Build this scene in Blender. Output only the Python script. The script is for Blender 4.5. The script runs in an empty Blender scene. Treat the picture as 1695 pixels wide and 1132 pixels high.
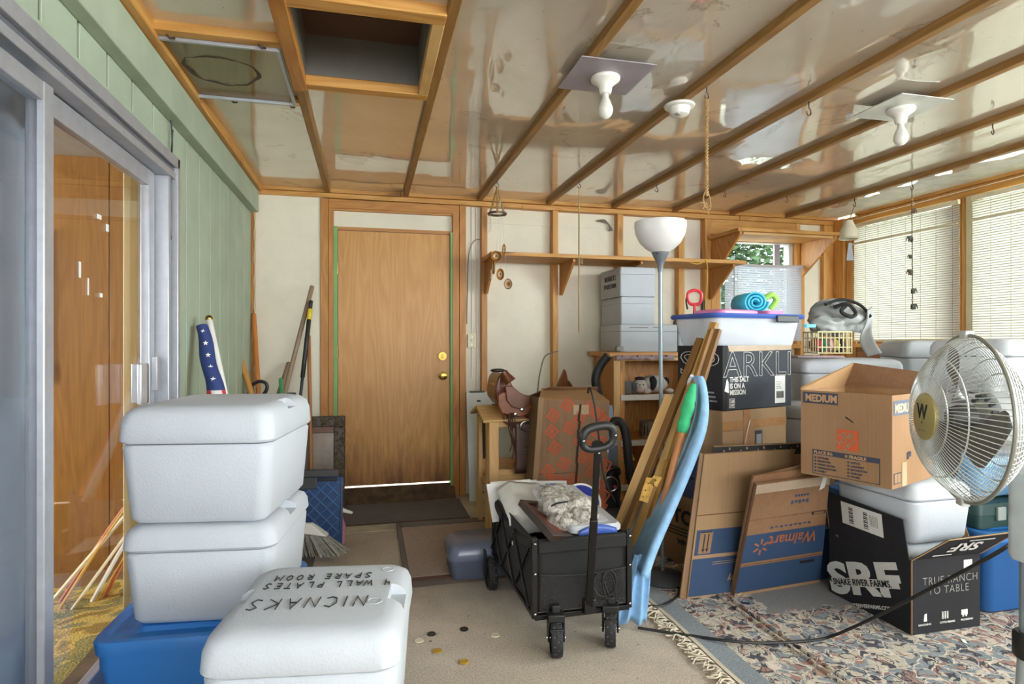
import bpy, bmesh, math, random
from mathutils import Vector, Matrix, noise
from math import sin, cos, pi, radians, sqrt

# ------------------------------------------------------------------ camera, sky, lights, exposure
scene = bpy.context.scene
TH, FOC, CAMH = radians(13.5), 991.0, 1.25
cd = bpy.data.cameras.new('camera'); cam = bpy.data.objects.new('camera', cd)
scene.collection.objects.link(cam)
cam.location = (0, 0, CAMH); cam.rotation_euler = (pi/2, 0, -TH)
cd.sensor_width = 36; cd.lens = 36*FOC/1695; cd.clip_start = 0.05
scene.camera = cam
scene.view_settings.view_transform = 'Standard'
scene.view_settings.look = 'None'
scene.view_settings.gamma = 1
scene.view_settings.use_curve_mapping = False
scene.view_settings.exposure = 0.50
scene.cycles.use_denoising = True
scene.cycles.max_bounces = 10
scene.cycles.diffuse_bounces = 6
scene.cycles.transparent_max_bounces = 24
scene.cycles.caustics_reflective = False
scene.cycles.caustics_refractive = False
scene.cycles.sample_clamp_indirect = 8

world = bpy.data.worlds.new('overcast_sky'); scene.world = world; world.use_nodes = True
bg = world.node_tree.nodes['Background']
bg.inputs[0].default_value = (0.90, 0.95, 1.0, 1); bg.inputs[1].default_value = 8.0

def area_light(name, loc, rot, sx, sy, power, color):
    l = bpy.data.lights.new(name, 'AREA'); l.shape = 'RECTANGLE'; l.size = sx; l.size_y = sy
    l.energy = power; l.color = color
    o = bpy.data.objects.new(name, l); o.location = loc; o.rotation_euler = rot
    scene.collection.objects.link(o); return o
# daylight coming in through the windows of the wall behind the camera and of the near end of the side wall
area_light('daylight_rear_windows', (1.75, -2.75, 1.75), (radians(82), 0, 0), 5.0, 1.3, 62, (0.92, 0.96, 1.0))
area_light('daylight_side_windows', (4.85, -0.2, 1.8), (0, radians(82), 0), 1.2, 3.4, 190, (0.95, 0.98, 1.0))
# added area light inside the room beyond the sliding door, to brighten it
area_light('inner_room_fill', (-5.05, 2.8, 1.7), (0, radians(-90), 0), 1.4, 2.6, 190, (1.0, 0.97, 0.9))

# ------------------------------------------------------------------ mesh helpers
C = scene.collection
V = Vector
def at(px, py, t):
    """measured point: picture direction px, py at distance t in front of the camera"""
    u = (px-847.5)/FOC
    return V((t*(sin(TH)+u*cos(TH)), t*(cos(TH)-u*sin(TH)), CAMH-(py-566)/FOC*t))
def onfloor(px, py, z=0.0):
    return at(px, py, (CAMH-z)*FOC/(py-566))

def onx(px, py, x):
    """the point of the upright plane at this x seen at px, py"""
    u = (px-847.5)/FOC; return at(px, py, x/(sin(TH)+u*cos(TH)))

class MB:
    def __init__(s): s.v = []; s.f = []; s.m = []; s.cur = 0
    def add(s, vs, fs):
        b = len(s.v); s.v += [V(x) for x in vs]
        s.f += [tuple(b+i for i in f) for f in fs]; s.m += [s.cur]*len(fs); return s
    def hexa(s, b, t):      # 4 bottom + 4 top corners, ccw seen from above
        return s.add(list(b)+list(t), [(3,2,1,0),(4,5,6,7),(0,1,5,4),(1,2,6,5),(2,3,7,6),(3,0,4,7)])
    def box(s, x0, x1, y0, y1, z0, z1):
        return s.hexa([(x0,y0,z0),(x1,y0,z0),(x1,y1,z0),(x0,y1,z0)], [(x0,y0,z1),(x1,y0,z1),(x1,y1,z1),(x0,y1,z1)])
    def slab(s, q, th):     # quad given ccw from its visible side; thickness goes behind it
        q = [V(p) for p in q]; n = (q[1]-q[0]).cross(q[3]-q[0]).normalized()
        return s.hexa([p-n*th for p in q], q)
    def tube(s, pts, r, n=8, closed=False, cap=True):
        pts = [V(p) for p in pts]; m = len(pts); rs = r if isinstance(r, (list, tuple)) else [r]*m
        up = None; rings = []
        for i, p in enumerate(pts):
            a = pts[(i-1) % m] if (closed or i > 0) else p
            c = pts[(i+1) % m] if (closed or i < m-1) else p
            d = (c-a); d = d.normalized() if d.length > 1e-9 else V((0,0,1))
            if up is None: up = V((0,0,1)) if abs(d.z) < .9 else V((1,0,0))
            x = d.cross(up)
            if x.length < 1e-6: x = d.orthogonal()
            x.normalize(); y = x.cross(d).normalized(); up = y
            rings.append([p + (x*cos(2*pi*k/n)+y*sin(2*pi*k/n))*rs[i] for k in range(n)])
        vs = [q for ring in rings for q in ring]; fs = []
        for i in range(m if closed else m-1):
            j = (i+1) % m
            for k in range(n):
                l = (k+1) % n
                fs.append((i*n+k, j*n+k, j*n+l, i*n+l))
        if cap and not closed:
            fs.append(tuple(range(n))); fs.append(tuple((m-1)*n+k for k in reversed(range(n))))
        return s.add(vs, fs)
    def lathe(s, prof, n=24, c=(0,0,0), axis='z', cap=True):
        vs = []; fs = []; c = V(c)
        for (r, h) in prof:
            for k in range(n):
                a = 2*pi*k/n
                p = V((r*cos(a), r*sin(a), h))
                if axis == 'y': p = V((p.x, h, p.y)); 
                if axis == 'x': p = V((h, r*cos(a), r*sin(a)))
                vs.append(c+p)
        for i in range(len(prof)-1):
            for k in range(n):
                l = (k+1) % n
                fs.append((i*n+k, i*n+l, (i+1)*n+l, (i+1)*n+k))
        if cap:
            fs.append(tuple(reversed(range(n)))); fs.append(tuple((len(prof)-1)*n+k for k in range(n)))
        return s.add(vs, fs)
    def rloft(s, secs, n=5, cap=(True, True)):   # rounded-rectangle sections (z, w, d, r[, cx, cy])
        vs = []; N = 4*(n+1)
        for sec in secs:
            z, w, d, r = sec[:4]; cx, cy = (sec[4], sec[5]) if len(sec) > 4 else (0, 0)
            r = min(r, w/2-1e-4, d/2-1e-4)
            for q, (sx, sy) in enumerate(((1,1),(-1,1),(-1,-1),(1,-1))):
                for k in range(n+1):
                    a = pi/2*(q + k/n)
                    vs.append((cx+sx*(w/2-r)+r*cos(a), cy+sy*(d/2-r)+r*sin(a), z))
        fs = []
        for i in range(len(secs)-1):
            for k in range(N):
                l = (k+1) % N
                fs.append((i*N+k, i*N+l, (i+1)*N+l, (i+1)*N+k))
        if cap[0]: fs.append(tuple(reversed(range(N))))
        if cap[1]: fs.append(tuple((len(secs)-1)*N+k for k in range(N)))
        return s.add(vs, fs)
    def blob(s, c, r, n=14, m=9, wob=0, seed=0):
        c = V(c); vs = []; fs = []
        for i in range(m+1):
            t = pi*i/m
            for k in range(n):
                a = 2*pi*k/n
                d = V((sin(t)*cos(a), sin(t)*sin(a), cos(t)))
                w = 1+wob*noise.noise(d*1.7+V((seed, seed*.7, 1.3)))
                vs.append(c+V((d.x*r[0]*w, d.y*r[1]*w, d.z*r[2]*w)))
        for i in range(m):
            for k in range(n):
                l = (k+1) % n
                fs.append((i*n+k, (i+1)*n+k, (i+1)*n+l, i*n+l))
        return s.add(vs, fs)
    def grid(s, fn, nu, nv, th=0):
        vs = [V(fn(i/nu, j/nv)) for j in range(nv+1) for i in range(nu+1)]
        fs = [(j*(nu+1)+i, j*(nu+1)+i+1, (j+1)*(nu+1)+i+1, (j+1)*(nu+1)+i) for j in range(nv) for i in range(nu)]
        return s.add(vs, fs)
    def xf(s, mat):
        s.v = [mat @ p for p in s.v]; return s

def obj(name, mb, mat, parent=None, loc=None, bevel=0, smooth=False, solid=0, sub=0, segs=2, disp=None, label=None):
    """ONE mesh object; vertices are world (or parent-local when parent and loc is None) coordinates"""
    me = bpy.data.meshes.new(name)
    vs = mb.v
    if loc is not None:
        l = V(loc); vs = [p-l for p in vs]
    me.from_pydata([tuple(p) for p in vs], [], mb.f)
    for m in (mat if isinstance(mat, (list, tuple)) else [mat]): me.materials.append(m)
    if any(mb.m): me.polygons.foreach_set('material_index', mb.m)
    me.update()
    bm = bmesh.new(); bm.from_mesh(me)
    bmesh.ops.remove_doubles(bm, verts=bm.verts, dist=1e-6)
    if smooth != 'open': bmesh.ops.recalc_face_normals(bm, faces=bm.faces)
    bm.to_mesh(me); bm.free()
    if smooth:
        me.polygons.foreach_set('use_smooth', [True]*len(me.polygons))
    o = bpy.data.objects.new(name, me); C.objects.link(o)
    if parent is not None: o.parent = parent
    if loc is not None: o.location = loc
    if sub:
        m = o.modifiers.new('sub', 'SUBSURF'); m.levels = sub; m.render_levels = sub
    if solid:
        m = o.modifiers.new('solid', 'SOLIDIFY'); m.thickness = solid; m.offset = -1
    if bevel:
        m = o.modifiers.new('bevel', 'BEVEL'); m.width = bevel; m.segments = segs; m.limit_method = 'ANGLE'; m.angle_limit = radians(40)
    if bevel and not smooth:
        me.polygons.foreach_set('use_smooth', [True]*len(me.polygons))
        try: me.set_sharp_from_angle(angle=radians(50))
        except Exception: pass
    elif smooth and smooth != 'open' and smooth != 'all':
        try: me.set_sharp_from_angle(angle=radians(42))
        except Exception: pass
    if label: o['label'] = label
    return o

def thing(name, label, cat, loc=(0,0,0), rz=0, group=None, rot=None):
    o = bpy.data.objects.new(name, None); C.objects.link(o); o.empty_display_size = .05
    o.location = loc; o.rotation_euler = rot if rot else (0, 0, rz)
    o['label'] = label; o['category'] = cat
    if group: o['group'] = group
    return o
def tag(o, label, cat, group=None):
    o['label'] = label; o['category'] = cat
    if group: o['group'] = group
    return o
def setting(name, mb=None, mat=None, **k):
    if mb is None:
        o = bpy.data.objects.new(name, None); C.objects.link(o)
    else: o = obj(name, mb, mat, **k)
    o['kind'] = 'structure'; return o
def B(*a): return MB().box(*a)

def stick_obj(name, p0, p1, prof, mat, parent=None, bevel=.0015, roll=0, smooth=False):
    """straight piece from p0 to p1 as an object whose local z runs along it; prof = (w, t) or radius or [(r, frac)...]"""
    p0, p1 = V(p0), V(p1); d = p1-p0; L = d.length
    q = d.to_track_quat('Z', 'Y'); M = Matrix.Translation(p0) @ q.to_matrix().to_4x4() @ Matrix.Rotation(roll, 4, 'Z')
    mb = MB()
    if isinstance(prof, tuple): mb.box(-prof[0]/2, prof[0]/2, -prof[1]/2, prof[1]/2, 0, L)
    elif isinstance(prof, list): mb.lathe([(r, f*L) for r, f in prof], 12)
    else: mb.lathe([(prof*.8, 0), (prof, .004), (prof, L-.006), (prof*.7, L)], 12)
    o = obj(name, mb, mat, bevel=bevel if isinstance(prof, tuple) else 0, smooth=not isinstance(prof, tuple))
    if parent is not None:
        o.parent = parent; M = parent.matrix_basis.inverted() @ M
    o.matrix_basis = M
    return o

def curve_pts(pts, n=8, closed=False):
    pts = [V(p) for p in pts]; out = []
    m = len(pts)
    for i in range(m if closed else m-1):
        g = lambda k: pts[k % m] if closed else pts[max(0, min(m-1, k))]
        p0, p1, p2, p3 = g(i-1), g(i), g(i+1), g(i+2)
        for k in range(n):
            t = k/n
            out.append(.5*((2*p1)+(p2-p0)*t+(2*p0-5*p1+4*p2-p3)*t*t+(3*p1-p0-3*p2+p3)*t**3))
    if not closed: out.append(pts[-1])
    return out

def text_obj(parent, body, size, o, right, up, mat, name='printed_text', outline=0, bold=0, align='LEFT', sx=1.0, space=1.0, shear=0, fit=None):
    """flat lettering lying on a face: o = lower left corner (or centre), right and up = directions on the face"""
    cu = bpy.data.curves.new('t', 'FONT'); cu.body = body; cu.size = size; cu.align_x = align; cu.space_line = .9
    cu.space_character = space; cu.shear = shear
    cu.resolution_u = 3
    if outline: cu.fill_mode = 'NONE'; cu.bevel_depth = outline; cu.bevel_resolution = 0
    else: cu.extrude = 0.0004; cu.offset = bold
    t = bpy.data.objects.new('t', cu); C.objects.link(t)
    dg = bpy.context.evaluated_depsgraph_get(); dg.update()
    me = bpy.data.meshes.new_from_object(t.evaluated_get(dg))
    bpy.data.objects.remove(t); bpy.data.curves.remove(cu)
    me.name = name
    if fit:      # scale the words to this width and height, lower left corner at the origin
        xs = [v.co.x for v in me.vertices]; ys = [v.co.y for v in me.vertices]
        me.transform(Matrix.Diagonal((fit[0]/(max(xs)-min(xs)), fit[1]/(max(ys)-min(ys)), 1, 1)) @ Matrix.Translation((-min(xs), -min(ys), 0)))
    R, U = V(right).normalized(), V(up).normalized(); U = (U-R*U.dot(R)).normalized(); N = R.cross(U)
    M = Matrix(((R.x*sx, U.x, N.x, 0), (R.y*sx, U.y, N.y, 0), (R.z*sx, U.z, N.z, 0), (0, 0, 0, 1)))
    M = Matrix.Translation(V(o)+N*.0009) @ M
    me.transform(M)
    me.materials.clear(); me.materials.append(mat)
    ob = bpy.data.objects.new(name, me); C.objects.link(ob); ob.parent = parent
    return ob
def patch(parent, name, o, right, up, w, h, mat, lift=.0008, th=.0006, label=None):
    """thin flat print, tape or sticker on a face, o = its lower left corner"""
    R, U = V(right).normalized(), V(up).normalized(); U = (U-R*U.dot(R)).normalized(); N = R.cross(U)
    o = V(o)+N*lift
    return obj(name, MB().slab([o, o+R*w, o+R*w+U*h, o+U*h], th), mat, parent, label=label)
STROKES = {
 'N':[[(0,0),(.05,1),(.55,0),(.62,1)]], 'I':[[(.1,0),(.1,1)]], 'C':[[(.6,.85),(.3,1),(.03,.6),(.1,.12),(.35,0),(.62,.12)]],
 'A':[[(0,0),(.3,1),(.6,0)],[(.1,.4),(.5,.4)]], 'K':[[(.05,0),(.05,1)],[(.6,1),(.06,.45),(.62,0)]],
 'S':[[(.55,.9),(.3,1),(.08,.78),(.3,.55),(.5,.3),(.3,0),(.02,.1)]], '4':[[(.05,1),(.05,.5),(.5,.5)],[(.45,1),(.42,0)]],
 'W':[[(0,1),(.18,0),(.38,.8),(.6,0),(.8,1)]], 'L':[[(.05,1),(.05,0),(.5,.03)]],
 'P':[[(.05,0),(.05,1),(.4,.95),(.5,.72),(.35,.5),(.06,.48)]], 'T':[[(0,1),(.6,1)],[(.3,1),(.28,0)]],
 'E':[[(.5,1),(.05,1),(.03,0),(.5,0)],[(.04,.52),(.4,.52)]], 'R':[[(.05,0),(.05,1),(.4,.95),(.48,.72),(.35,.52),(.06,.5),(.55,0)]],
 'O':[[(.3,1),(.05,.7),(.08,.2),(.3,0),(.55,.25),(.52,.75),(.3,1)]], 'M':[[(0,0),(.1,1),(.35,.35),(.62,1),(.7,0)]],
 'U':[[(0,1),(.05,.2),(.3,0),(.5,.2),(.55,1)]],
}
def handwriting(parent, lines, mat, o, right, up, name='marker_letter', r=.0018):
    """marker strokes: lines = [(text, height, x, y)] on a face"""
    R, U = V(right).normalized(), V(up).normalized(); N = R.cross(U); rnd = random.Random(len(lines)+7)
    for (txt, h, x, y) in lines:
        for ch in txt:
            if ch != ' ':
                j = rnd.uniform(-.05, .05)*h; mb = MB()
                for st in STROKES[ch]:
                    pts = [V(o)+R*(x+a*h*.8)+U*(y+b*h+j)+N*.0008 for a, b in st]
                    mb.tube(pts, r, 4)
                obj(name, mb, mat, parent)
            x += h*(.42 if ch == 'I' else .8 if ch != ' ' else .55)
# ------------------------------------------------------------------ materials
def lin(h):
    h = h.lstrip('#'); c = [int(h[i:i+2], 16)/255 for i in (0, 2, 4)]
    return tuple((x/12.92 if x <= .04045 else ((x+.055)/1.055)**2.4) for x in c)+(1,)
MATS = {}
class NT:
    def __init__(s, name):
        s.mat = bpy.data.materials.new(name); s.mat.use_nodes = True; s.t = s.mat.node_tree
        s.p = s.t.nodes['Principled BSDF']; s.tc = s.t.nodes.new('ShaderNodeTexCoord')
        s.co = s.tc.outputs['Object']
    def n(s, kind, ins={}, **props):
        nd = s.t.nodes.new('ShaderNode'+kind)
        for k, v in props.items(): setattr(nd, k, v)
        for k, v in ins.items():
            sock = nd.inputs[k]
            if isinstance(v, bpy.types.NodeSocket): s.t.links.new(v, sock)
            else: sock.default_value = v
        return nd
    def link(s, a, b): s.t.links.new(a, b)
    def mapping(s, scale=(1,1,1), rot=(0,0,0), loc=(0,0,0), src=None):
        return s.n('Mapping', {'Vector': src or s.co, 'Scale': scale, 'Rotation': rot, 'Location': loc}).outputs[0]
    def noise(s, vec, scale, detail=3, rough=.5, dist=0):
        return s.n('TexNoise', {'Vector': vec, 'Scale': scale, 'Detail': detail, 'Roughness': rough, 'Distortion': dist}).outputs[0]
    def ramp(s, fac, stops, interp='LINEAR'):
        r = s.n('ValToRGB', {'Fac': fac}); r.color_ramp.interpolation = interp
        el = r.color_ramp.elements
        while len(el) < len(stops): el.new(.5)
        for e, (p, c) in zip(el, stops):
            e.position = p; e.color = c if not isinstance(c, str) else lin(c)
        return r.outputs[0]
    def mix(s, fac, a, b, mode='MIX'):
        m = s.n('Mix', data_type='RGBA', blend_type=mode)
        for k, v in ((0, fac), (6, a), (7, b)):
            if isinstance(v, bpy.types.NodeSocket): s.t.links.new(v, m.inputs[k])
            else: m.inputs[k].default_value = lin(v) if isinstance(v, str) else v
        return m.outputs[2]
    def math(s, op, a, b=0, c=0):
        m = s.n('Math', operation=op)
        for k, v in enumerate((a, b, c)):
            if isinstance(v, bpy.types.NodeSocket): s.t.links.new(v, m.inputs[k])
            else: m.inputs[k].default_value = v
        return m.outputs[0]
    def bump(s, h, strength=.3, dist=.002):
        b = s.n('Bump', {'Height': h, 'Strength': strength, 'Distance': dist})
        s.link(b.outputs[0], s.p.inputs['Normal']); return b
    def base(s, c):
        if isinstance(c, bpy.types.NodeSocket): s.link(c, s.p.inputs['Base Color'])
        else: s.p.inputs['Base Color'].default_value = lin(c) if isinstance(c, str) else c
    def set(s, **k):
        for a, v in k.items():
            nm = {'rough':'Roughness','metal':'Metallic','spec':'Specular IOR Level','trans':'Transmission Weight','alpha':'Alpha','coat':'Coat Weight','coatr':'Coat Roughness','ior':'IOR','sheen':'Sheen Weight','sss':'Subsurface Weight'}[a]
            s.p.inputs[nm].default_value = v
        return s
def plain(name, col, rough=.5, metal=0, var=.06, vs=8, bump=0, bs=120, spec=.5, coat=0):
    if name in MATS: return MATS[name]
    m = NT(name); c = lin(col); d = tuple(x*(1-var*2) for x in c[:3])+(1,); e = tuple(min(1, x*(1+var)) for x in c[:3])+(1,)
    f = m.noise(m.co, vs, 4, .6)
    m.base(m.ramp(f, [(.3, d), (.7, e)])); m.set(rough=rough, metal=metal, spec=spec, coat=coat)
    if bump: m.bump(m.noise(m.co, bs, 3), bump)
    MATS[name] = m.mat; return m.mat
def wood(name, c0, c1, c2, axis='z', scale=1.0, rough=.55, knots=.5, contrast=1.0, coat=0, knotc='5a3010'):
    key = name+axis
    if key in MATS: return MATS[key]
    m = NT(key); k = {'x': (.12, 1, 1), 'y': (1, .12, 1), 'z': (1, 1, .12)}[axis]
    oi = m.n('ObjectInfo'); sh = m.n('VectorMath', {0: m.co, 1: (0, 0, 0)}, operation='ADD')
    cx = m.n('CombineXYZ', {'X': m.math('MULTIPLY', oi.outputs['Random'], 9.0), 'Y': m.math('MULTIPLY', oi.outputs['Random'], 23.0), 'Z': m.math('MULTIPLY', oi.outputs['Random'], 5.0)})
    m.link(cx.outputs[0], sh.inputs[1])
    v = m.mapping(tuple(q*scale for q in k), src=sh.outputs[0])
    big = m.noise(v, 6, 2, .5, .4)
    rings = m.math('FRACT', m.math('MULTIPLY', big, 9.0*contrast))
    rings = m.math('ABSOLUTE', m.math('SUBTRACT', rings, .5))
    fine = m.noise(m.mapping(tuple(q*scale*(1 if q < 1 else 6) for q in k), src=sh.outputs[0]), 22, 4, .7)
    c = m.mix(m.math('MULTIPLY', rings, 1.6), c1, c0)
    c = m.mix(m.math('MULTIPLY', m.math('SUBTRACT', fine, .3), .9), c, c2)
    if knots:
        kv = m.mapping({'x': (1.6, 6, 6), 'y': (6, 1.6, 6), 'z': (6, 6, 1.6)}[axis], src=sh.outputs[0])
        vo = m.n('TexVoronoi', {'Vector': kv, 'Scale': 1.0, 'Randomness': 1.0}).outputs['Distance']
        kn = m.ramp(vo, [(.07, (1,1,1,1)), (.16, (0,0,0,1))])
        c = m.mix(m.math('MULTIPLY', kn, knots), c, knotc)
    m.base(c); m.set(rough=rough, coat=coat); m.bump(fine, .25, .001)
    MATS[key] = m.mat; return m.mat

def pine(a): return wood('pine_lumber', 'b98038', 'd6a25a', '94581e', a, 1.0, .55, .6)
def fir(a): return wood('fir_lumber', 'ac6e2c', 'c48a44', '804a12', a, 1.1, .5, .6)
def batten(a): return wood('batten_wood', '8e6632', 'aa8048', '6a441c', a, 1.2, .55, .4)
def cabinet(a): return wood('cabinet_pine', 'c07f40', 'dca25e', '96581f', a, .9, .5, .7)
def pale(a): return wood('pale_pine', 'cfa062', 'e0b97c', 'ad7c40', a, 1.2, .5, .4)
def oldwood(a, k=0):
    return wood(('stained_slat', 'dark_slat', 'golden_slat')[k], ('845c22', '6c4a1c', '96703a')[k], ('a27634', '80592a', 'b8904e')[k], ('523410', '3c260c', '6a4820')[k], a, 1.4, .45, .2)
def ply(a): return wood('plywood', 'b87834', 'dba258', '8c5018', a, .8, .5, .25, 3.0)
DOOR = wood('door_veneer', 'bc8238', 'ce984e', '8e5a20', 'z', .9, .42, 0, 1.3)
def door_stain():     # grime worn into the foot of the door and round the knob
    nt = DOOR.node_tree; p = nt.nodes['Principled BSDF']; old = p.inputs['Base Color'].links[0].from_socket
    new = lambda k: nt.nodes.new('ShaderNode'+k)
    tc = new('TexCoord'); sx = new('SeparateXYZ'); nt.links.new(tc.outputs['Object'], sx.inputs[0])
    mp = new('Mapping'); mp.inputs['Scale'].default_value = (9, 1, 1.5); nt.links.new(tc.outputs['Object'], mp.inputs[0])
    ns = new('TexNoise'); ns.inputs['Scale'].default_value = 2.5; ns.inputs['Detail'].default_value = 5; nt.links.new(mp.outputs[0], ns.inputs['Vector'])
    a = new('Math'); a.operation = 'MULTIPLY_ADD'; nt.links.new(ns.outputs[0], a.inputs[0]); a.inputs[1].default_value = .9; nt.links.new(sx.outputs['Z'], a.inputs[2])
    r = new('ValToRGB'); nt.links.new(a.outputs[0], r.inputs[0]); e = r.color_ramp.elements
    e[0].position = .46; e[0].color = (.85,.85,.85,1); e[1].position = .98; e[1].color = (0,0,0,1)
    m = new('Mix'); m.data_type = 'RGBA'; m.blend_type = 'MULTIPLY'; nt.links.new(r.outputs[0], m.inputs[0]); nt.links.new(old, m.inputs[6]); m.inputs[7].default_value = lin('7a5a3c'); nt.links.new(m.outputs[2], p.inputs['Base Color'])
door_stain()
PANELING = wood('knotty_panel', '8a5c26', '9c6c30', '4c2c10', 'z', .8, .35, .75, 1.2)
SILLPANEL = wood('laminate_panel', '7e4c2e', '9a6340', '5c3420', 'y', .7, .4, .1)

WHITEWALL = plain('white_sheathing', 'e2dac6', .75, var=.05, vs=3, bump=.15, bs=60)
GREEN = plain('sage_paint', 'a6b29c', .6, var=.06, vs=5, bump=.12, bs=80)
GREENTRIM = plain('green_jamb', '7fa465', .6)
ALU = plain('aluminium', 'b4b6bd', .42, .55, var=.05, vs=20)
ALUD = plain('aluminium_dark', '7d7f88', .45, .5)
BLACKM = plain('black_metal', '1c1a1a', .42, .3, var=.1)
STEEL = plain('steel', 'b8b8b8', .25, 1)
BRASS = plain('brass', '94763a', .22, 1)
DARKHOOK = plain('hook_wire', '4c3c34', .4, .8)
WHITEP = plain('white_plastic', 'e6e3dc', .4, var=.03)
CREAMP = plain('cream_plastic', 'd8cfae', .45)
BLACKP = plain('black_plastic', '191919', .5, bump=.1, bs=300)
BLACKF = plain('black_canvas', '131112', .8, var=.15, vs=30, bump=.4, bs=500)
NAVY = plain('navy_print', '20304f', .6)
INK = plain('marker_ink', '20222a', .6)
PRINTDARK = plain('dark_print', '2f323a', .7)
PRINTBLACK = plain('black_print', '17171a', .7)
PRINTWHITE = plain('white_print', 'd9d7d2', .7)
PRINTORANGE = plain('orange_print', 'd4562a', .7)
PRINTRUST = plain('rust_print', 'cc5c34', .8)
PRINTBLUE = plain('blue_print', '2b4261', .7, var=.05)
PRINTGREY = plain('grey_print', '8b8a88', .7)
PAPER = plain('paper_label', 'dddcd8', .7, var=.03)
TAPE = plain('brown_tape', 'a87a50', .25, var=.08, vs=20)
CLEARTAPE = plain('tape_strip', 'c2a787', .18)

def foam_mat(name='polystyrene', col='c0c5cb'):
    if name in MATS: return MATS[name]
    m = NT(name)
    f = m.noise(m.co, 3.5, 4, .6)
    c = m.ramp(f, [(.35, lin(col)), (.7, tuple(x*.93 for x in lin(col)[:3])+(1,))])
    m.base(c); m.set(rough=.72, spec=.3)
    vo = m.n('TexVoronoi', {'Vector': m.co, 'Scale': 150.0}).outputs['Distance']
    h = m.math('ADD', vo, m.math('MULTIPLY', m.noise(m.co, 12, 3), 1.5))
    m.bump(h, .22, .0025)
    MATS[name] = m.mat; return m.mat
FOAM = foam_mat()
FOAM2 = foam_mat('polystyrene_yellowed', 'd0cdc6')

def cardboard(name='cardboard', a='95765a', b='7f6248', flute='z'):
    if name in MATS: return MATS[name]
    m = NT(name); f = m.noise(m.co, 2.5, 5, .6)
    c = m.ramp(f, [(.3, b), (.7, a)])
    k = {'z': (90, 90, .3), 'x': (.3, 90, 90)}[flute]
    s_ = m.noise(m.mapping(k), 1.0, 1)
    c = m.mix(.05 if lin(a)[0] > .1 else .006, c, m.ramp(s_, [(.3, '5c4026'), (.7, 'caa884')]))
    m.base(c); m.set(rough=.75, spec=.25); m.bump(s_, .12, .0008)
    MATS[name] = m.mat; return m.mat
CARD = cardboard(); CARD2 = cardboard('cardboard_light', 'a58666', '937454'); CARD3 = cardboard('cardboard_red', '8e6a4c', '7a5840')
CARDIN = cardboard('cardboard_inside', 'b08a62', '98744c')
BLACKCARD = cardboard('black_carton', '2a2a2e', '202024')
CHARCARD = cardboard('charcoal_carton', '3d4048', '33363d')
GRAYCARD = cardboard('grey_torn_board', 'b9aa98', 'a08c78')

def plastic(name, col, rough=.35, alpha=1.0, trans=0, bump=0):
    if name in MATS: return MATS[name]
    m = NT(name); m.base(m.ramp(m.noise(m.co, 6, 3), [(.3, tuple(x*.93 for x in lin(col)[:3])+(1,)), (.7, lin(col))]))
    m.set(rough=rough)
    if alpha < 1: m.set(alpha=alpha)
    if bump: m.bump(m.noise(m.co, 200, 2), bump, .001)
    MATS[name] = m.mat; return m.mat
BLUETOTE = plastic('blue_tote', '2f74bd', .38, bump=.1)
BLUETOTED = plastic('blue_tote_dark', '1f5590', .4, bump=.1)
LBLUE = plastic('light_blue', '7fb2dc', .5)
DGREEN = plastic('dark_green_case', '1f3d3a', .5)
GREYBLUE = plastic('slate_plastic', '5a6275', .35)
CLEARTUB = plastic('clear_tub', 'dfe3ea', .28, .62)
SMOKEBLUE = plastic('blue_lid', '3f5fae', .3, .85)
def thin_glass(name, tint, refl=.5, rough=.02, haze=0.0, hazecol='c8ccd0'):
    m = NT(name); t = m.t; out = t.nodes['Material Output']
    tr = m.n('BsdfTransparent', {'Color': lin(tint)}); gl = m.n('BsdfGlossy', {'Roughness': rough, 'Color': (1, 1, 1, 1)})
    lw = m.n('LayerWeight', {'Blend': .5}); fr = m.math('MULTIPLY_ADD', m.math('POWER', lw.outputs['Facing'], 5.0), .9, .05); mx = m.n('MixShader', {0: m.math('MULTIPLY', fr, refl), 1: tr.outputs[0], 2: gl.outputs[0]})
    last = mx.outputs[0]
    if haze:
        df = m.n('BsdfDiffuse', {'Color': lin(hazecol)}); m2 = m.n('MixShader', {0: haze, 1: last, 2: df.outputs[0]}); last = m2.outputs[0]
    m.link(last, out.inputs['Surface']); return m.mat
GLASS = thin_glass('window_glass', 'f4f8f6')
SLIDERGLASS = thin_glass('slider_glass', 'f2f3f5', .6)
DIRTYGLASS = thin_glass('dirty_sheet', 'eceade', .8, .03, .10, '9a9580')
CUPPL = thin_glass('clear_cup_plastic', 'd6d8dc', .6, .05, .18)

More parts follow.
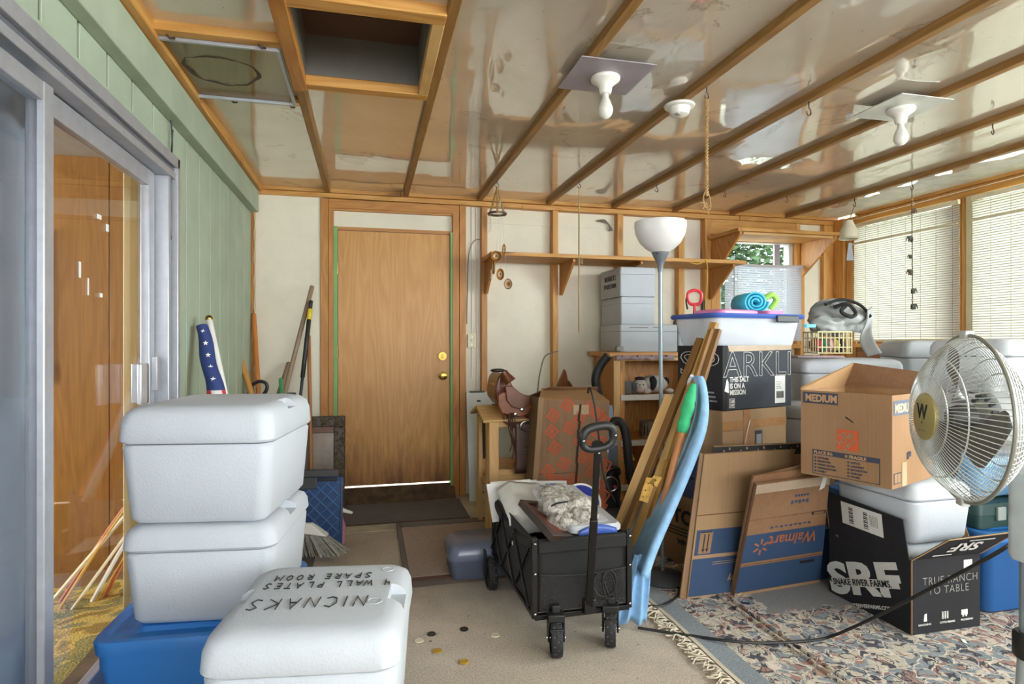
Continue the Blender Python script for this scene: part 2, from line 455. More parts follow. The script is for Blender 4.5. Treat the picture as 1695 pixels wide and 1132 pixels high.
def sheet_mat():
    """glossy stapled polythene sheet over grey-beige board"""
    m = NT('ceiling_sheet')
    f = m.noise(m.co, 1.1, 5, .6, .6)
    c = m.ramp(f, [(.28, 'bfb3a0'), (.5, 'd0c5b4'), (.75, 'ddd4c6')])
    st = m.noise(m.mapping((1, 1, 1), loc=(3.1, 1.7, 0)), 2.4, 6, .7, 1.2)
    c = m.mix(m.ramp(st, [(.60, (0,0,0,1)), (.635, (.55,.55,.55,1)), (.66, (.18,.18,.18,1)), (1, (.1,.1,.1,1))]), c, '8a7054')
    sp = m.noise(m.co, 55, 2, .5)
    c = m.mix(m.ramp(sp, [(.735, (0,0,0,1)), (.76, (.7,.7,.7,1))]), c, '6a5240')
    m.base(c); m.set(rough=.5, spec=.4)
    w = m.noise(m.mapping((2.2, .8, 1)), 2.3, 2, .4, .5)
    b = m.n('Bump', {'Height': w, 'Strength': .22, 'Distance': .02})
    gl = m.n('BsdfGlossy', {'Roughness': .035, 'Color': (.95, .93, .9, 1), 'Normal': b.outputs[0]})
    lw = m.n('LayerWeight', {'Blend': .5}); f_ = m.math('MULTIPLY_ADD', m.math('POWER', lw.outputs['Facing'], 2.2), .62, .16)
    mx = m.n('MixShader', {0: f_, 1: m.p.outputs[0], 2: gl.outputs[0]}); m.link(mx.outputs[0], m.t.nodes['Material Output'].inputs['Surface'])
    return m.mat
SHEET = sheet_mat()

def carpet_mat(name, c0, c1, spots=True, sc=1):
    m = NT(name); n1 = m.noise(m.co, 2.2*sc, 5, .65); n2 = m.noise(m.co, 140, 3, .7)
    c = m.ramp(n1, [(.3, c0), (.7, c1)])
    c = m.mix(.55, c, m.ramp(n2, [(.3, (.12,.1,.08,1)), (.7, (.75,.7,.62,1))]), 'OVERLAY')
    if spots:
        sp = m.noise(m.co, 26, 2, .6)
        c = m.mix(m.ramp(sp, [(.70, (0,0,0,1)), (.74, (.8,.8,.8,1))]), c, '4a3c30')
        big = m.noise(m.mapping(loc=(5, 2, 0)), 1.3, 4, .6)
        c = m.mix(m.ramp(big, [(.5, (0,0,0,1)), (.75, (.6,.6,.6,1))]), c, '84766a')
    m.base(c); m.set(rough=.95, spec=.1, sheen=.2); m.bump(m.noise(m.co, 260, 2), .7, .004)
    return m.mat
CARPET = carpet_mat('beige_carpet', 'b0a494', 'c6baa9')
RUNNER = carpet_mat('taupe_runner', '9c887e', 'ae998c', False)
RUNNERB = carpet_mat('grey_runner_band', '5c544c', '6e645a', False)
DARKMAT = carpet_mat('dark_doormat', '4a4038', '5a4c42', False, 3)
CONCRETE = plain('concrete', 'b5ad9a', .8, var=.15, vs=6, bump=.3, bs=70)
DIRTYSILL = plain('dirty_threshold', '54412f', .8, var=.3, vs=12, bump=.3)

def rug_mat(kind):
    m = NT('oriental_'+kind)
    warp = m.n('VectorMath', {0: m.co, 1: m.n('VectorMath', {0: m.n('TexNoise', {'Vector': m.co, 'Scale': 12.0, 'Detail': 3.0}).outputs['Color'], 1: (.13, .13, 0)}, operation='MULTIPLY').outputs[0]}, operation='ADD').outputs[0]
    v1 = m.n('TexVoronoi', {'Vector': warp, 'Scale': 11.0}); v2 = m.n('TexVoronoi', {'Vector': warp, 'Scale': 32.0})
    e1 = m.n('TexVoronoi', {'Vector': warp, 'Scale': 11.0}, feature='DISTANCE_TO_EDGE').outputs['Distance']
    e2 = m.n('TexVoronoi', {'Vector': warp, 'Scale': 32.0}, feature='DISTANCE_TO_EDGE').outputs['Distance']
    pick = m.n('SeparateColor', {0: v1.outputs['Color']}).outputs[0]; pick2 = m.n('SeparateColor', {0: v2.outputs['Color']}).outputs[0]
    if kind == 'border': stops = [(0, 'b4a894'), (.35, '957868'), (.5, 'b0a492'), (.72, '7c7e7e'), (.85, '8a6252')]
    else: stops = [(0, '727a7e'), (.3, 'a4978a'), (.5, '7b8387'), (.62, '947468'), (.78, '727a7e'), (.9, 'b0a494')]
    c = m.ramp(pick, stops, 'CONSTANT')
    c2 = m.ramp(pick2, [(0, 'b2a694'), (.3, '7b8286'), (.5, '90695c'), (.66, 'b8ac9c'), (.82, '33323c')], 'CONSTANT')
    c = m.mix(m.ramp(m.noise(m.co, 16, 2), [(.42, (0,0,0,1)), (.46, (1,1,1,1))]), c, c2)
    # curling outlines: rings round the cell centres, and thin edges
    ring = m.math('ABSOLUTE', m.math('SUBTRACT', v1.outputs['Distance'], .33))
    c = m.mix(m.ramp(ring, [(.022, (1,1,1,1)), (.036, (0,0,0,1))]), c, '24222c')
    ring2 = m.math('ABSOLUTE', m.math('SUBTRACT', v2.outputs['Distance'], .3))
    c = m.mix(m.math('MULTIPLY', m.ramp(ring2, [(.03, (1,1,1,1)), (.06, (0,0,0,1))]), m.ramp(pick2, [(0, (0,0,0,1)), (.6, (1,1,1,1))], 'CONSTANT')), c, '3a3038')
    cur = m.math('ABSOLUTE', m.math('SUBTRACT', m.math('FRACT', m.math('MULTIPLY', v1.outputs['Distance'], 4.6)), .5))
    c = m.mix(m.math('MULTIPLY', m.ramp(cur, [(.035, (1,1,1,1)), (.07, (0,0,0,1))]), m.ramp(m.noise(m.co, 6, 2), [(.45, (0,0,0,1)), (.5, (1,1,1,1))])), c, '2c2a34')
    c = m.mix(m.ramp(e1, [(.012, (1,1,1,1)), (.03, (0,0,0,1))]), c, 'cdbfae')
    if kind == 'field':   # plain grey ground beyond the medallion, its edge scalloped
        sx = m.n('SeparateXYZ', {0: m.co})
        y = m.math('ADD', sx.outputs['Y'], m.math('MULTIPLY', m.noise(m.co, 9, 3, .6), .35))
        lim = m.math('ADD', m.math('MULTIPLY', m.math('ABSOLUTE', m.math('SUBTRACT', sx.outputs['X'], .78)), -.30), 2.58)
        g = m.math('GREATER_THAN', y, lim)
        x = m.math('GREATER_THAN', m.math('ADD', sx.outputs['X'], m.math('MULTIPLY', m.noise(m.co, 8, 3, .6), .3)), .66)
        c = m.mix(m.math('MULTIPLY', g, x), c, '757472')
    n2 = m.noise(m.co, 150, 2, .7)
    c = m.mix(.4, c, m.ramp(n2, [(.3, (.25,.25,.25,1)), (.7, (.7,.7,.7,1))]), 'OVERLAY')
    m.base(c); m.set(rough=.95, spec=.1, sheen=.15); m.bump(n2, .5, .003); return m.mat
RUGB, RUGF = rug_mat('border'), rug_mat('field')
RUGEDGE = carpet_mat('rug_edge_blue', '737d86', '838d95', False)
FRINGE = plain('rug_fringe', 'c9bda8', .9)
SHADECL = plain('lamp_shade_glass', 'cfcdca', .35, var=.02)
def translucent(name, col, mixf=.5, tcol=None):
    m = NT(name); m.base(col)
    tl = m.n('BsdfTranslucent', {'Color': lin(tcol or col)})
    mx = m.n('MixShader', {0: mixf, 1: m.p.outputs[0], 2: tl.outputs[0]}); m.link(mx.outputs[0], m.t.nodes['Material Output'].inputs['Surface']); return m.mat
SLAT = translucent('blind_slat', 'ebe9e2', .57)
SEAM = plain('slat_seam', 'a8a292', .8)
VSLAT = translucent('vinyl_slat', 'c2c6d0', .35)
CURTAIN = translucent('grey_curtain', 'b8c2cc', .25)
DRAPE = translucent('cream_drape', 'efe2b8', .3)
LEAF = translucent('leaf', '4c6848', .3)
# ------------------------------------------------------------------ the room
XL, XR, YB, YF, ZC = -0.85, 4.35, 4.83, -2.3, 2.44
floor = setting('floor', B(XL-.05, XR+.05, YF-.1, YB+.6, -.06, 0), CARPET)
obj('concrete_strip', B(XL, 1.9, 4.05, YB+.02, -.01, .004), CONCRETE, floor)

# --- wall behind: studs, plates, sheathing, each a piece
wb = setting('wall_back')
YS = 4.91
for (x0, x1, z0, z1, y0) in ((-.84, -.36, 0, 2.37, 4.845), (.77, .9, 0, 2.37, YS-.02), (.95, 1.51, 0, 1.995, YS), (.95, 1.51, 1.995, 2.24, YS+.004),
                         (.95, 1.51, 2.24, 2.37, YS-.004), (1.57, 2.10, 0, 2.24, YS), (1.57, 2.10, 2.24, 2.37, YS-.005), (2.16, 2.68, 0, 2.37, YS), (2.74, 3.02, 0, 2.37, YS),
                         (3.02, 3.98, 0, 1.42, YS), (3.97, 4.3, 0, 2.37, YS-.03), (-.36, 4.4, 2.36, 2.5, YS)):
    obj('sheathing_panel', B(x0-.02, x1+.02, y0, YS+.06, z0, z1), WHITEWALL, wb)
obj('sheathing_panel', B(-.262, .668, 4.875, YS+.05, 2.15, 2.277), WHITEWALL, wb)
for (x0, x1, z0, z1) in ((-.36, -.30, 0, 2.36), (-.30, -.262, 0, 2.29), (.665, .72, 0, 2.29), (.72, .775, 0, 2.36), (.902, .952, 0, 2.36), (1.513, 1.563, 0, 2.36),
                         (2.10, 2.155, 0, 2.36), (2.685, 2.745, 0, 2.36), (2.945, 3.01, 0, 2.36), (3.01, 3.06, 0, 2.22), (3.06, 3.10, 1.2, 2.22), (3.90, 3.94, 1.2, 2.22),
                         (3.94, 3.99, 0, 2.30), (4.20, 4.33, 0, 2.36), (-.852, -.835, 0, 2.36)):
    obj('stud', B(x0+.001, x1-.001, YB, YS+.01, z0, z1), fir('z') if x0 < 1 else pine('z'), wb, bevel=.003)
obj('top_plate', B(-.85, 1.25, YB, YS+.04, 2.365, 2.402), pine('x'), wb, bevel=.003)
obj('top_plate', B(1.252, 3.3, YB+.004, YS+.04, 2.362, 2.402), pine('x'), wb, bevel=.003)
obj('top_plate', B(3.302, 4.35, YB, YS+.04, 2.362, 2.402), pine('x'), wb, bevel=.003)
obj('top_plate', B(-.85, .25, YB-.012, YS+.04, 2.404, 2.45), pine('x'), wb, bevel=.003)
obj('top_plate', B(.252, 2.9, YB-.02, YS+.04, 2.404, 2.45), pine('x'), wb, bevel=.003)
obj('top_plate', B(2.902, 4.35, YB-.012, YS+.04, 2.404, 2.45), pine('x'), wb, bevel=.003)
obj('header', B(-.30, .72, YB+.004, YS, 2.29, 2.36), fir('x'), wb, bevel=.003)
obj('header', B(-.30, .72, YB+.012, YS, 2.275, 2.29), fir('x'), wb)
obj('header', B(3.01, 3.90, YB+.006, YS, 2.225, 2.36), pine('x'), wb, bevel=.003)
obj('cripple_stud', B(3.90, 3.94, YB, YS, 2.225, 2.36), pine('z'), wb, bevel=.003)
obj('sill_piece', B(3.06, 3.94, YB-.01, YS, 1.19, 1.23), pine('x'), wb, bevel=.003)
for x0, x1 in ((-.262, -.232), (.648, .668)):
    obj('jamb', B(x0, x1, 4.835, YS+.06, .08, 2.15 if x0 < 0 else 2.14), GREENTRIM, wb)
obj('door_head', B(-.232, .648, 4.85, YS+.05, 2.125, 2.15), fir('x'), wb)
for x, z0, z1 in ((.83, .95, 2.36), (.868, .3, 2.36)):
    obj('wall_cable', MB().tube([(x, 4.882, z0), (x+.004, 4.88, (z0+z1)/2), (x, 4.882, z1)], .005, 6), WHITEP, wb, smooth=True)
obj('wall_cable', MB().tube(curve_pts([(.91, 4.87, 2.1), (.86, 4.87, 2.09), (.82, 4.87, 2.03), (.80, 4.875, 1.9), (.79, 4.885, 1.4)]), .004, 6), plain('grey_cable', '8c8478', .6), wb, smooth=True)
obj('wall_cable', MB().tube(curve_pts([(.99, 4.88, 2.36), (.995, 4.88, 2.2), (.975, 4.88, 2.16), (.95, 4.86, 2.15)]), .004, 6), WHITEP, wb, smooth=True)
for k in range(3):
    obj('wall_cable', MB().tube(curve_pts([(1.93+.01*k, 4.88, 2.30), (2.0+.012*k, 4.88, 2.31-.012*k), (2.04+.01*k, 4.87, 2.26-.01*k), (2.05+.008*k, 4.88, 2.22)]), .006, 6), plain('grey_cable2', '77706a', .6), wb, smooth=True)

# --- the plywood door
d1 = setting('door_1')
obj('door_slab', B(-.231, .647, 4.862, 4.90, .118, 2.122), DOOR, d1, bevel=.003)
hb = MB().lathe([(.034, -.012), (.036, -.004), (.03, 0)], 20, (.585, 4.857, 1.135), 'y'); obj('deadbolt', hb.add([], []), BRASS, d1, smooth=True)
obj('thumb_turn', B(.58, .59, 4.83, 4.848, 1.12, 1.15), BRASS, d1, bevel=.002)
kb = MB().lathe([(.034, 0), (.034, -.006), (.012, -.012), (.012, -.03), (.026, -.038), (.03, -.052), (.026, -.064), (.008, -.068)], 20, (.59, 4.86, .975), 'y'); obj('door_knob', kb, BRASS, d1, smooth=True)
for z in (.38, 1.13, 1.78):
    obj('hinge', MB().tube([(-.232, 4.852, z), (-.232, 4.852, z+.09)], .008, 8), plain('old_brass', '8a6a3c', .4, .8), d1, smooth=True)
obj('threshold', MB().hexa([(-.26, 4.70, 0), (.68, 4.74, 0), (.68, 4.98, 0), (-.26, 4.98, 0)], [(-.26, 4.79, .055), (.68, 4.80, .055), (.68, 4.86, .109), (-.26, 4.86, .107)]), DIRTYSILL, d1, bevel=.004)

# --- small window with a sagging blind
w1 = setting('window_1')
for (x0, x1, z0, z1) in ((3.10, 3.14, 1.23, 2.22), (3.86, 3.90, 1.23, 2.22), (3.14, 3.86, 2.17, 2.22), (3.14, 3.86, 1.23, 1.27)):
    obj('window_frame', B(x0, x1, 4.88, 4.96, z0, z1), plain('window_vinyl', 'd6d3cc', .5), w1, bevel=.003)
obj('window_sash', B(3.74, 3.80, 4.93, 4.955, 1.27, 2.17), plain('window_vinyl_grey', '9a98a0', .5), w1, bevel=.002)
obj('pane', B(3.14, 3.86, 4.942, 4.946, 1.27, 2.17), GLASS, w1)

# --- green board wall with fascia
wl = setting('wall_left')
gy = [-2.35+.2285*k for k in range(12)]
ys = [1.62, 1.843, 2.062, 2.268, 2.485, 2.703]
allg = [y for y in (ys[0]-.215*k for k in range(18, 0, -1))]+ys+[2.925]
for a, b in zip(allg[:-1], allg[1:]):
    obj('siding_board', B(XL-.03, XL, a+.008, b-.008, 2.062, 2.36), GREEN, wl, bevel=.002)
allg = [2.925, 3.158, 3.391, 3.61, 3.832, 4.051, 4.28, 4.52, 4.80]
for a, b in zip(allg[:-1], allg[1:]):
    obj('siding_board', B(XL-.03, XL, a+.007, b-.007, 0, 2.36), GREEN, wl, bevel=.002)
obj('groove_backing', B(XL-.045, XL-.007, -2.4, 2.925, 2.062, 2.4), plain('groove_dark', '30362c', .9), wl)
obj('groove_backing', B(XL-.045, XL-.007, 2.925, 4.83, 0, 2.4), plain('groove_dark', '30362c', .9), wl)
obj('siding_band', B(XL-.03, XL+.004, -2.35, 2.921, 2.045, 2.10), GREEN, wl)
obj('fascia_board', B(XL, XL+.055, -2.35, 4.78, 2.215, 2.375), GREEN, wl, bevel=.004)
obj('corner_trim', B(XL, XL+.025, 4.79, 4.83, 0, 2.3), fir('z'), wl, bevel=.004)
for z0, z1, w in ((1.4, 2.25, .012), (.6, 1.2, .008)):
    obj('torn_paint_strip', MB().grid(lambda u, v: (XL+.027+.004*sin(v*31), 4.775+.01*u+.006*noise.noise(V((u*3, v*9, z0))), z0+(z1-z0)*v), 1, 24), plain('torn_paint', 'd9d8c0', .8), wl, solid=.002)

# --- sliding glass door
d2 = setting('door_2')
def rail(name, y0, y1, z0, z1, x0=XL-.03, x1=XL+.03, m=ALU, b=.003): return obj(name, B(x0, x1, y0, y1, z0, z1), m, d2, bevel=b)
rail('door_frame', -.1, 2.90, 2.005, 2.05, XL-.06, XL+.045)
rail('door_frame', -.1, 2.885, 1.985, 2.004, XL-.06, XL+.03, ALUD)
rail('door_frame', -.1, 2.885, 1.955, 1.984, XL-.06, XL+.038)
rail('door_frame', 2.875, 2.91, .02, 2.05, XL-.06, XL+.045)
rail('door_frame', 2.83, 2.874, .06, 1.955, XL-.06, XL+.012, ALUD)
rail('door_frame', 2.80, 2.828, .06, 1.955, XL-.06, XL+.03)
rail('door_track', -.1, 2.875, .02, .06, XL-.09, XL+.07)
rail('door_track', -.1, 2.875, .06, .085, XL+.03, XL+.036, ALUD)
rail('door_track', -.1, 2.875, .06, .085, XL-.01, XL-.004, ALUD)
rail('stile', 2.70, 2.76, .09, 1.95, XL-.045, XL-.012)
rail('stile', 2.762, 2.79, .09, 1.95, XL-.045, XL-.02, ALUD)
rail('stile', 1.862, 1.925, .09, 1.95, XL-.045, XL-.01)
rail('stile', 1.80, 1.85, .09, 1.93, XL+.010, XL+.030)
rail('panel_rail', 1.925, 2.70, 1.885, 1.95, XL-.045, XL-.012)
rail('panel_rail', 1.925, 2.70, .09, .17, XL-.045, XL-.012)
rail('panel_rail', -.05, 1.80, 1.88, 1.93, XL-.01, XL+.028)
rail('panel_rail', -.05, 1.80, .09, .17, XL-.01, XL+.028)
rail('stile', -.1, -.04, .06, 1.95, XL-.05, XL+.03)
obj('pane', B(XL-.03, XL-.026, 1.92, 2.71, .16, 1.89), SLIDERGLASS, d2)
obj('pane', B(XL+.008, XL+.012, -.05, 1.81, .16, 1.89), SLIDERGLASS, d2)
obj('door_pull', B(XL-.01, XL+.045, 2.50, 2.52, 1.02, 1.17), ALU, d2, bevel=.004)
obj('door_pull', B(XL+.03, XL+.045, 2.44, 2.52, 1.02, 1.17), plain('pull_plate', 'c6c8cc', .35, .5), d2, bevel=.004)
obj('door_latch', B(XL-.012, XL+.01, 2.72, 2.75, 1.05, 1.19), ALU, d2, bevel=.002)
for y, z, w, h in ((2.32, 1.63, .018, .025), (2.25, 1.66, .03, .015), (2.27, 1.40, .018, .014), (2.12, 1.45, .012, .05), (2.18, 1.40, .007, .055)):
    obj('tape_scrap', B(XL-.024, XL-.022, y, y+w, z, z+h), PAPER, d2)

# --- ceiling: battens, nailers and a glossy sheet in every bay
ce = setting('ceiling')
BX = [-.305, .29, .885, 1.47, 2.055, 2.63, 3.205, 3.785]
for x in BX:
    obj('batten', B(x-.02, x+.02, YF, YB-.001, 2.402, 2.44), batten('y'), ce, bevel=.003)
obj('batten', B(XL+.035, XL+.085, YF, 3.1, 2.378, 2.44), pine('y'), ce, bevel=.003)
obj('batten', B(XL+.035, XL+.078, 3.105, 4.8, 2.378, 2.44), pine('y'), ce, bevel=.003)
edges = [XL]+BX+[XR]
def sheet(x0, x1, y0, y1, seed):
    n = max(2, int((y1-y0)/.06))
    def fn(u, v):
        x = x0+(x1-x0)*u; y = y0+(y1-y0)*v
        e = sin(pi*u)
        z = 2.436 - .0035*e + .0026*noise.noise(V((x*1.6, y*1.0, seed)))*e + .0006*noise.noise(V((x*7, y*5, seed)))*e
        k = math.exp(-max(0, YB-y)/.07)+0; z -= .012*k*e*abs(noise.noise(V((x*14, 0, seed))))
        return (x, y, z)
    return obj('plastic_sheet', MB().grid(fn, 14, n), SHEET, ce, smooth='all')
for i in range(len(edges)-1):
    a, b = edges[i]+.015, edges[i+1]-.015
    if i == 1:
        sheet(a, b, YF, 2.10, i*3.1); sheet(a, b, 2.87, YB, i*3.1+1)
    elif i == 0:
        sheet(a, b, YF, 2.45, .5); sheet(a, b, 2.49, 3.05, 77.0); sheet(a, b, 3.09, YB, 1.9)
    else: sheet(a, b, YF, YB, i*3.1)
obj('ceiling_board', B(XL-.1, XR+.2, 2.87, YB+.2, 2.455, 2.50), WHITEWALL, ce)
obj('ceiling_board', B(XL-.1, XR+.2, YF-.1, 2.12, 2.455, 2.50), WHITEWALL, ce)
obj('ceiling_board', B(XL-.1, -.29, 2.12, 2.87, 2.455, 2.50), WHITEWALL, ce)
obj('ceiling_board', B(.3, XR+.2, 2.12, 2.87, 2.455, 2.50), WHITEWALL, ce)
# nailers of the left bay and the frame of the shaft
obj('nailer', B(-.80, -.325, 2.44, 2.49, 2.398, 2.44), pine('x'), ce, bevel=.003)
obj('nailer', B(-.80, -.325, 3.06, 3.09, 2.402, 2.44), pine('x'), ce, bevel=.003)
obj('shaft_frame', B(-.285, .27, 2.10, 2.17, 2.395, 2.44), pine('x'), ce, bevel=.003)
obj('shaft_frame', B(-.285, .27, 2.80, 2.86, 2.395, 2.44), pine('x'), ce, bevel=.003)
obj('shaft_frame', B(.225, .27, 2.17, 2.80, 2.395, 2.44), pale('y'), ce, bevel=.003)
obj('shaft_frame', B(-.327, -.27, 1.2, 2.86, 2.385, 2.44), fir('y'), ce, bevel=.003)
SHAFT = plain('shaft_board', '6f6c66', .8, var=.05, bump=.1); SHB = plain('shaft_brown', '5c4232', .7)
for (x0, x1, y0, y1, m) in ((-.27, .225, 2.80, 2.815, SHAFT), (-.27, .225, 2.155, 2.17, SHB), (-.285, -.27, 2.155, 2.815, SHAFT), (.225, .24, 2.155, 2.815, SHAFT)):
    obj('shaft_side', B(x0, x1, y0, y1, 2.44, 3.0), m, ce)
obj('shaft_top', B(-.29, .25, 2.15, 2.82, 3.0, 3.02), SHB, ce)
obj('shaft_rafter', B(-.27, .225, 2.60, 2.80, 2.62, 2.72), SHB, ce)
sf = MB().grid(lambda u, v: (-.24+.05*u+.02*noise.noise(V((u*4, v*4, 0))), 2.22+.06*u+.03*noise.noise(V((v*5, u*4, 1))), 2.66-.20*v), 6, 12)
obj('torn_sheet', sf, plain('torn_sheet', 'b8b6b4', .4), ce, smooth='all', solid=.001)
# storm pane clipped under the left bay
for (a, b) in (((-.79, 2.50, 2.394), (-.345, 2.50, 2.394)), ((-.345, 2.50, 2.394), (-.345, 3.05, 2.394)), ((-.345, 3.05, 2.394), (-.79, 3.05, 2.394)), ((-.79, 3.05, 2.394), (-.79, 2.50, 2.394))):
    stick_obj('storm_pane_frame', a, b, (.014, .014), ALU, ce)
obj('storm_pane', B(-.79, -.345, 2.50, 3.05, 2.400, 2.403), DIRTYGLASS, ce)
ring = []
for k in range(40):
    a = 2*pi*k/40; ring.append((-.60+.15*cos(a)+.02*noise.noise(V((cos(a)*2, sin(a)*2, 0))), 2.74+.17*sin(a)*(1 if sin(a) > 0 else .7)+.03*noise.noise(V((cos(a)*2, sin(a)*2, 4))), 2.3985))
st = MB()
for k in range(40):
    p, q = V(ring[k]), V(ring[(k+1) % 40]); w = .004+.032*abs(noise.noise(p*9)); c = V((-.60, 2.74, 2.3985))
    pi_, qi = p+(c-p).normalized()*w, q+(c-q).normalized()*w
    st.add([p, q, qi, pi_], [(0,1,2,3)])
obj('water_stain', st, plain('stain_brown', '4c4234', .8), ce, smooth='open')
for (x, y) in ((-.72, 2.475), (-.40, 2.475), (-.62, 3.07), (-.36, 3.07)):
    obj('clip', MB().tube([(x-.01, y-.012, 2.392), (x, y, 2.385), (x+.012, y+.012, 2.392)], .004, 6), DARKHOOK, ce, smooth=True)

# --- right wall: panelling, posts, openings, blinds
wr = setting('wall_right')
obj('wall_panel', B(XR, XR+.1, YF, 4.83, 0, 1.20), SILLPANEL, wr)
for k, (z0, z1) in enumerate(((1.06, 1.165), (1.17, 1.255))):
    obj('panel_board', B(XR-.03, XR, 1.2, 4.56, z0, z1), SILLPANEL, wr, bevel=.002)
obj('window_sill', B(XR-.04, XR+.12, YF, 4.6, 1.20, 1.235), pine('y'), wr, bevel=.004)
obj('corner_post', B(XR-.02, XR+.1, 4.58, 4.70, 0, 2.40), pine('z'), wr, bevel=.004)
obj('corner_post', B(XR-.045, XR+.1, 4.705, 4.83, 0, 2.40), pine('z'), wr, bevel=.004)
for y0, y1 in ((3.52, 3.60), (3.605, 3.68), (2.12, 2.22), (.72, .82), (-.65, -.55), (-2.3, -2.1)):
    obj('window_post', B(XR+.0, XR+.1, y0, y1, 1.235, 2.34), pine('z'), wr, bevel=.003)
obj('window_post', B(XR-.03, XR-.001, 3.46, 3.54, 1.24, 2.33), plain('cream_post', 'e0d4b4', .5), wr, bevel=.003)
obj('window_header', B(XR-.02, XR+.1, YF, 4.58, 2.33, 2.40), pine('y'), wr, bevel=.004)
obj('window_header', B(XR-.035, XR+.1, YF, 4.58, 2.402, 2.45), pine('y'), wr, bevel=.004)
obj('plaster_cove', MB().grid(lambda u, v: (3.83+.5*u, YF+(YB-YF)*v, 2.437-.012*u-.004*noise.noise(V((u*6, v*40, 2)))), 6, 90), plain('white_lumpy_paint', 'dcd8d0', .6, var=.1, vs=9), wr, smooth='all')
wins = [(3.68, 4.58), (2.22, 3.52), (.82, 2.12), (-.55, .72), (-2.1, -.65)]
for k, (y0, y1) in enumerate(wins):
    w = setting('window_%d' % (k+2))
    obj('pane', B(XR+.06, XR+.064, y0, y1, 1.235, 2.33), GLASS, w)
    obj('window_frame', B(XR+.045, XR+.08, y0, y0+.025, 1.235, 2.33), ALU, w); obj('window_frame', B(XR+.045, XR+.08, y1-.025, y1, 1.235, 2.33), ALU, w)
def roll_blind(y0, y1, z0, z1, label):
    t = thing('roll_blind', label, 'blind', (4.27, (y0+y1)/2, z0), group='slatted roll blinds on the window wall')
    L = (y1-y0)/2; H = z1-z0; mb = MB(); p = .0178; n = int(H/p)
    for k in range(n):
        s = .0015*sin(k*.9)
        mb.cur = 0; mb.slab([(-.003+s, L, k*p), (-.003+s, -L, k*p), (.002+s, -L, k*p+.0146), (.002+s, L, k*p+.0146)], .0012)
        mb.cur = 1; mb.slab([(-.001+s, L, k*p+.0135), (-.001+s, -L, k*p+.0135), (.001+s, -L, k*p+.0188), (.001+s, L, k*p+.0188)], .0008)
    o = obj('slat', mb, [SLAT, SEAM], t); o['kind'] = 'stuff'
    mb = MB(); y = -L+.05
    while y < L:
        mb.box(-.003, -.0018, y, y+.002, 0, H); y += .135
    o = obj('blind_cord', mb, plain('blind_string', 'a89c84', .8), t)
    o['kind'] = 'stuff'
    obj('head_rail', B(-.012, .012, -L, L, H-.004, H+.03), plain('blind_rail', 'e8dcba', .5), t, bevel=.003)
    obj('bottom_rail', B(-.008, .008, -L, L, -.02, 0), plain('blind_rail', 'e8dcba', .5), t, bevel=.003)
    obj('valance_slat', B(-.022, -.018, -L, L, H-.155, H-.14), plain('blind_rail', 'e8dcba', .5), t)
roll_blind(3.55, 4.54, 1.275, 2.28, 'cream slatted roll blind lowered over the window next to the room corner')
roll_blind(2.05, 3.45, 1.275, 2.28, 'cream slatted roll blind hanging behind the standing fan and its boxes')

# --- the wall behind the camera, with windows
wf = setting('wall_front')
obj('wall_panel', B(XL-.1, XR+.1, YF-.1, YF, 0, 1.15), WHITEWALL, wf)
obj('wall_panel', B(XL-.1, XR+.1, YF-.1, YF, 2.25, 2.5), WHITEWALL, wf)
for x in (XL-.1, .85, 2.5, XR-.1):
    obj('window_post', B(x, x+.16, YF-.1, YF, 1.15, 2.25), pine('z'), wf, bevel=.003)
wlf = B(XL-.06, XL, YF, -.1, 0, 2.4); obj('wall_panel', wlf, GREEN, wf)

# --- the room beyond the sliding door
ir = setting('wall_inner_room')
for k in range(14):
    x0 = -5.2+.325*k; x1 = x0+.32
    if x0 < XL-.2: obj('wood_panel', B(x0, min(x1, XL-.06), 4.37, 4.39, -.3, 2.44), PANELING, ir, bevel=.002)
obj('panel_backing', B(-5.2, XL-.05, 4.392, 4.41, -.3, 2.44), plain('groove_brown', '3c2412', .8), ir)
obj('wall_panel', B(-5.3, XL-.05, -.9, -.8, -.3, 2.44), WHITEWALL, ir)
obj('wall_panel', B(-5.3, -5.2, -.9, 4.4, -.3, .9), WHITEWALL, ir); obj('wall_panel', B(-5.3, -5.2, -.9, 1.2, .9, 2.44), WHITEWALL, ir)
obj('inner_floor', B(-5.3, XL-.07, -.9, 4.4, -.3, -.22), plain('inner_floor', '8a6a44', .6), ir)
obj('inner_ceiling', B(-5.3, XL-.05, -.9, 4.4, 2.44, 2.5), plain('popcorn_ceiling', '8f897c', .9, bump=.8, bs=60), ir)
obj('inner_sill', B(XL-.2, XL-.05, -.1, 2.9, -.3, .05), plain('dirty_wood_sill', '6a5640', .8, var=.3, vs=14, bump=.3), ir)

# --- outdoors
og = setting('ground', B(-12, 16, 4.95, 30, -.1, -.02), plain('outdoor_concrete', 'b9b5aa', .9))
og2 = setting('yard', B(4.5, 16, -12, 4.9, -.1, -.02), plain('outdoor_grass', '7c8a5c', .9))
# ------------------------------------------------------------------ left and middle of the room
X, Y, Z = V((1,0,0)), V((0,1,0)), V((0,0,1))
def cut(o, boxes):
    """carve real recesses into a mesh"""
    mb = MB()
    for b in boxes: mb.box(*b)
    c = obj('cutter', mb, FOAM, o.parent)
    if o.parent is None: pass
    m = o.modifiers.new('b', 'BOOLEAN'); m.operation = 'DIFFERENCE'; m.object = c; m.solver = 'EXACT'
    o.modifiers.move(len(o.modifiers)-1, 0)
    dg = bpy.context.evaluated_depsgraph_get(); dg.update()
    me = bpy.data.meshes.new_from_object(o.evaluated_get(dg)); o.modifiers.clear(); o.data = me
    bpy.data.objects.remove(c)

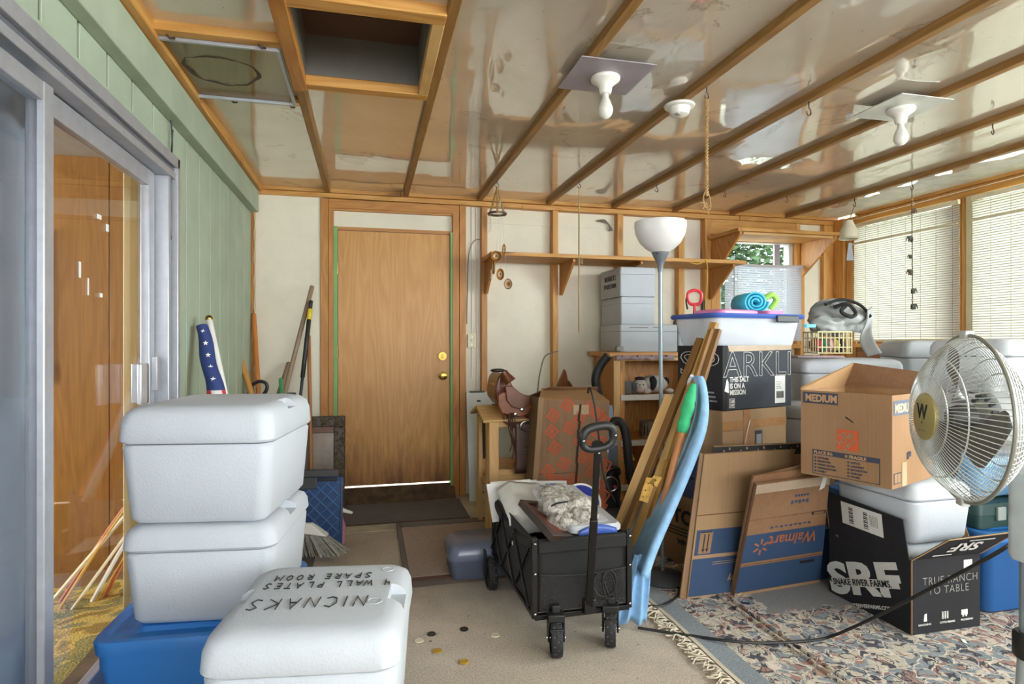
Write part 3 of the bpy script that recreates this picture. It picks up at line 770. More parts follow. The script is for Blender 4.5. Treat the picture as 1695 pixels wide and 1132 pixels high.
def foam_cooler(label, loc, rz, w, d, hb, hl, group=None, notch=True, mat=FOAM, taper=.93, r=.045, lid_over=.012, parts=True):
    """polystyrene shipping cooler: tapered body, thick lid with rounded shoulders and finger notches"""
    t = thing('foam_cooler', label, 'cooler', loc, rz, group)
    b = MB().rloft([(0.004, w*taper-.03, d*taper-.03, r*.7), (.02, w*taper, d*taper, r), (hb-.012, w, d, r), (hb-.004, w-.012, d-.012, r)])
    obj('body', b, mat, t, smooth=True)
    W, D = w+lid_over, d+lid_over
    l = MB().rloft([(hb, W-.012, D-.012, r), (hb+.008, W, D, r), (hb+hl*.55, W-.006, D-.006, r), (hb+hl*.8, W-.022, D-.022, r*1.05), (hb+hl*.94, W-.055, D-.055, r*1.1), (hb+hl, W-.10, D-.10, r*1.1)])
    lo = obj('lid', l, mat, t, smooth=True)
    if notch: cut(lo, [(-W/2-.02, -W/2+.045, -.045, .045, hb+hl-.03, hb+hl+.02), (W/2-.045, W/2+.02, -.045, .045, hb+hl-.03, hb+hl+.02)])
    return t
def tote(label, loc, rz, w, d, h, mat, lidmat, group=None, name='storage_tote', taper=.86, ribs=True):
    t = thing(name, label, 'tote', loc, rz, group)
    b = MB().rloft([(.002, w*taper-.03, d*taper-.03, .03), (.015, w*taper, d*taper, .04), (h*.72, w*.96, d*.96, .045), (h*.78, w*.985, d*.985, .05), (h-.03, w*.985, d*.985, .05)])
    obj('body', b, mat, t, smooth=True)
    l = MB().rloft([(h-.045, w+.012, d+.012, .06), (h-.012, w+.02, d+.02, .062), (h-.004, w+.01, d+.01, .06), (h-.002, w-.03, d-.03, .05), (h-.012, w-.05, d-.05, .045), (h-.012, w-.14, d-.14, .04), (h, w-.16, d-.16, .04)])
    obj('lid', l, lidmat, t, smooth=True)
    return t

# blue tote under the two big coolers, beside the sliding door
tote('blue lidded storage tote on the carpet under two stacked white coolers', (-.50, 2.20, 0), radians(-3), .50, .58, .40, BLUETOTE, BLUETOTE)
foam_cooler('large white foam cooler resting directly on the blue tote by the sliding door', (-.465, 2.19, .402), radians(-7), .435, .48, .225, .075, 'stacked white coolers by the sliding door')
foam_cooler('large white foam cooler on top of the stack by the sliding door', (-.465, 2.18, .704), radians(-9), .44, .48, .245, .11, 'stacked white coolers by the sliding door')
# cooler in front, on a low carton
cf = thing('cardboard_box', 'low open brown carton beneath the cooler with handwriting on its lid', 'box', (-.13, 1.565, 0), radians(-6))
obj('body', MB().box(-.20, .20, -.19, .19, 0, .29), CARD2, cf, bevel=.003)
obj('flap', MB().slab([(.20, -.05, .288), (.255, -.03, .272), (.25, .15, .276), (.20, .17, .288)], .004), CARDIN, cf)
obj('flap', MB().slab([(.20, .06, .262), (.285, .08, .25), (.275, .20, .252), (.20, .19, .262)], .004), CARDIN, cf)
t = foam_cooler('white foam cooler with black upside-down handwriting across its lid', (-.115, 1.56, .293), radians(-8), .415, .43, .245, .088)
zt = .245+.088
handwriting(t, [('NICNAKS', .056, .0, 0), ('4 WALL PLATES', .033, -.045, -.095), ('SPARE ROOM', .033, .01, -.148)], INK, (.12, -.03, zt+.0005), (-1, 0, 0), (0, -1, 0), r=.0016)
for k, (x, y, r_) in enumerate(((.14, -.06, .018), (.15, .14, .016))):
    obj('moulded_disc', MB().lathe([(r_, 0), (r_*.97, .0012), (r_*.9, .0012), (r_*.88, .0002)], 24, (x, y, zt)), FOAM, t, smooth=True)
dirt = NT('foam_scuff'); dn = dirt.noise(dirt.co, 170, 2, .8)
dirt.base('3a3a3a'); dirt.link(dirt.ramp(dn, [(.54, (0,0,0,1)), (.6, (.7,.7,.7,1))]), dirt.p.inputs['Alpha'])
sc_ = MB()
for k in range(24):
    a0, a1 = -.11+.22*k/24, -.11+.22*(k+1)/24
    h0, h1 = .022*sin(pi*k/24)+.002, .022*sin(pi*(k+1)/24)+.002
    sc_.add([(a0, -.2205, .20-h0), (a1, -.2205, .20-h1), (a1, -.2205, .20+h1*.4), (a0, -.2205, .20+h0*.4)], [(0,1,2,3)])
obj('scuff_mark', sc_, dirt.mat, t, smooth='open')

# mats on the floor
tag(obj('doormat', MB().box(-.24, .70, 4.19, 4.70, .002, .014), DARKMAT, loc=(.2, 4.4, .004), bevel=.004), 'dark brown ribbed doormat in front of the plywood door', 'mat')
t = thing('runner_rug', 'taupe runner rug with grey end bands lying before the doormat', 'rug', (.7, 3.6, 0))
obj('pile', MB().box(-.485, .6, -.40, .47, .001, .010), RUNNER, t, bevel=.003)
obj('end_band', MB().box(-.50, .6, .475, .57, .001, .013), RUNNERB, t, bevel=.003)
obj('end_band', MB().box(-.50, .6, -.52, -.475, .001, .013), RUNNERB, t, bevel=.003)
obj('end_band', MB().box(-.50, .6, -.47, -.43, .010, .014), plain('runner_stripe', '6a4c40', .9), t, bevel=.002)
obj('side_binding', MB().box(-.515, -.487, -.52, .57, .001, .013), RUNNERB, t, bevel=.003)
tag(obj('doormat', MB().box(-.62, -.30, 3.3, 4.0, .001, .008), DARKMAT, loc=(-.45, 3.6, .001)), 'dark mat beneath the broom head beside the cooler stack', 'mat')

# grey-blue box, small tools left of the door
t = thing('plastic_box', 'slate-blue plastic bin with rounded lid on the runner rug behind the wagon', 'box', (.62, 3.215, .012), radians(-1))
obj('body', MB().rloft([(0, .38, .25, .03), (.02, .40, .27, .04), (.10, .41, .28, .045)]), GREYBLUE, t, smooth=True)
obj('lid', MB().rloft([(.10, .425, .295, .05), (.12, .425, .295, .05), (.165, .405, .275, .055), (.182, .36, .235, .05)]), plastic('slate_lid', '6a728a', .25), t, smooth=True)

t = thing('broom', 'push-style broom head with grey bristles and white cap beside the coolers', 'broom', onfloor(500, 924, .012), radians(-12))
obj('cap', MB().hexa([(-.17, -.035, .17), (.15, -.035, .13), (.15, .035, .13), (-.17, .035, .17)], [(-.13, -.02, .205), (.06, -.02, .20), (.06, .02, .20), (-.13, .02, .205)]), WHITEP, t, bevel=.008)
mb = MB(); rnd = random.Random(5)
for k in range(340):
    u = rnd.random(); w = rnd.uniform(-.03, .03); x0 = -.16+.30*u; z0 = .165-.04*u
    mb.tube([(x0, w, z0), (x0*1.5+.05*u+rnd.uniform(-.01, .01), w*1.7, .003+.02*u+rnd.uniform(0, .01))], .0024, 3, cap=False)
o = obj('bristles', mb, plain('bristle_grey', 'aaa79c', .7, var=.25, vs=60), t); o['kind'] = 'stuff'
stick_obj('socket', t.matrix_basis @ V((-.05, 0, .195)), t.matrix_basis @ V((-.10, .06, .33)), .017, plain('broom_green', '3c8f5a', .5), t)
stick_obj('handle', t.matrix_basis @ V((-.10, .06, .33)), t.matrix_basis @ V((-.3, .5, 1.0)), .012, plain('broom_green', '3c8f5a', .5), t)

t = thing('folding_step', 'navy diamond-patterned folded step with a dark grey handle bar', 'step stool', (-.255, 3.75, .004), radians(-4), rot=(radians(-6), 0, radians(-6)))
NAVYP = plastic('navy_moulded', '2b456e', .4); DGREY = plain('dark_grey_plastic', '3e3e40', .5)
obj('panel', MB().box(-.15, .09, 0, .02, 0, .43), NAVYP, t, bevel=.004)
mb = MB()
for k in range(-6, 7):
    for s in (1, -1):
        pts = []
        for q in range(2):
            pass
        # diagonal ribs clipped to the panel
        c = k*.072
        x0, x1 = -.145, .085
        za, zb = .21+c+s*(x0+.03)*1.0, .21+c+s*(x1+.03)*1.0
        p, q_ = V((x0, -.002, za)), V((x1, -.002, zb))
        d = q_-p
        t0, t1 = 0.0, 1.0
        if abs(d.z) > 1e-6:
            ta, tb = (.01-p.z)/d.z, (.42-p.z)/d.z
            if ta > tb: ta, tb = tb, ta
            t0, t1 = max(t0, ta), min(t1, tb)
        if t1-t0 > .05: mb.tube([p+d*t0, p+d*t1], .005, 4)
obj('diamond_ribs', mb, plastic('navy_rib', '4a6c9c', .35), t)
obj('edge', MB().box(.088, .10, -.006, .024, 0, .43), NAVYP, t, bevel=.003)
obj('handle_bar', MB().box(-.18, .075, -.012, .03, .43, .475), DGREY, t, bevel=.006)
obj('handle_bar', MB().box(-.18, -.05, -.012, .03, .36, .43), DGREY, t, bevel=.006)
obj('grip', MB().box(-.045, .07, -.016, -.004, .405, .425), BLACKP, t, bevel=.004)
t = thing('spray_bottle', 'small pink and yellow spray bottle lying beside the doormat', 'bottle', (-.175, 3.86, .005)); t.scale = (1.45, 1.45, 1.45)
obj('body', MB().rloft([(0, .05, .04, .015), (.07, .055, .042, .018), (.11, .03, .03, .014)]), plastic('pink_bottle', 'c58aa4', .3, .9), t, smooth=True)
obj('collar', MB().lathe([(.014, .11), (.016, .13), (.012, .14)], 14), plastic('yellow_cap', 'd8b62c', .4), t, smooth=True)
obj('nozzle', MB().tube([(-.02, 0, .145), (.01, -.01, .143), (.055, -.02, .13)], [.012, .010, .005], 10), WHITEP, t, smooth=True)

# ornate frame against the wall
t = thing('carved_picture', 'dark carved ornate picture frame leaning beside the door jamb', 'picture frame', (-.50, 4.60, 0), 0, rot=(radians(-9), 0, 0))
FR = plain('carved_bronze', '41362b', .5, .2, var=.3, vs=30, bump=.6, bs=60)
for (x0, x1, z0, z1) in ((-.32, .33, .62, .70), (-.32, .33, 0, .08), (-.32, -.24, .08, .62), (.25, .33, .08, .62)):
    obj('frame_side', MB().box(x0, x1, -.02, .02, z0, z1), FR, t, bevel=.006)
mb = MB(); rnd = random.Random(2)
for k in range(150):
    s = rnd.random()
    if s < .4: p = V((rnd.uniform(-.31, .32), -.024, rnd.uniform(.63, .69)))
    else: p = V((rnd.uniform(.26, .32), -.024, rnd.uniform(.01, .69)))
    a = rnd.uniform(0, 6.28); r_ = rnd.uniform(.008, .016)
    mb.tube([p+V((r_*cos(a+q), -.004, r_*sin(a+q))) for q in (0, 1, 2, 3, 4)], [.002, .004, .005, .004, .002], 4)
o = obj('carving', mb, plain('carved_gilt', '7a6a52', .45, .3, var=.3, vs=40), t); o['kind'] = 'stuff'
obj('inner_frame', MB().box(-.24, .25, -.012, 0, .575, .62), plain('frame_inner', '6a4630', .5), t, bevel=.003)
obj('picture', MB().box(-.24, .25, .0, .006, .08, .575), plain('dark_picture', '8a7868', .3, var=.3, vs=5), t)

# long handled tools standing in the corner
OLDH = wood('weathered_handle', '8a7260', 'a08872', '5e4a3a', 'z', 2, .7, 0); BRH = wood('brown_handle', '9a6238', 'b57a48', '70401e', 'z', 2, .5, 0); YEH = wood('golden_handle', 'b98440', 'd09c56', '93602a', 'z', 2, .45, 0)
def tool(label, name, top, bot, r, mat, cat='tool'):
    t = thing(name, label, cat, bot, group='long handled tools in the corner')
    stick_obj('handle', bot, top, r, mat, t); return t
g = tool('weathered grey wooden rake handle leaning to the door stud, tallest of the corner tools', 'rake', at(517, 473, 4.42), onfloor(415, 870, .02), .016, OLDH)
obj('head', MB().tube([(-.14, 0, 0), (.14, 0, 0)], .008, 6), BLACKM, g)
t = thing('extension_pole', 'black pole with a bright yellow band leaning left of the door', 'tool', onfloor(474, 865, .005), group='long handled tools in the corner')
p0, p1 = onfloor(474, 865, .005), at(515, 497, 4.35); lp = lambda f: p0+(p1-p0)*f
stick_obj('pole', lp(0), lp(.66), .011, plain('pole_blued', '3a4048', .35, .6), t)
stick_obj('grip', lp(.64), lp(.91), .016, BLACKP, t); stick_obj('band', lp(.91), lp(.96), .017, plain('yellow_band', 'e0c020', .4), t); stick_obj('tip', lp(.96), lp(1), .014, BLACKP, t)
tool('slim reddish-brown wooden handle standing upright behind the black pole', 'hoe', at(511, 555, 4.5), onfloor(516, 850, .005), .014, BRH)
tool('short thick worn handle stub leaning against the white wall', 'sledge_hammer', at(480, 600, 4.5), at(448, 700, 4.3), .024, OLDH)
t = tool('dark metal pry bar standing before the ornate frame', 'pry_bar', at(507, 672, 4.3), (-.42, 3.98, 0), .011, BLACKM)
obj('hook', MB().box(-.035, .02, -.015, .015, -.01, .02), BLACKM, t); t.children[-1].location = at(507, 672, 4.3)-t.location
tool('orange-brown smooth handle standing in the room corner', 'axe_handle', at(420, 519, 4.45), (-.72, 4.5, .35), .017, wood('orange_handle', 'c07434', 'd08844', '8e4c1c', 'z', 2, .4, 0))
tool('short golden handle leaning toward the green wall', 'hammer', at(397, 590, 4.2), at(425, 680, 4.1), .020, YEH)
t = thing('shovel', 'black D-shaped plastic grip of a shovel showing above the cooler', 'shovel', at(428, 655, 4.2), group='long handled tools in the corner')
gp = [(-.06, 0, 0), (-.045, 0, .07), (0, 0, .10), (.045, 0, .09), (.055, 0, .05), (.02, 0, 0)]
obj('grip', MB().tube(curve_pts([V(p) for p in gp], 5, True), .012, 8, closed=True), BLACKP, t, smooth=True)
stick_obj('shaft', t.location+V((0, 0, 0)), t.location+V((-.03, .1, -1.0)), .014, BLACKP, t)
t = thing('rubber_mallet', 'dark green hammer head at the foot of the weathered handles', 'hammer', at(475, 655, 4.3), group='long handled tools in the corner')
obj('head', MB().tube([(-.06, 0, 0), (.06, -.01, 0)], .024, 12), plain('mallet_green', '3e5248', .6), t, smooth=True)
stick_obj('handle', t.location, t.location+V((.02, .05, -.6)), .012, OLDH, t)

# rolled flag
t = thing('flag', 'rolled stars and stripes flag on a white pole leaning to the green wall', 'flag', (-.62, 2.95, .0))
p0, p1 = V((-.55, 2.98, .55)), at(324, 527, 2.98)
p1.x = max(p1.x, XL+.075)
stick_obj('pole', p0, p1, .015, WHITEP, t)
obj('finial', MB().blob(p1-t.location, (.018, .018, .018)), BRASS, t, smooth=True)
d = (p1-p0)
def flagpt(u, v):
    c = p0+d*(.02+.93*v); r = .022+.022*(1-v)+.004*sin(v*21+u*9)
    a = 2*pi*u
    s = d.normalized().orthogonal(); w = d.normalized().cross(s)
    return c-t.location+V((-.036, -.012, 0))*(1)+s*cos(a)*r+w*sin(a)*r
FN = NT('flag_cloth'); uvz = FN.n('SeparateXYZ', {0: FN.tc.outputs['Generated']})
stripe = FN.math('FRACT', FN.math('ADD', FN.math('MULTIPLY', uvz.outputs['X'], 3.2), FN.math('MULTIPLY', uvz.outputs['Z'], 2.4)))
c = FN.mix(FN.math('GREATER_THAN', stripe, .5), 'c23a44', 'dcd6d6')
blue = FN.math('GREATER_THAN', uvz.outputs['Z'], .60)
c = FN.mix(blue, c, '27386e'); FN.base(c); FN.set(rough=.7)
obj('cloth', MB().grid(flagpt, 20, 24), FN.mat, t, smooth='all')
smb = MB(); side = d.normalized().cross(V((.4, 1, 0))).normalized(); nrm = V((-.35, -.93, 0.0))
for k in range(5):
    c0 = p0+d*(.64+.07*k)-t.location+V((-.036, -.012, 0))+V((.25, -1, 0)).normalized()*(.044-.012*(k/5)); 
    ax = V((1, .25, 0)).normalized()
    st5 = []
    for q in range(10):
        r_ = .013 if q % 2 == 0 else .0055
        a = pi/2+2*pi*q/10
        st5.append(c0+ax*r_*cos(a)+Z*r_*sin(a))
    smb.add([c0+V((.25,-1,0))*.002]+st5, [(0, q+1, (q+1) % 10+1) for q in range(10)])
obj('stars', smb, PRINTWHITE, t, smooth='open')

# white metal panel leaning right of the door
t = thing('metal_panel', 'white enamelled metal panel with dark slot leaning on the studs', 'panel', (.77, 4.63, 0), 0, rot=(radians(-11), 0, 0))
pb = MB().box(0, .34, 0, .02, 0, .86); po = obj('sheet', pb, plain('enamel_white', 'c9c9bf', .4), t, bevel=.003)
obj('slot', MB().box(.12, .17, -.003, .001, .18, .70), plain('slot_dark', '4a3a2c', .8), t)
for z in (.06, .78): obj('keyhole', MB().box(.085, .115, -.004, .001, z, z+.015), BLACKM, t, bevel=.002)
obj('top_clip', MB().box(.03, .15, -.006, .026, .855, .868), BLACKM, t, bevel=.003)

# switch plate
t = thing('light_switch', 'cream light switch plate on the stud right of the plywood door', 'switch', (.83, 4.865, 1.26))
obj('plate', MB().box(-.035, .035, 0, .008, -.057, .057), CREAMP, t, bevel=.003)
obj('toggle', MB().box(-.005, .005, -.012, .0, -.004, .014), CREAMP, t, bevel=.002)
for z in (-.03, .03): obj('screw', MB().lathe([(.003, -.001), (.003, .001)], 8, (0, 0, z), 'y'), STEEL, t)
t = thing('light_switch', 'small grey screw plate on the green boards above the cooler', 'switch', (XL, 3.0, .93))
obj('plate', MB().box(0, .006, -.012, .012, -.03, .02), plain('painted_plate', 'a5ab98', .5), t, bevel=.002)

# poker chips on the carpet
for (px, py, m, lab) in ((694, 1060, 'd8ceb4', 'cream disc, the one nearest the marked cooler'), (714, 1049, '1c1c1e', 'black disc beside the cream disc near the marked cooler'), (768, 1041, '1c1c1e', 'black disc farthest back, standing alone on the carpet'),
                         (724, 1077, 'b08a34', 'gold disc just in front of the cream and black pair'), (768, 1095, 'b08a34', 'gold disc closest to the camera'), (820, 1051, 'd8ceb4', 'cream disc closest to the wagon wheels')):
    p = onfloor(px, py, .004)
    tag(obj('game_token', MB().lathe([(.017, 0), (.019, .0015), (.019, .004), (.017, .0055), (.014, .005)], 24, (0, 0, 0)), plain('token_'+m, m, .4, var=.02), smooth=True), lab, 'token', 'round tokens scattered on the carpet')
    C.objects[-1].location = (p.x, p.y, .001)

# things in the room beyond the glass
t = thing('area_rug', 'yellow and green patterned rug seen through the sliding door', 'rug', (-2.0, 2.9, -.22))
yr = NT('yellow_rug'); c = yr.ramp(yr.noise(yr.co, 4.5, 2, .4, 1.2), [(.38, '8f7428'), (.44, 'c8a850'), (.52, 'c8ac58'), (.56, '7c7a48'), (.62, '9a8a4c')]); yr.base(c); yr.set(rough=.95); yr.bump(yr.noise(yr.co, 90, 3), 1, .01)
obj('pile', MB().grid(lambda u, v: (-1.6+2.55*u if u < .98 else .84, -1.6+2.7*v, .06+.035*noise.noise(V((u*6, v*6, 0)))), 30, 30), yr.mat, t, smooth='all')
t = thing('drape', 'cream pleated drape hanging behind the sliding glass next to the jamb', 'curtain', (XL-.12, 2.93, -.1))
obj('cloth', MB().grid(lambda u, v: (-.03+.02*sin(u*14), -.10+.17*u, .15+2.0*v), 30, 4), DRAPE, t, smooth='all', solid=.002)
t = thing('curtain', 'blue-grey sheer curtain behind the nearer sliding door panel', 'curtain', (XL-.13, 1.0, -.1))
obj('cloth', MB().grid(lambda u, v: (.012*sin(u*64)+.012*sin(u*23+v*2), -.9+2.06*u, .15+1.98*v), 180, 6), CURTAIN, t, smooth='all', solid=.001)
t = thing('hung_picture', 'carved wooden frame hanging on the knotty panelling indoors', 'picture frame', (-1.98, 4.36, 1.35))
for (x0, x1, z0, z1) in ((-.5, 0, .55, .61), (-.5, 0, -.35, -.29), (-.06, 0, -.29, .55), (-.5, -.44, -.29, .55)):
    obj('frame_side', MB().box(x0, x1, -.03, 0, z0, z1), fir('z'), t, bevel=.01)
obj('picture', MB().box(-.44, -.06, -.012, -.004, -.29, .55), plain('indoor_picture', '4a3420', .5), t)
rnd = random.Random(11)
t = thing('dried_bouquet', 'bundle of long dried stems leaning on the panelling beyond the glass', 'plant', (-1.35, 3.7, -.2))
for k in range(11):
    a = V((-.25+.06*k*rnd.uniform(.6, 1.2)-.1, rnd.uniform(-.1, .1), 0)); b = V((.42+rnd.uniform(-.06, .05), .1, 1.0+rnd.uniform(-.2, .15)))
    m_ = a.lerp(b, .5)+V((.04*rnd.uniform(-1, 1), 0, .03))
    obj('stem', MB().tube(curve_pts([a, m_, b], 6), rnd.choice((.004, .008, .011)), 5), plain('stem_%d' % (k % 4), ('d8c8a4', 'b8602c', 'c8962c', 'e0dccc')[k % 4], .6), t, smooth=True)

# ------------------------------------------------------------------ folding wagon
W0 = V((.845, 2.66, 0)); RZ = radians(1.0)
t = thing('folding_wagon', 'black canvas folding wagon with four wheels and long pull handle', 'wagon', W0, RZ)
hx, hy0, hy1 = .205, -.345, .38       # half width, front, rear (local)
ZB, ZT = .165, .455
f = lambda name, p0, p1, w=.018, tt=.018, m=BLACKM, par=t: stick_obj(name, t.matrix_basis @ V(p0), t.matrix_basis @ V(p1), (w, tt), m, par, .002)
for sx in (-1, 1):
    f('corner_post', (sx*hx, hy0, ZB-.02), (sx*hx, hy0, ZT+.012), .022, .026)
    f('corner_post', (sx*hx, hy1, ZB-.02), (sx*hx, hy1, ZT+.0), .022, .022)
    for k in range(3):
        y0 = hy0+.02+k*.235; y1 = y0+.235
        f('cross_brace', (sx*(hx+.012), y0, ZT-.03), (sx*(hx+.012), y1, ZB+.02), .012, .006)
        f('cross_brace', (sx*(hx+.018), y0, ZB+.02), (sx*(hx+.018), y1, ZT-.03), .012, .006)
    f('side_rail', (sx*hx, hy0, ZB-.012), (sx*hx, hy1, ZB-.012))
f('front_rail', (-hx, hy0, ZB-.018), (hx, hy0, ZB-.018), .024, .02)
f('rear_rail', (-hx, hy1, ZB-.018), (hx, hy1, ZB-.018))
for sx in (-1, 1):
    for z in (ZB+.0, ZB+.16, ZT-.01):
        obj('bolt', MB().blob((sx*hx, hy0-.016, z), (.006, .005, .006), 8, 6), STEEL, t, smooth=True)
# canvas tub: outer sides sagging a little, hemmed rim
def side(p0, p1, bow):
    p0, p1 = V(p0), V(p1); n = V(((p1-p0).y, -(p1-p0).x, 0)).normalized()
    return MB().grid(lambda u, v: p0+(p1-p0)*u+Z*((ZT-ZB-.005)*v)+n*bow*sin(pi*u)*sin(pi*(.15+.85*v))*(1+.5*noise.noise(V((u*5, v*4, bow*50)))), 14, 8)
o_ = .004
for nm, a, b, bow in (('canvas_front', (-hx+.01, hy0, ZB), (hx-.01, hy0, ZB), .008), ('canvas_side', (hx-.004, hy0+.01, ZB), (hx-.004, hy1-.01, ZB), .012), ('canvas_rear', (hx-.01, hy1, ZB), (-hx+.01, hy1, ZB), .006), ('canvas_side', (-hx+.004, hy1-.01, ZB), (-hx+.004, hy0+.01, ZB), .012)):
    obj(nm, side(a, b, bow), BLACKF, t, smooth='all', solid=.004)
obj('canvas_bottom', MB().box(-hx+.01, hx-.01, hy0+.01, hy1-.01, ZB-.004, ZB+.004), BLACKF, t)
rim = [(-hx, hy0-.006, ZT-.012), (hx, hy0-.006, ZT-.012)]
obj('rim_hem', MB().box(-hx+.012, hx-.012, hy0-.016, hy0+.012, ZT-.055, ZT+.003), BLACKF, t, bevel=.008)
obj('rim_hem', MB().box(-hx+.012, hx-.012, hy1-.012, hy1+.012, ZT-.05, ZT+.003), BLACKF, t, bevel=.008)
for sx in (-1, 1):
    obj('rim_hem', MB().grid(lambda u, v: (sx*hx+.014*cos(2*pi*v), hy0+(hy1-hy0)*u, ZT-.02-.05*sin(pi*u)+.022*sin(2*pi*v)), 16, 10), BLACKF, t, smooth='all')
# mesh pocket and cords on the front
NET = NT('pocket_net'); nb = NET.math('MULTIPLY', 1, 1); NET.base('2a2829'); NET.set(rough=.8, alpha=.55)
obj('mesh_pocket', MB().grid(lambda u, v: (-hx+.02+(2*hx-.04)*u, hy0-.018-.006*sin(pi*u), ZB+.005+.15*v-.01*sin(pi*u)*v), 12, 4), NET.mat, t, smooth='all')
obj('pocket_hem', MB().tube([(-hx+.02+(2*hx-.04)*u/12, hy0-.02-.006*sin(pi*u/12), ZB+.155-.01*sin(pi*u/12)) for u in range(13)], .003, 6), BLACKM, t, smooth=True)
obj('loop_cord', MB().tube(curve_pts([V((.09+.05*cos(a), hy0-.028, ZB+.10+.055*sin(a))) for a in [k*pi/6 for k in range(20)]], 3), .002, 5), BLACKP, t, smooth=True)
obj('loop_cord', MB().tube(curve_pts([V((.11+.03*cos(a*1.1), hy0-.028, ZB+.085+.07*sin(a))) for a in [k*pi/6 for k in range(20)]], 3), .002, 5), BLACKP, t, smooth=True)
# wheels: front casters on forks, rear wheels on the posts
def wheel(x, y, r, w, yaw, front):
    root = bpy.data.objects.new('wheel', None)
    M = Matrix.Translation((x, y, r)) @ Matrix.Rotation(yaw, 4, 'Z')
    tyre = MB().lathe([(r*.80, -w/2), (r*.95, -w/2), (r, -w*.3), (r, w*.3), (r*.95, w/2), (r*.80, w/2)], 36, axis='x', cap=False)
    hub = MB().lathe([(r*.80, -w*.36), (r*.70, -w*.30), (r*.30, -w*.28), (r*.22, -w*.5), (r*.10, -w*.5)], 36, axis='x')
    hub.lathe([(r*.80, w*.36), (r*.70, w*.30), (r*.30, w*.28), (r*.22, w*.5), (r*.10, w*.5)], 36, axis='x')
    hb_ = MB().lathe([(r*.81, -w*.3), (r*.81, w*.3)], 36, axis='x')
    ob = obj('wheel', tyre.xf(M), plain('tyre_rubber', '201f20', .75, bump=.3, bs=150), t, smooth=True)
    obj('rim', hub.xf(M), BLACKP, ob, smooth=True); obj('rim_disc', hb_.xf(M), BLACKP, ob, smooth=True)
    tr = MB()
    for k in range(28):
        a = 2*pi*k/28
        tr.xf(Matrix.Identity(4)); 
        c_ = V((w*.18*(1 if k % 2 else -1), r*cos(a), r*sin(a)))
        e1 = V((w*.16, 0, 0)); e2 = V((0, -sin(a), cos(a)))*r*.05; nn = V((0, cos(a), sin(a)))*.0018
        q = [c_-e1-e2, c_+e1-e2, c_+e1+e2, c_-e1+e2]
        tr.add([p+nn for p in q]+[p-nn for p in q], [(0,1,2,3),(0,1,5,4),(1,2,6,5),(2,3,7,6),(3,0,4,7)])
    obj('tread', tr.xf(M), plain('tyre_tread', '39373a', .7), ob, smooth='open')
    if front:
        fk = MB().box(-w*.75, w*.75, -.03, .035, r*.95, r*1.35)
        fk.box(-w*.78, -w*.58, -.024, .03, -.01, r*1.05); fk.box(w*.58, w*.78, -.024, .03, -.01, r*1.05)
        fk.box(-.016, .016, -.012, .016, r*1.35, r*1.75)
        obj('fork', fk.xf(M), BLACKP, t, bevel=.004)
        obj('axle_bolt', MB().tube([(-w*.84, 0, 0), (w*.84, 0, 0)], .006, 8).xf(M), STEEL, t, smooth=True)
        obj('brake_tab', MB().box(-w*.6, w*.6, -.055, -.03, r*.55, r*.75).xf(M), BLACKP, t, bevel=.003)
    else:
        fk = MB().box(-w*.9, -w*.62, -.02, .02, -.01, .12)
        obj('bracket', fk.xf(M), BLACKM, t, bevel=.003)
wheel(-.125, hy0-.035, .074, .044, radians(-13), True)
wheel(.118, hy0-.015, .074, .044, radians(-24), True)
wheel(-hx-.03, hy1-.06, .078, .04, 0, False)
wheel(hx+.03, hy1-.06, .078, .04, 0, False)
# pull handle
P0 = V((.02, hy0-.025, .175)); Mi = t.matrix_basis.inverted()
P2 = Mi @ at(989, 748, 2.12); P1 = P0.lerp(P2, .60)
stick_obj('handle_tube', t.matrix_basis @ P0, t.matrix_basis @ P1, (.030, .022), BLACKM, t, .004)
stick_obj('handle_tube', t.matrix_basis @ P1, t.matrix_basis @ P2, (.024, .017), BLACKM, t, .004)
obj('handle_joint', MB().box(P0.x-.026, P0.x+.026, P0.y-.016, P0.y+.02, .15, .21), BLACKM, t, bevel=.005)
gc = Mi @ at(990, 724, 2.09)
dirp = (P2-P0).normalized(); sd = dirp.cross(V((0, 1, 0))).normalized()
gd = (dirp*.3+Z).normalized(); gp = []
for k in range(28):
    a = 2*pi*k/28
    gp.append(gc+sd*.058*math.copysign(abs(cos(a))**.72, cos(a))+gd*.040*math.copysign(abs(sin(a))**.72, sin(a)))
obj('grip', MB().tube(gp, [(.0155 if gp[i].z > gc.z else .0125) for i in range(28)], 10, closed=True), BLACKP, t, smooth=True)
obj('grip_neck', MB().tube([gc-dirp*.028, P2], [.022, .014], 10), BLACKP, t, smooth=True)
for q in (gc+sd*.06, gc-sd*.06, gc-dirp*.045, gc-dirp*.062):
    obj('rivet', MB().blob(q+V((0, -.017, 0)), (.004, .003, .004), 8, 6), STEEL, t, smooth=True)

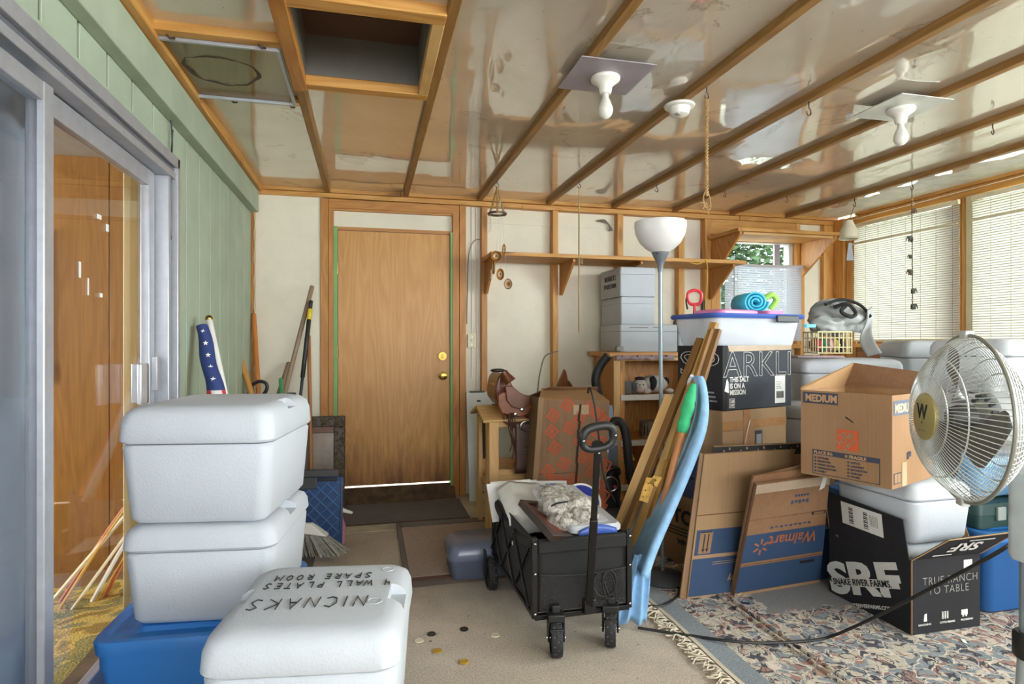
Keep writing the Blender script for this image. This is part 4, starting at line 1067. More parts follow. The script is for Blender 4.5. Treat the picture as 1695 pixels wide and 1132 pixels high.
# cargo in the wagon
Wm = lambda x, y, z: t_w @ V((x, y, z))
t_w = t.matrix_basis.copy()
def wt(name, label, cat, x, y, z, rz=0, rot=None, group=None):
    p = t_w @ V((x, y, z)); return thing(name, label, cat, p, rz, group, rot)
pads = plain('bubble_wrap', 'd4d3cd', .4, bump=.5, bs=140)
c = wt('bubble_wrap', 'white sheet of bubble wrap draped at the rear of the wagon', 'packing', -.07, .17, .40)
obj('sheet', MB().grid(lambda u, v: (-.14+.22*u, -.20+.34*v, .06+.09*v*(1-.3*u)-.10*max(0, .25-u)*2-.13*max(0, .2-v)*3+.006*noise.noise(V((u*7, v*7, 2)))), 14, 14), pads, c, smooth='all', solid=.006)
for k, (dx, dy, dz, rx, lab) in enumerate(((-.12, .26, .13, -35, 'top'), (-.09, .30, .12, -38, 'second'), (-.04, .32, .115, -42, 'third'))):
    c = wt('paper_sheet', ('white foam sheet standing at the wagon rear, leftmost of three', 'white foam sheet standing at the wagon rear, between the other two', 'white foam sheet standing at the wagon rear beside the printed card')[k], 'paper', dx, dy, .36, 0, (radians(rx), radians(3*k-3), radians(4*k)), 'loose sheets in the wagon')
    obj('sheet', MB().box(-.12, .10, 0, .004, 0, .20), PAPER, c, bevel=.001)
c = wt('picture_mat', 'pale printed card with two grey panels behind the blanket', 'card', .07, .33, .42, 0, (radians(-50), 0, radians(-12)))
obj('card', MB().box(-.11, .11, 0, .004, 0, .13), PAPER, c)
for x in (-.08, .03): obj('grey_panel', MB().box(x, x+.06, -.001, 0, .03, .10), plain('grey_inset', '7c7a72', .6), c)
c = thing('framed_picture', 'dark brown wooden frame leaning at the front corner of the wagon', 'picture frame', at(915, 884, 2.36))
DK = plain('espresso_frame', '33251f', .35)
fq = [at(915, 886, 2.36)-c.location, at(965, 888, 2.50)-c.location, at(925, 846, 2.80)-c.location, at(861, 826, 2.62)-c.location]
fq[2] = fq[1]+(fq[3]-fq[0])
fe = lambda u, v: fq[0]+(fq[1]-fq[0])*u+(fq[3]-fq[0])*v
for (u0, u1, v0, v1) in ((0, 1, 0, .09), (0, 1, .91, 1), (0, .16, .09, .91), (.84, 1, .09, .91)):
    obj('frame_side', MB().slab([fe(u0, v0), fe(u1, v0), fe(u1, v1), fe(u0, v1)], .028), DK, c, bevel=.002)
obj('inner_mat', MB().slab([fe(.1, .05)-Z*.012, fe(.9, .05)-Z*.012, fe(.9, .95)-Z*.012, fe(.1, .95)-Z*.012], .006), plain('mahogany_mat', '6e3a2c', .5), c)
# clear tub lying in the wagon, lid up, blue latches
c = wt('plastic_bin', 'clear plastic bin with blue end handle packed in the wagon front', 'bin', .07, -.04, .435, radians(2), (radians(4), 0, radians(2)))
WTUB = plastic('milky_tub', 'c6c9ce', .3, .93)
obj('body', MB().rloft([(-.12, .18, .44, .03), (.05, .215, .52, .035)]), WTUB, c, smooth=True)
obj('lid', MB().rloft([(.045, .235, .56, .03), (.062, .235, .56, .03), (.072, .215, .54, .03), (.062, .18, .46, .03), (.064, .16, .44, .03)]), WTUB, c, smooth=True)
obj('handle', MB().grid(lambda u, v: (-.085+.17*u, -.285-.008*sin(pi*v), .03+.05*v*(.55+.45*sin(pi*u))), 12, 4), SMOKEBLUE, c, smooth='all', solid=.012)
obj('handle', MB().grid(lambda u, v: (-.085+.17*u, .285+.008*sin(pi*v), .03+.05*v*(.55+.45*sin(pi*u))), 12, 4), SMOKEBLUE, c, smooth='all', solid=.012)
c = wt('blue_disc', 'round white-rimmed blue lid standing behind the wagon bin', 'lid', .21, .20, .44, 0, (radians(58), 0, radians(-10)))
obj('disc', MB().lathe([(.001, .004), (.085, .004), (.09, .0), (.085, -.004), (.001, -.004)], 30), plastic('royal_blue', '2c3a94', .35), c, smooth=True)
obj('rim', MB().tube([(.093*cos(a), .093*sin(a), 0) for a in [2*pi*k/30 for k in range(30)]], .006, 8, closed=True), WHITEP, c, smooth=True)
c = wt('tape_roll', 'small blue and tan roll beside the blanket in the wagon', 'roll', -.02, .06, .53, 0, (0, radians(20), 0))
obj('roll', MB().lathe([(.016, 0), (.022, 0), (.022, .045), (.016, .045)], 20), plain('teal_tape', '3c8aa8', .4), c, smooth=True)
# fur throw
fm = NT('fur'); n1 = fm.noise(fm.mapping((1, 1, .5)), 45, 4, .7); fm.base(fm.ramp(n1, [(.35, '857a70'), (.5, 'b8b2a8'), (.66, 'e6e2da')])); fm.set(rough=1, spec=.05); fm.bump(fm.noise(fm.co, 160, 3), 1, .012)
c = wt('fur_throw', 'grey and white faux-fur throw bundled on top of the wagon load', 'blanket', -.01, -.10, .515)
def fold(cx, cy, cz, rx, ry, rz_, sd): return MB().blob((cx, cy, cz), (rx*1.08, ry*1.08, rz_*1.1), 40, 24, .28, sd)
obj('fold', fold(-.045, -.06, .015, .062, .075, .045, 1), fm.mat, c, smooth='all')
obj('fold', fold(.05, -.03, .01, .085, .10, .045, 2), fm.mat, c, smooth='all')
obj('fold', fold(.01, .07, .03, .08, .09, .04, 5), fm.mat, c, smooth='all')
obj('fold', fold(.12, .02, .0, .05, .05, .03, 8), fm.mat, c, smooth='all')
obj('fold', fold(.0, -.12, -.035, .085, .07, .04, 6), fm.mat, c, smooth='all')
obj('fold', fold(.06, -.13, -.015, .06, .06, .04, 9), fm.mat, c, smooth='all')
obj('piping', MB().tube(curve_pts([V((-.095, -.10, .02)), V((-.06, -.135, .05)), V((-.01, -.12, .05)), V((.0, -.07, .035)), V((-.02, -.05, -.01))]), .004, 6), BLACKF, c, smooth=True)
mb = MB(); rnd = random.Random(4)
for (cx, cy, cz, rx, ry, rz_) in ((-.045, -.06, .015, .062, .075, .045), (.05, -.03, .01, .085, .10, .045), (.01, .07, .03, .08, .09, .04)):
    for k in range(900):
        th_, ph = rnd.uniform(0, 2*pi), math.acos(rnd.uniform(-.2, 1)); n_ = V((sin(ph)*cos(th_), sin(ph)*sin(th_), cos(ph)))
        p = V((cx+n_.x*rx, cy+n_.y*ry, cz+n_.z*rz_)); e = n_*.014+V((rnd.uniform(-1, 1), rnd.uniform(-1, 1), -.5))*.009
        s_ = e.cross(n_).normalized()*.0009
        mb.add([p-s_, p+s_, p+e], [(0,1,2)])
o = obj('fur_tufts', mb, plain('fur_hair', 'b4ada4', .9, var=.3, vs=50), c, smooth='open'); o['kind'] = 'stuff'
# ------------------------------------------------------------------ middle: saddle, stand, cartons, bookcase
t = thing('saddle_stand', 'light pine saddle stand with sloped top left of the printed carton', 'stand', (1.05, 4.0, 0))
obj('top_board', MB().hexa([(-.34, -.26, .735), (.42, -.26, .735), (.42, .0, .80), (-.34, .0, .80)], [(-.34, -.265, .752), (.42, -.265, .752), (.42, .0, .822), (-.34, .0, .822)]), pale('x'), t, bevel=.003)
obj('top_board', MB().hexa([(-.34, .0, .80), (.42, .0, .80), (.42, .24, .735), (-.34, .24, .735)], [(-.34, .0, .822), (.42, .0, .822), (.42, .245, .752), (-.34, .245, .752)]), pale('x'), t, bevel=.003)
obj('edge_rail', MB().box(-.30, .40, -.235, -.21, .70, .737), pale('x'), t, bevel=.003)
def legboard(x, y0, y1, m):
    def prof(v): return .012*math.sin(v*2*pi)
    pts = []
    for k in range(13):
        v = k/12; pts.append((y0-prof(v), v*.735)); 
    for k in range(12, -1, -1):
        v = k/12; pts.append((y1+prof(v), v*.735))
    mb = MB(); n = len(pts)
    mb.add([(x, a, b) for a, b in pts]+[(x+.022, a, b) for a, b in pts], [tuple(range(n)), tuple(reversed(range(n, 2*n)))]+[(i, (i+1) % n, n+(i+1) % n, n+i) for i in range(n)])
    return mb
for x in (-.30, .36):
    for (a, b) in ((-.22, -.12), (.10, .20)): obj('leg', legboard(x, a, b, None), pale('z'), t)
obj('leg_face', MB().box(-.298, -.235, -.245, -.222, 0, .737), pale('z'), t, bevel=.003)
obj('shelf', MB().box(-.29, .38, -.20, .20, .30, .318), pale('x'), t, bevel=.003)
obj('shelf_rail', MB().box(-.235, .38, -.205, -.18, .24, .42), pale('x'), t, bevel=.003)
obj('shelf_rail', MB().box(-.29, .38, .18, .20, .24, .42), pale('x'), t, bevel=.003)

LEATH = plain('saddle_leather', '6c3416', .32, var=.22, vs=9, bump=.15, bs=90, coat=.3); LEATHD = plain('dark_leather', '4c2c1e', .45, var=.2, vs=12)
t = thing('saddle', 'tooled brown leather western saddle with dark horn on the pine stand', 'saddle', (1.06, 3.93, .80))
def sk(u, v):     # skirt/seat shell straddling the ridge, u along, v across
    x = -.20+.46*u; a = (v-.5)*2
    h = .085*(abs(2*u-1)**2.2)+.045
    if u > .8: h += .10*((u-.8)/.2)**1.5
    yy = .17*a*(1-.15*abs(a)); z = h*(1-abs(a)**1.6) - .10*abs(a)**1.5 + .03
    return (x, yy, z)
obj('seat', MB().grid(sk, 24, 18), LEATH, t, smooth='all', solid=.012)
def solid_profile(pts, y0, y1, tt=3.72):     # outline of a shaped leather piece, extruded through its own thickness
    loc = [at(px, py, tt)-t.location for px, py in pts]; n = len(loc)
    return MB().add([(p.x, y0, p.z) for p in loc]+[(p.x, y1, p.z) for p in loc], [tuple(range(n)), tuple(reversed(range(n, 2*n)))]+[(q, (q+1) % n, n+(q+1) % n, n+q) for q in range(n)])
fo = [(834, 626), (841, 620), (848, 622), (856, 634), (863, 648), (870, 662), (868, 676), (852, 682), (838, 676), (829, 664), (828, 650), (830, 636)]
obj('fork', solid_profile(fo, -.15, .15), LEATH, t, bevel=.035, segs=4)
obj('horn', MB().tube([at(845, 632, 3.8)-t.location, at(838, 622, 3.8)-t.location, at(833, 615, 3.8)-t.location], [.040, .027, .024], 14), LEATH, t, smooth=True)
obj('horn_cap', MB().blob(at(824, 613, 3.8)-t.location, (.050, .034, .013), 18, 8), plain('horn_black', '2a2420', .3), t, smooth='all')
sk2 = [(828, 655), (838, 650), (852, 655), (868, 660), (884, 664), (890, 676), (882, 690), (866, 693), (848, 690), (834, 686), (828, 672)]
obj('skirt', solid_profile(sk2, -.235, -.215), plain('tan_leather', '84421c', .32, var=.2, vs=9, bump=.15, bs=90, coat=.3), t, bevel=.006)
jk = [(840, 640), (852, 640), (866, 652), (884, 660), (886, 672), (868, 680), (852, 676), (842, 664)]
obj('jockey', solid_profile(jk, -.250, -.236), LEATH, t, bevel=.005)
obj('cantle', MB().grid(lambda u, v: (.24+.035*v, -.13+.26*u, .09+.10*v*(sin(pi*(.12+.76*u)))**.6), 16, 4), LEATHD, t, smooth='all', solid=.022)
obj('skirt', MB().grid(lambda u, v: (-.22+.50*u, -.165-.03*v, .02-.16*v*(sin(pi*(.08+.84*u)))**.5), 18, 6), LEATH, t, smooth='all', solid=.008)
obj('skirt', MB().grid(lambda u, v: (-.22+.50*u, .165+.03*v, .02-.16*v*(sin(pi*(.08+.84*u)))**.5), 18, 6), LEATH, t, smooth='all', solid=.008)
obj('fender', MB().grid(lambda u, v: (-.15+.15*u*(1-.1*v), -.215-.01*v, -.06-.33*v), 6, 10), LEATHD, t, smooth='all', solid=.010)
obj('fender_buckle', MB().tube([(-.10, -.235, -.20), (-.03, -.235, -.20), (-.03, -.235, -.235), (-.10, -.235, -.235)], .004, 6, closed=True), plain('dull_buckle', '8a7460', .4, .6), t)
obj('back_jockey', MB().grid(lambda u, v: (-.10+.2*u, -.185-.014*sin(pi*v), .06-.13*v*(1-(2*u-1)**2*.5)), 12, 8), LEATH, t, smooth='all', solid=.007)
obj('cinch_ring', MB().tube([(-.07+.045*cos(a), -.235, -.085+.03*sin(a)) for a in [2*pi*k/20 for k in range(20)]], .008, 8, closed=True), STEEL, t, smooth=True)
obj('rigging_strap', MB().tube(curve_pts([V((-.01, -.18, .10)), V((.015, -.235, .0)), V((.01, -.235, -.08)), V((-.03, -.235, -.11))]), .012, 6), plain('strap_tan', '9a6038', .5), t, smooth=True)
for p in ((-.15, -.237, -.01), (-.11, -.252, .02)): obj('concho', MB().lathe([(.012, 0), (.010, -.004), (.002, -.006)], 14, p, 'y'), STEEL, t, smooth=True)
for k in range(3):
    x = -.17+.012*k
    obj('saddle_string', MB().tube(curve_pts([V((x-.02, -.245, .0)), V((x-.03, -.25, -.08)), V((x-.008, -.25, -.18-.04*k)), V((x-.02, -.25, -.24-.05*k))]), .004, 5), LEATHD, t, smooth=True)
obj('lanyard_loop', MB().tube(curve_pts([V((-.19, -.20, .02)), V((-.15, -.23, -.02)), V((-.17, -.22, -.11)), V((-.19, -.20, -.02))]), .004, 5), LEATHD, t, smooth=True)

# tall printed carton
PX0, PX1, PY0, PY1, PZ = .955, 1.475, 3.52, 3.75, .90
t = thing('cardboard_box', 'tall worn brown carton printed with orange-red square stamps', 'box', (PX0, PY0, 0), radians(-1))
w, d, h = PX1-PX0, PY1-PY0, PZ
obj('body', MB().hexa([(-.01, 0, 0), (w-.04, 0, 0), (w, d, 0), (0, d, 0)], [(.06, .0, h), (w+.0, .0, h-.02), (w, d, h-.02), (.06, d, h)]), CARD, t, bevel=.005)
obj('side_flap', MB().slab([(-.012, -.012, .01), (.015, -.022, .01), (.085, -.022, h+.01), (.055, -.012, h+.015)], .006), CARD2, t)
obj('flap', MB().slab([(.06, 0, h), (w, 0, h-.02), (w-.06, .16, h+.05), (.12, .16, h+.055)], .005), CARDIN, t)
obj('flap', MB().slab([(.06, d, h+.005), (.16, d-.14, h+.07), (w-.03, d-.10, h+.06), (w, d, h-.02)], .005), CARD3, t)
rnd = random.Random(8)
def sqstamp(px, pz, s, a, par, yy=-.002):
    R = V((cos(a), 0, sin(a))); U = V((-sin(a), 0, cos(a))); c0 = V((px, yy, pz)); mb = MB()
    for (ax, az, bx, bz) in ((-1, -1, 1, -.72), (-1, .72, 1, 1), (-1, -.72, -.72, .72), (.72, -.72, 1, .72), (-.45, -.5, .1, -.2), (-.2, -.1, .5, .12), (-.5, .2, .3, .5), (.2, -.5, .5, -.3)):
        q = [c0+R*s*ax+U*s*az, c0+R*s*bx+U*s*az, c0+R*s*bx+U*s*bz, c0+R*s*ax+U*s*bz]; mb.slab(q, .0006)
    return obj('stamp_print', mb, PRINTRUST, par)
for (x, z) in ((.13, .80), (.235, .72), (.14, .60), (.30, .64), (.10, .46), (.20, .50), (.26, .40), (.12, .33), (.08, .22), (.20, .25), (.40, .70), (.46, .76), (.40, .52), (.43, .36), (.44, .22), (.33, .28), (.36, .84), (.22, .86), (.45, .62), (.36, .60), (.38, .44), (.46, .29), (.35, .16), (.46, .11), (.12, .70), (.30, .78), (.22, .33), (.12, .13), (.25, .12), (.47, .48), (.42, .80), (.33, .53), (.12, .40), (.18, .39)):
    sqstamp(x+.02, z, .034, radians(-32)+rnd.uniform(-.1, .1), t)
patch(t, 'crease', (.03, 0, .44), X, Z, .26, .004, plain('crease_dark', '6c4a30', .8), .001)
patch(t, 'crease', (.02, 0, .20), X, Z, .25, .004, plain('crease_dark', '6c4a30', .8), .001)
mb = MB()
for k in range(16):
    z0 = .03+.052*k; x0 = .27+.055*(z0/.9)+rnd.uniform(-.004, .004); mb.slab([(x0-.007, -.0025, z0), (x0+.007, -.0025, z0), (x0+.012, -.0025, z0+.053), (x0-.003, -.0025, z0+.053)], .0006)
obj('torn_seam', mb, plain('torn_dark', '3c2a20', .9), t)
patch(t, 'clear_tape', (.28, 0, .80), X, Z, .10, .06, CLEARTAPE, .002)
patch(t, 'shipping_label', (.40, 0, .335), V((1, 0, -.06)), Z, .05, .075, PAPER, .002)
for k in range(5): patch(t, 'barcode_bar', (.41+.006*k, 0, .35), X, Z, .003, .03, PRINTBLACK, .003)

# bookcase against the wall
BXL, BXR, BY0, BY1, BZ = 1.875, 2.78, 4.40, 4.815, 1.155
t = thing('bookcase', 'knotty pine bookcase with white-edged shelves against the studs', 'bookcase', (BXL, BY0, 0))
w, d = BXR-BXL, BY1-BY0
obj('side_panel', MB().box(0, .02, 0, d, 0, BZ-.02), fir('z'), t, bevel=.002)
obj('side_panel', MB().box(w-.02, w, 0, d, 0, BZ-.02), cabinet('z'), t, bevel=.002)
obj('back_panel', MB().box(.02, w-.02, d-.012, d, 0, BZ-.02), ply('z'), t)
obj('face_stile', MB().box(0, .055, -.018, 0, 0, BZ-.02), pale('z'), t, bevel=.002)
obj('face_stile', MB().box(.057, .095, -.012, .006, 0, BZ-.02), cabinet('z'), t, bevel=.002)
obj('top', MB().box(-.05, w+.03, -.05, d, BZ-.02, BZ+.015), cabinet('x'), t, bevel=.003)
obj('top_rail', MB().box(.055, w, -.02, 0, BZ-.055, BZ-.02), pale('x'), t, bevel=.002)
for z in (.83, .47, .12):
    obj('shelf', MB().box(.02, w-.02, .0, d-.012, z-.03, z), cabinet('x'), t, bevel=.002)
    obj('shelf_edge', MB().box(.058, w-.0, -.022, .0, z-.042, z+.002), plain('white_edge', 'd8d2cc', .5), t, bevel=.002)
cl = thing('cloth_strip', 'mauve ragged cloth strip tacked under the bookcase top', 'cloth', (BXL+.02, BY0-.056, BZ-.02))
obj('cloth', MB().grid(lambda u, v: (-.02+.50*u, .004*sin(u*40)-.004, .012-(.035+.018*noise.noise(V((u*9, 0, 3))))*v), 40, 3), plain('mauve_cloth', 'a58f92', .9, var=.15, vs=20), cl, smooth='all', solid=.003)
for u in (.1, .35, .6, .85): obj('tack', MB().blob((-.02+.5*u, -.012, .006), (.006, .004, .006), 8, 6), BLACKM, cl, smooth=True)
# three/four shallow coolers on the bookcase
def flat_cooler(label, x0, x1, y0, y1, z0, h, mat=FOAM, grp='shallow foam boxes on the bookcase', lid=.25):
    t = thing('foam_cooler', label, 'cooler', ((x0+x1)/2, (y0+y1)/2, z0), radians(-.5), grp)
    w, d = x1-x0, y1-y0; s = h*(1-lid)
    obj('body', MB().rloft([(0, w-.01, d-.01, .012), (.008, w, d, .015), (s-.002, w, d, .015)]), mat, t, smooth=True)
    obj('lid', MB().rloft([(s, w, d, .015), (h-.012, w, d, .015), (h-.003, w-.012, d-.012, .014), (h, w-.03, d-.03, .012)]), mat, t, smooth=True)
    return t
z = BZ+.017; hh = .218
a = flat_cooler('shallow white foam box at the bottom of the bookcase stack, black scrawl on edge', 1.925, 2.42, 4.37, 4.80, z, hh)
patch(a, 'marker_line', (-.17, -.217, hh-.028), X, Z, .16, .004, INK, .001); patch(a, 'marker_line', (.03, -.217, hh-.026), X, Z, .07, .004, INK, .001)
flat_cooler('shallow white foam box, middle one of the bookcase stack', 1.935, 2.23, 4.38, 4.80, z+hh+.001, hh)
a = flat_cooler('shallow white foam box topping the bookcase stack with scrawled words on its side', 1.925, 2.23, 4.37, 4.80, z+2*hh+.002, hh+.015)
handwriting(a, [('NICNACKS', .040, 0, .05), ('SPAREROOM', .036, -.02, -.01)], INK, (-.1535, .10, .085), (0, -1, 0), (0, 0, 1), r=.002)
flat_cooler('separate white foam box at the right end of the bookcase top', 2.43, 2.72, 4.37, 4.75, z, hh-.005)
# shelf contents
t = thing('plastic_cup', 'clear plastic cup standing on the upper bookcase shelf', 'cup', (2.01, 4.44, .832))
obj('cup', MB().lathe([(.026, 0), (.030, .004), (.040, .10), (.042, .104), (.039, .104), (.029, .008), (.0, .006)], 24, cap=False), CUPPL, t, smooth=True)
t = thing('plastic_cup', 'second clear plastic cup beside the plush toy', 'cup', (2.09, 4.47, .832))
obj('cup', MB().lathe([(.026, 0), (.030, .004), (.038, .09), (.036, .09), (.029, .008), (.0, .006)], 24, cap=False), CUPPL, t, smooth=True)
PLW = plain('plush_white', 'c9c2ba', .95, bump=.6, bs=120); PLB = plain('plush_black', '26242a', .95, bump=.6, bs=120)
t = thing('plush_toy', 'white plush animal with black patches lying on the upper shelf', 'soft toy', (2.24, 4.50, .832))
obj('body', MB().blob((.03, 0, .075), (.12, .08, .075), 22, 14, .12, 2), PLW, t, smooth='all')
obj('head', MB().blob((-.10, -.02, .06), (.065, .06, .055), 18, 12, .08, 1), PLW, t, smooth='all')
obj('ear', MB().blob((-.10, -.02, .122), (.045, .03, .016), 12, 8), PLB, t, smooth='all')
obj('patch', MB().blob((.0, -.055, .085), (.035, .035, .055), 14, 10, .2, 5), PLB, t, smooth='all')
obj('patch', MB().blob((.14, -.01, .095), (.02, .04, .035), 12, 8), PLB, t, smooth='all')
obj('snout', MB().blob((-.12, -.07, .035), (.035, .03, .025), 12, 8), plain('plush_pink', 'c8b0a8', .9), t, smooth='all')
for (x, y) in ((-.06, -.06), (.14, -.06)): obj('paw', MB().blob((x, y, .022), (.04, .03, .022), 12, 8), PLW, t, smooth='all')
for x in (-.125, -.095): obj('eye', MB().blob((x, -.078, .075), (.006, .004, .006), 8, 6), BLACKP, t, smooth='all')
t = thing('paint_can', 'grey lidded tin with a dark label on the lower bookcase shelf', 'can', (2.20, 4.47, .472))
obj('can', MB().lathe([(.058, 0), (.06, .004), (.06, .135), (.062, .14), (.058, .143), (.052, .14), (.048, .136), (.001, .136)], 30), plain('tin', 'b5b2ae', .35, .7), t, smooth=True)
obj('label', MB().lathe([(.0608, .02), (.0608, .12)], 30, cap=False), plain('can_label', '9c9088', .5, var=.3, vs=18), t, smooth=True)
obj('label_block', MB().add([(.0615*cos(a)*1.0, .0615*sin(a), zz) for zz in (.03, .11) for a in (radians(200), radians(225), radians(250))], [(0,1,4,3),(1,2,5,4)]), plain('can_dark', '4a3830', .5), t, smooth='open')
t = thing('cleaner_bottle', 'yellow bottle with a green cap on the lower bookcase shelf', 'bottle', (2.04, 4.43, .30), rot=(0, radians(-28), 0))
obj('bottle', MB().rloft([(0, .07, .05, .02), (.10, .07, .05, .02), (.19, .022, .022, .01)]), plastic('yellow_bottle', 'd8cc2a', .35), t, smooth=True)
obj('cap', MB().lathe([(.015, .12), (.018, .14), (.018, .17), (.012, .18)], 14, (.05, 0, 0)), plastic('green_cap', '2c9a50', .35), t, smooth=True)
# grey cable and plug at the bookcase top
t = thing('power_cable', 'thin grey cable with plug drooping from the bookcase top', 'cable', (1.93, 4.36, 1.18))
obj('wire', MB().tube(curve_pts([at(975, 582, 4.55)-t.location, at(955, 590, 4.5)-t.location, at(947, 618, 4.45)-t.location, at(945, 648, 4.3)-t.location]), .005, 6), plain('grey_cord', '6e7066', .5), t, smooth=True)
obj('plug', MB().box(-.05, .01, -.02, .02, .0, .035), plain('grey_plug', '8a8a80', .5), t, bevel=.004); t.children[-1].location = at(981, 580, 4.55)-t.location

# upright vacuum between carton and bookcase
t = thing('vacuum_cleaner', 'grey and black upright vacuum cleaner behind the printed carton', 'vacuum', (1.66, 4.0, 0), radians(-10))
VG = plastic('vacuum_blue_grey', '8a98ac', .3); VD = plain('vacuum_black', '26262a', .35)
obj('floor_head', MB().rloft([(0, .30, .26, .04), (.05, .30, .26, .05), (.09, .26, .20, .05)]), VD, t, smooth=True)
obj('motor_housing', MB().rloft([(.09, .17, .17, .06), (.22, .19, .18, .07), (.34, .15, .14, .06)], n=5), VD, t, smooth=True)
obj('dust_cup', MB().lathe([(.065, .32), (.075, .34), (.075, .50), (.06, .53)], 24), plastic('vac_cup', '7c8698', .2, .8), t, smooth=True)
obj('upper_body', MB().rloft([(.52, .14, .12, .04), (.70, .10, .09, .04), (.80, .07, .07, .03)]), VG, t, smooth=True)
obj('cyclone_tube', MB().tube(curve_pts([V((-.05, -.1, .30)), V((-.02, -.12, .36)), V((.04, -.11, .37)), V((.06, -.08, .33))]), .022, 12), VD, t, smooth=True)
obj('chrome_ring', MB().tube([(.0+.05*cos(a), -.105, .26+.05*sin(a)) for a in [2*pi*k/20 for k in range(20)]], .006, 8, closed=True), STEEL, t, smooth=True)
Mi = t.matrix_basis.inverted()
obj('handle', MB().tube(curve_pts([Mi @ at(992, 660, 4.05), Mi @ at(986, 630, 4.03), Mi @ at(993, 606, 4.02), Mi @ at(1007, 588, 4.0)], 6), [.030+.0*k for k in range(19)], 14), BLACKP, t, smooth=True)
obj('hose', MB().tube(curve_pts([Mi @ at(1008, 705, 3.95), Mi @ at(1018, 697, 3.93), Mi @ at(1030, 702, 3.92), Mi @ at(1037, 725, 3.92), Mi @ at(1040, 760, 3.92), Mi @ at(1046, 800, 3.94)], 10), [.028+.003*(k % 2) for k in range(51)], 14), plain('ribbed_hose', '2e2c2c', .5), t, smooth=True)
obj('red_switch', MB().blob(Mi @ at(1018, 806, 3.86), (.010, .008, .012), 10, 6), plain('red_plastic', 'c0303c', .4), t, smooth=True)
tc_ = thing('power_lead', 'thin black cord hanging over the printed carton to the wagon', 'cord', at(975, 645, 3.45))
obj('cord', MB().tube(curve_pts([at(973, 650, 3.6)-tc_.location, at(976, 642, 3.48)-tc_.location, at(984, 670, 3.44)-tc_.location, at(992, 730, 3.4)-tc_.location, at(1000, 790, 3.35)-tc_.location, at(1018, 830, 3.3)-tc_.location]), .006, 6), BLACKP, tc_, smooth=True)

# wall shelf with brackets, and the shelf over the window
t = thing('wall_shelf', 'long narrow pine shelf on triangular brackets across the studs', 'shelf', (.95, 4.50, 1.905))
obj('board', MB().box(-.03, 2.14, -.07, .328, 0, .03), pine('x'), t, bevel=.003)
obj('cleat', MB().box(-.05, -.032, -.07, .328, -.004, .03), pine('y'), t, bevel=.003)
def bracket(par, x, y0, y1, z, dz, mat, th=.02):
    mb = MB(); mb.add([(x, y1, z), (x, y0, z), (x, y0, z-.02), (x, y1-.03, z-dz), (x, y1, z-dz), (x+th, y1, z), (x+th, y0, z), (x+th, y0, z-.02), (x+th, y1-.03, z-dz), (x+th, y1, z-dz)],
      [(0,1,2,3,4), (9,8,7,6,5), (0,5,6,1), (1,6,7,2), (2,7,8,3), (3,8,9,4), (4,9,5,0)])
    return obj('bracket', mb, mat, par)
for x, dz in ((-.02, .26), (.62, .26), (1.20, .045)): bracket(t, x, -.02, .325, -.001, dz, fir('z'))
bracket(t, 2.03, -.04, .325, -.001, .27, fir('z'))
t = thing('wall_shelf', 'short plank shelf on plywood brackets above the small window', 'shelf', (3.02, 4.50, 2.17))
obj('board', MB().box(-.02, .95, -.13, .325, 0, .028), pine('x'), t, bevel=.003)
obj('cleat', MB().box(-.05, -.022, -.13, .325, -.004, .025), pine('y'), t, bevel=.003)
bracket(t, -.015, -.10, .325, -.001, .34, ply('z')); bracket(t, .92, -.10, .325, -.001, .30, ply('z'))
obj('edge_light_strip', MB().box(.02, .90, -.10, -.085, -.02, -.002), pale('x'), t)
b = thing('horseshoe_hook', 'small dark iron hook screwed to the window shelf bracket', 'hook', (3.955, 4.58, 2.06))
obj('hook', MB().tube(curve_pts([V((0, .03, .03)), V((0, -.015, .035)), V((0, -.03, 0)), V((0, -.01, -.03)), V((0, .02, -.025))]), .006, 6), DARKHOOK, b, smooth=True)
# sagging vinyl blind of the small window
t = thing('window_blind', 'white vinyl slat blind sagging across the lower half of the small window', 'blind', (3.10, 4.79, 1.25))
obj('head_rail', MB().tube([(.04+.82*k/12, 0, .70+.012*((k-6)/6)**2-.008) for k in range(13)], .014, 4), plain('blind_head', 'd5d8e0', .4), t, smooth=True)
mb = MB()
for k in range(33):
    z0 = .01+k*.0205
    mb.grid(lambda u, v: (.02+.80*u, -.007+.013*v, z0+.0195*v+.012*((u-.5)*2)**2*(k/33)), 8, 1)
o = obj('slat', mb, VSLAT, t, smooth='open'); o['kind'] = 'stuff'
for x in (.14, .66): obj('ladder_cord', MB().tube([(x+.003*((k % 2)*2-1), -.014, .01+k*.0205) for k in range(34)], .0035, 4), plain('ladder_white', 'dedcd6', .7), t)
obj('wand', MB().tube([(.10, -.02, .0), (.10, -.02, .68)], .004, 6), plain('wand_grey', '8a8880', .3), t, smooth=True)

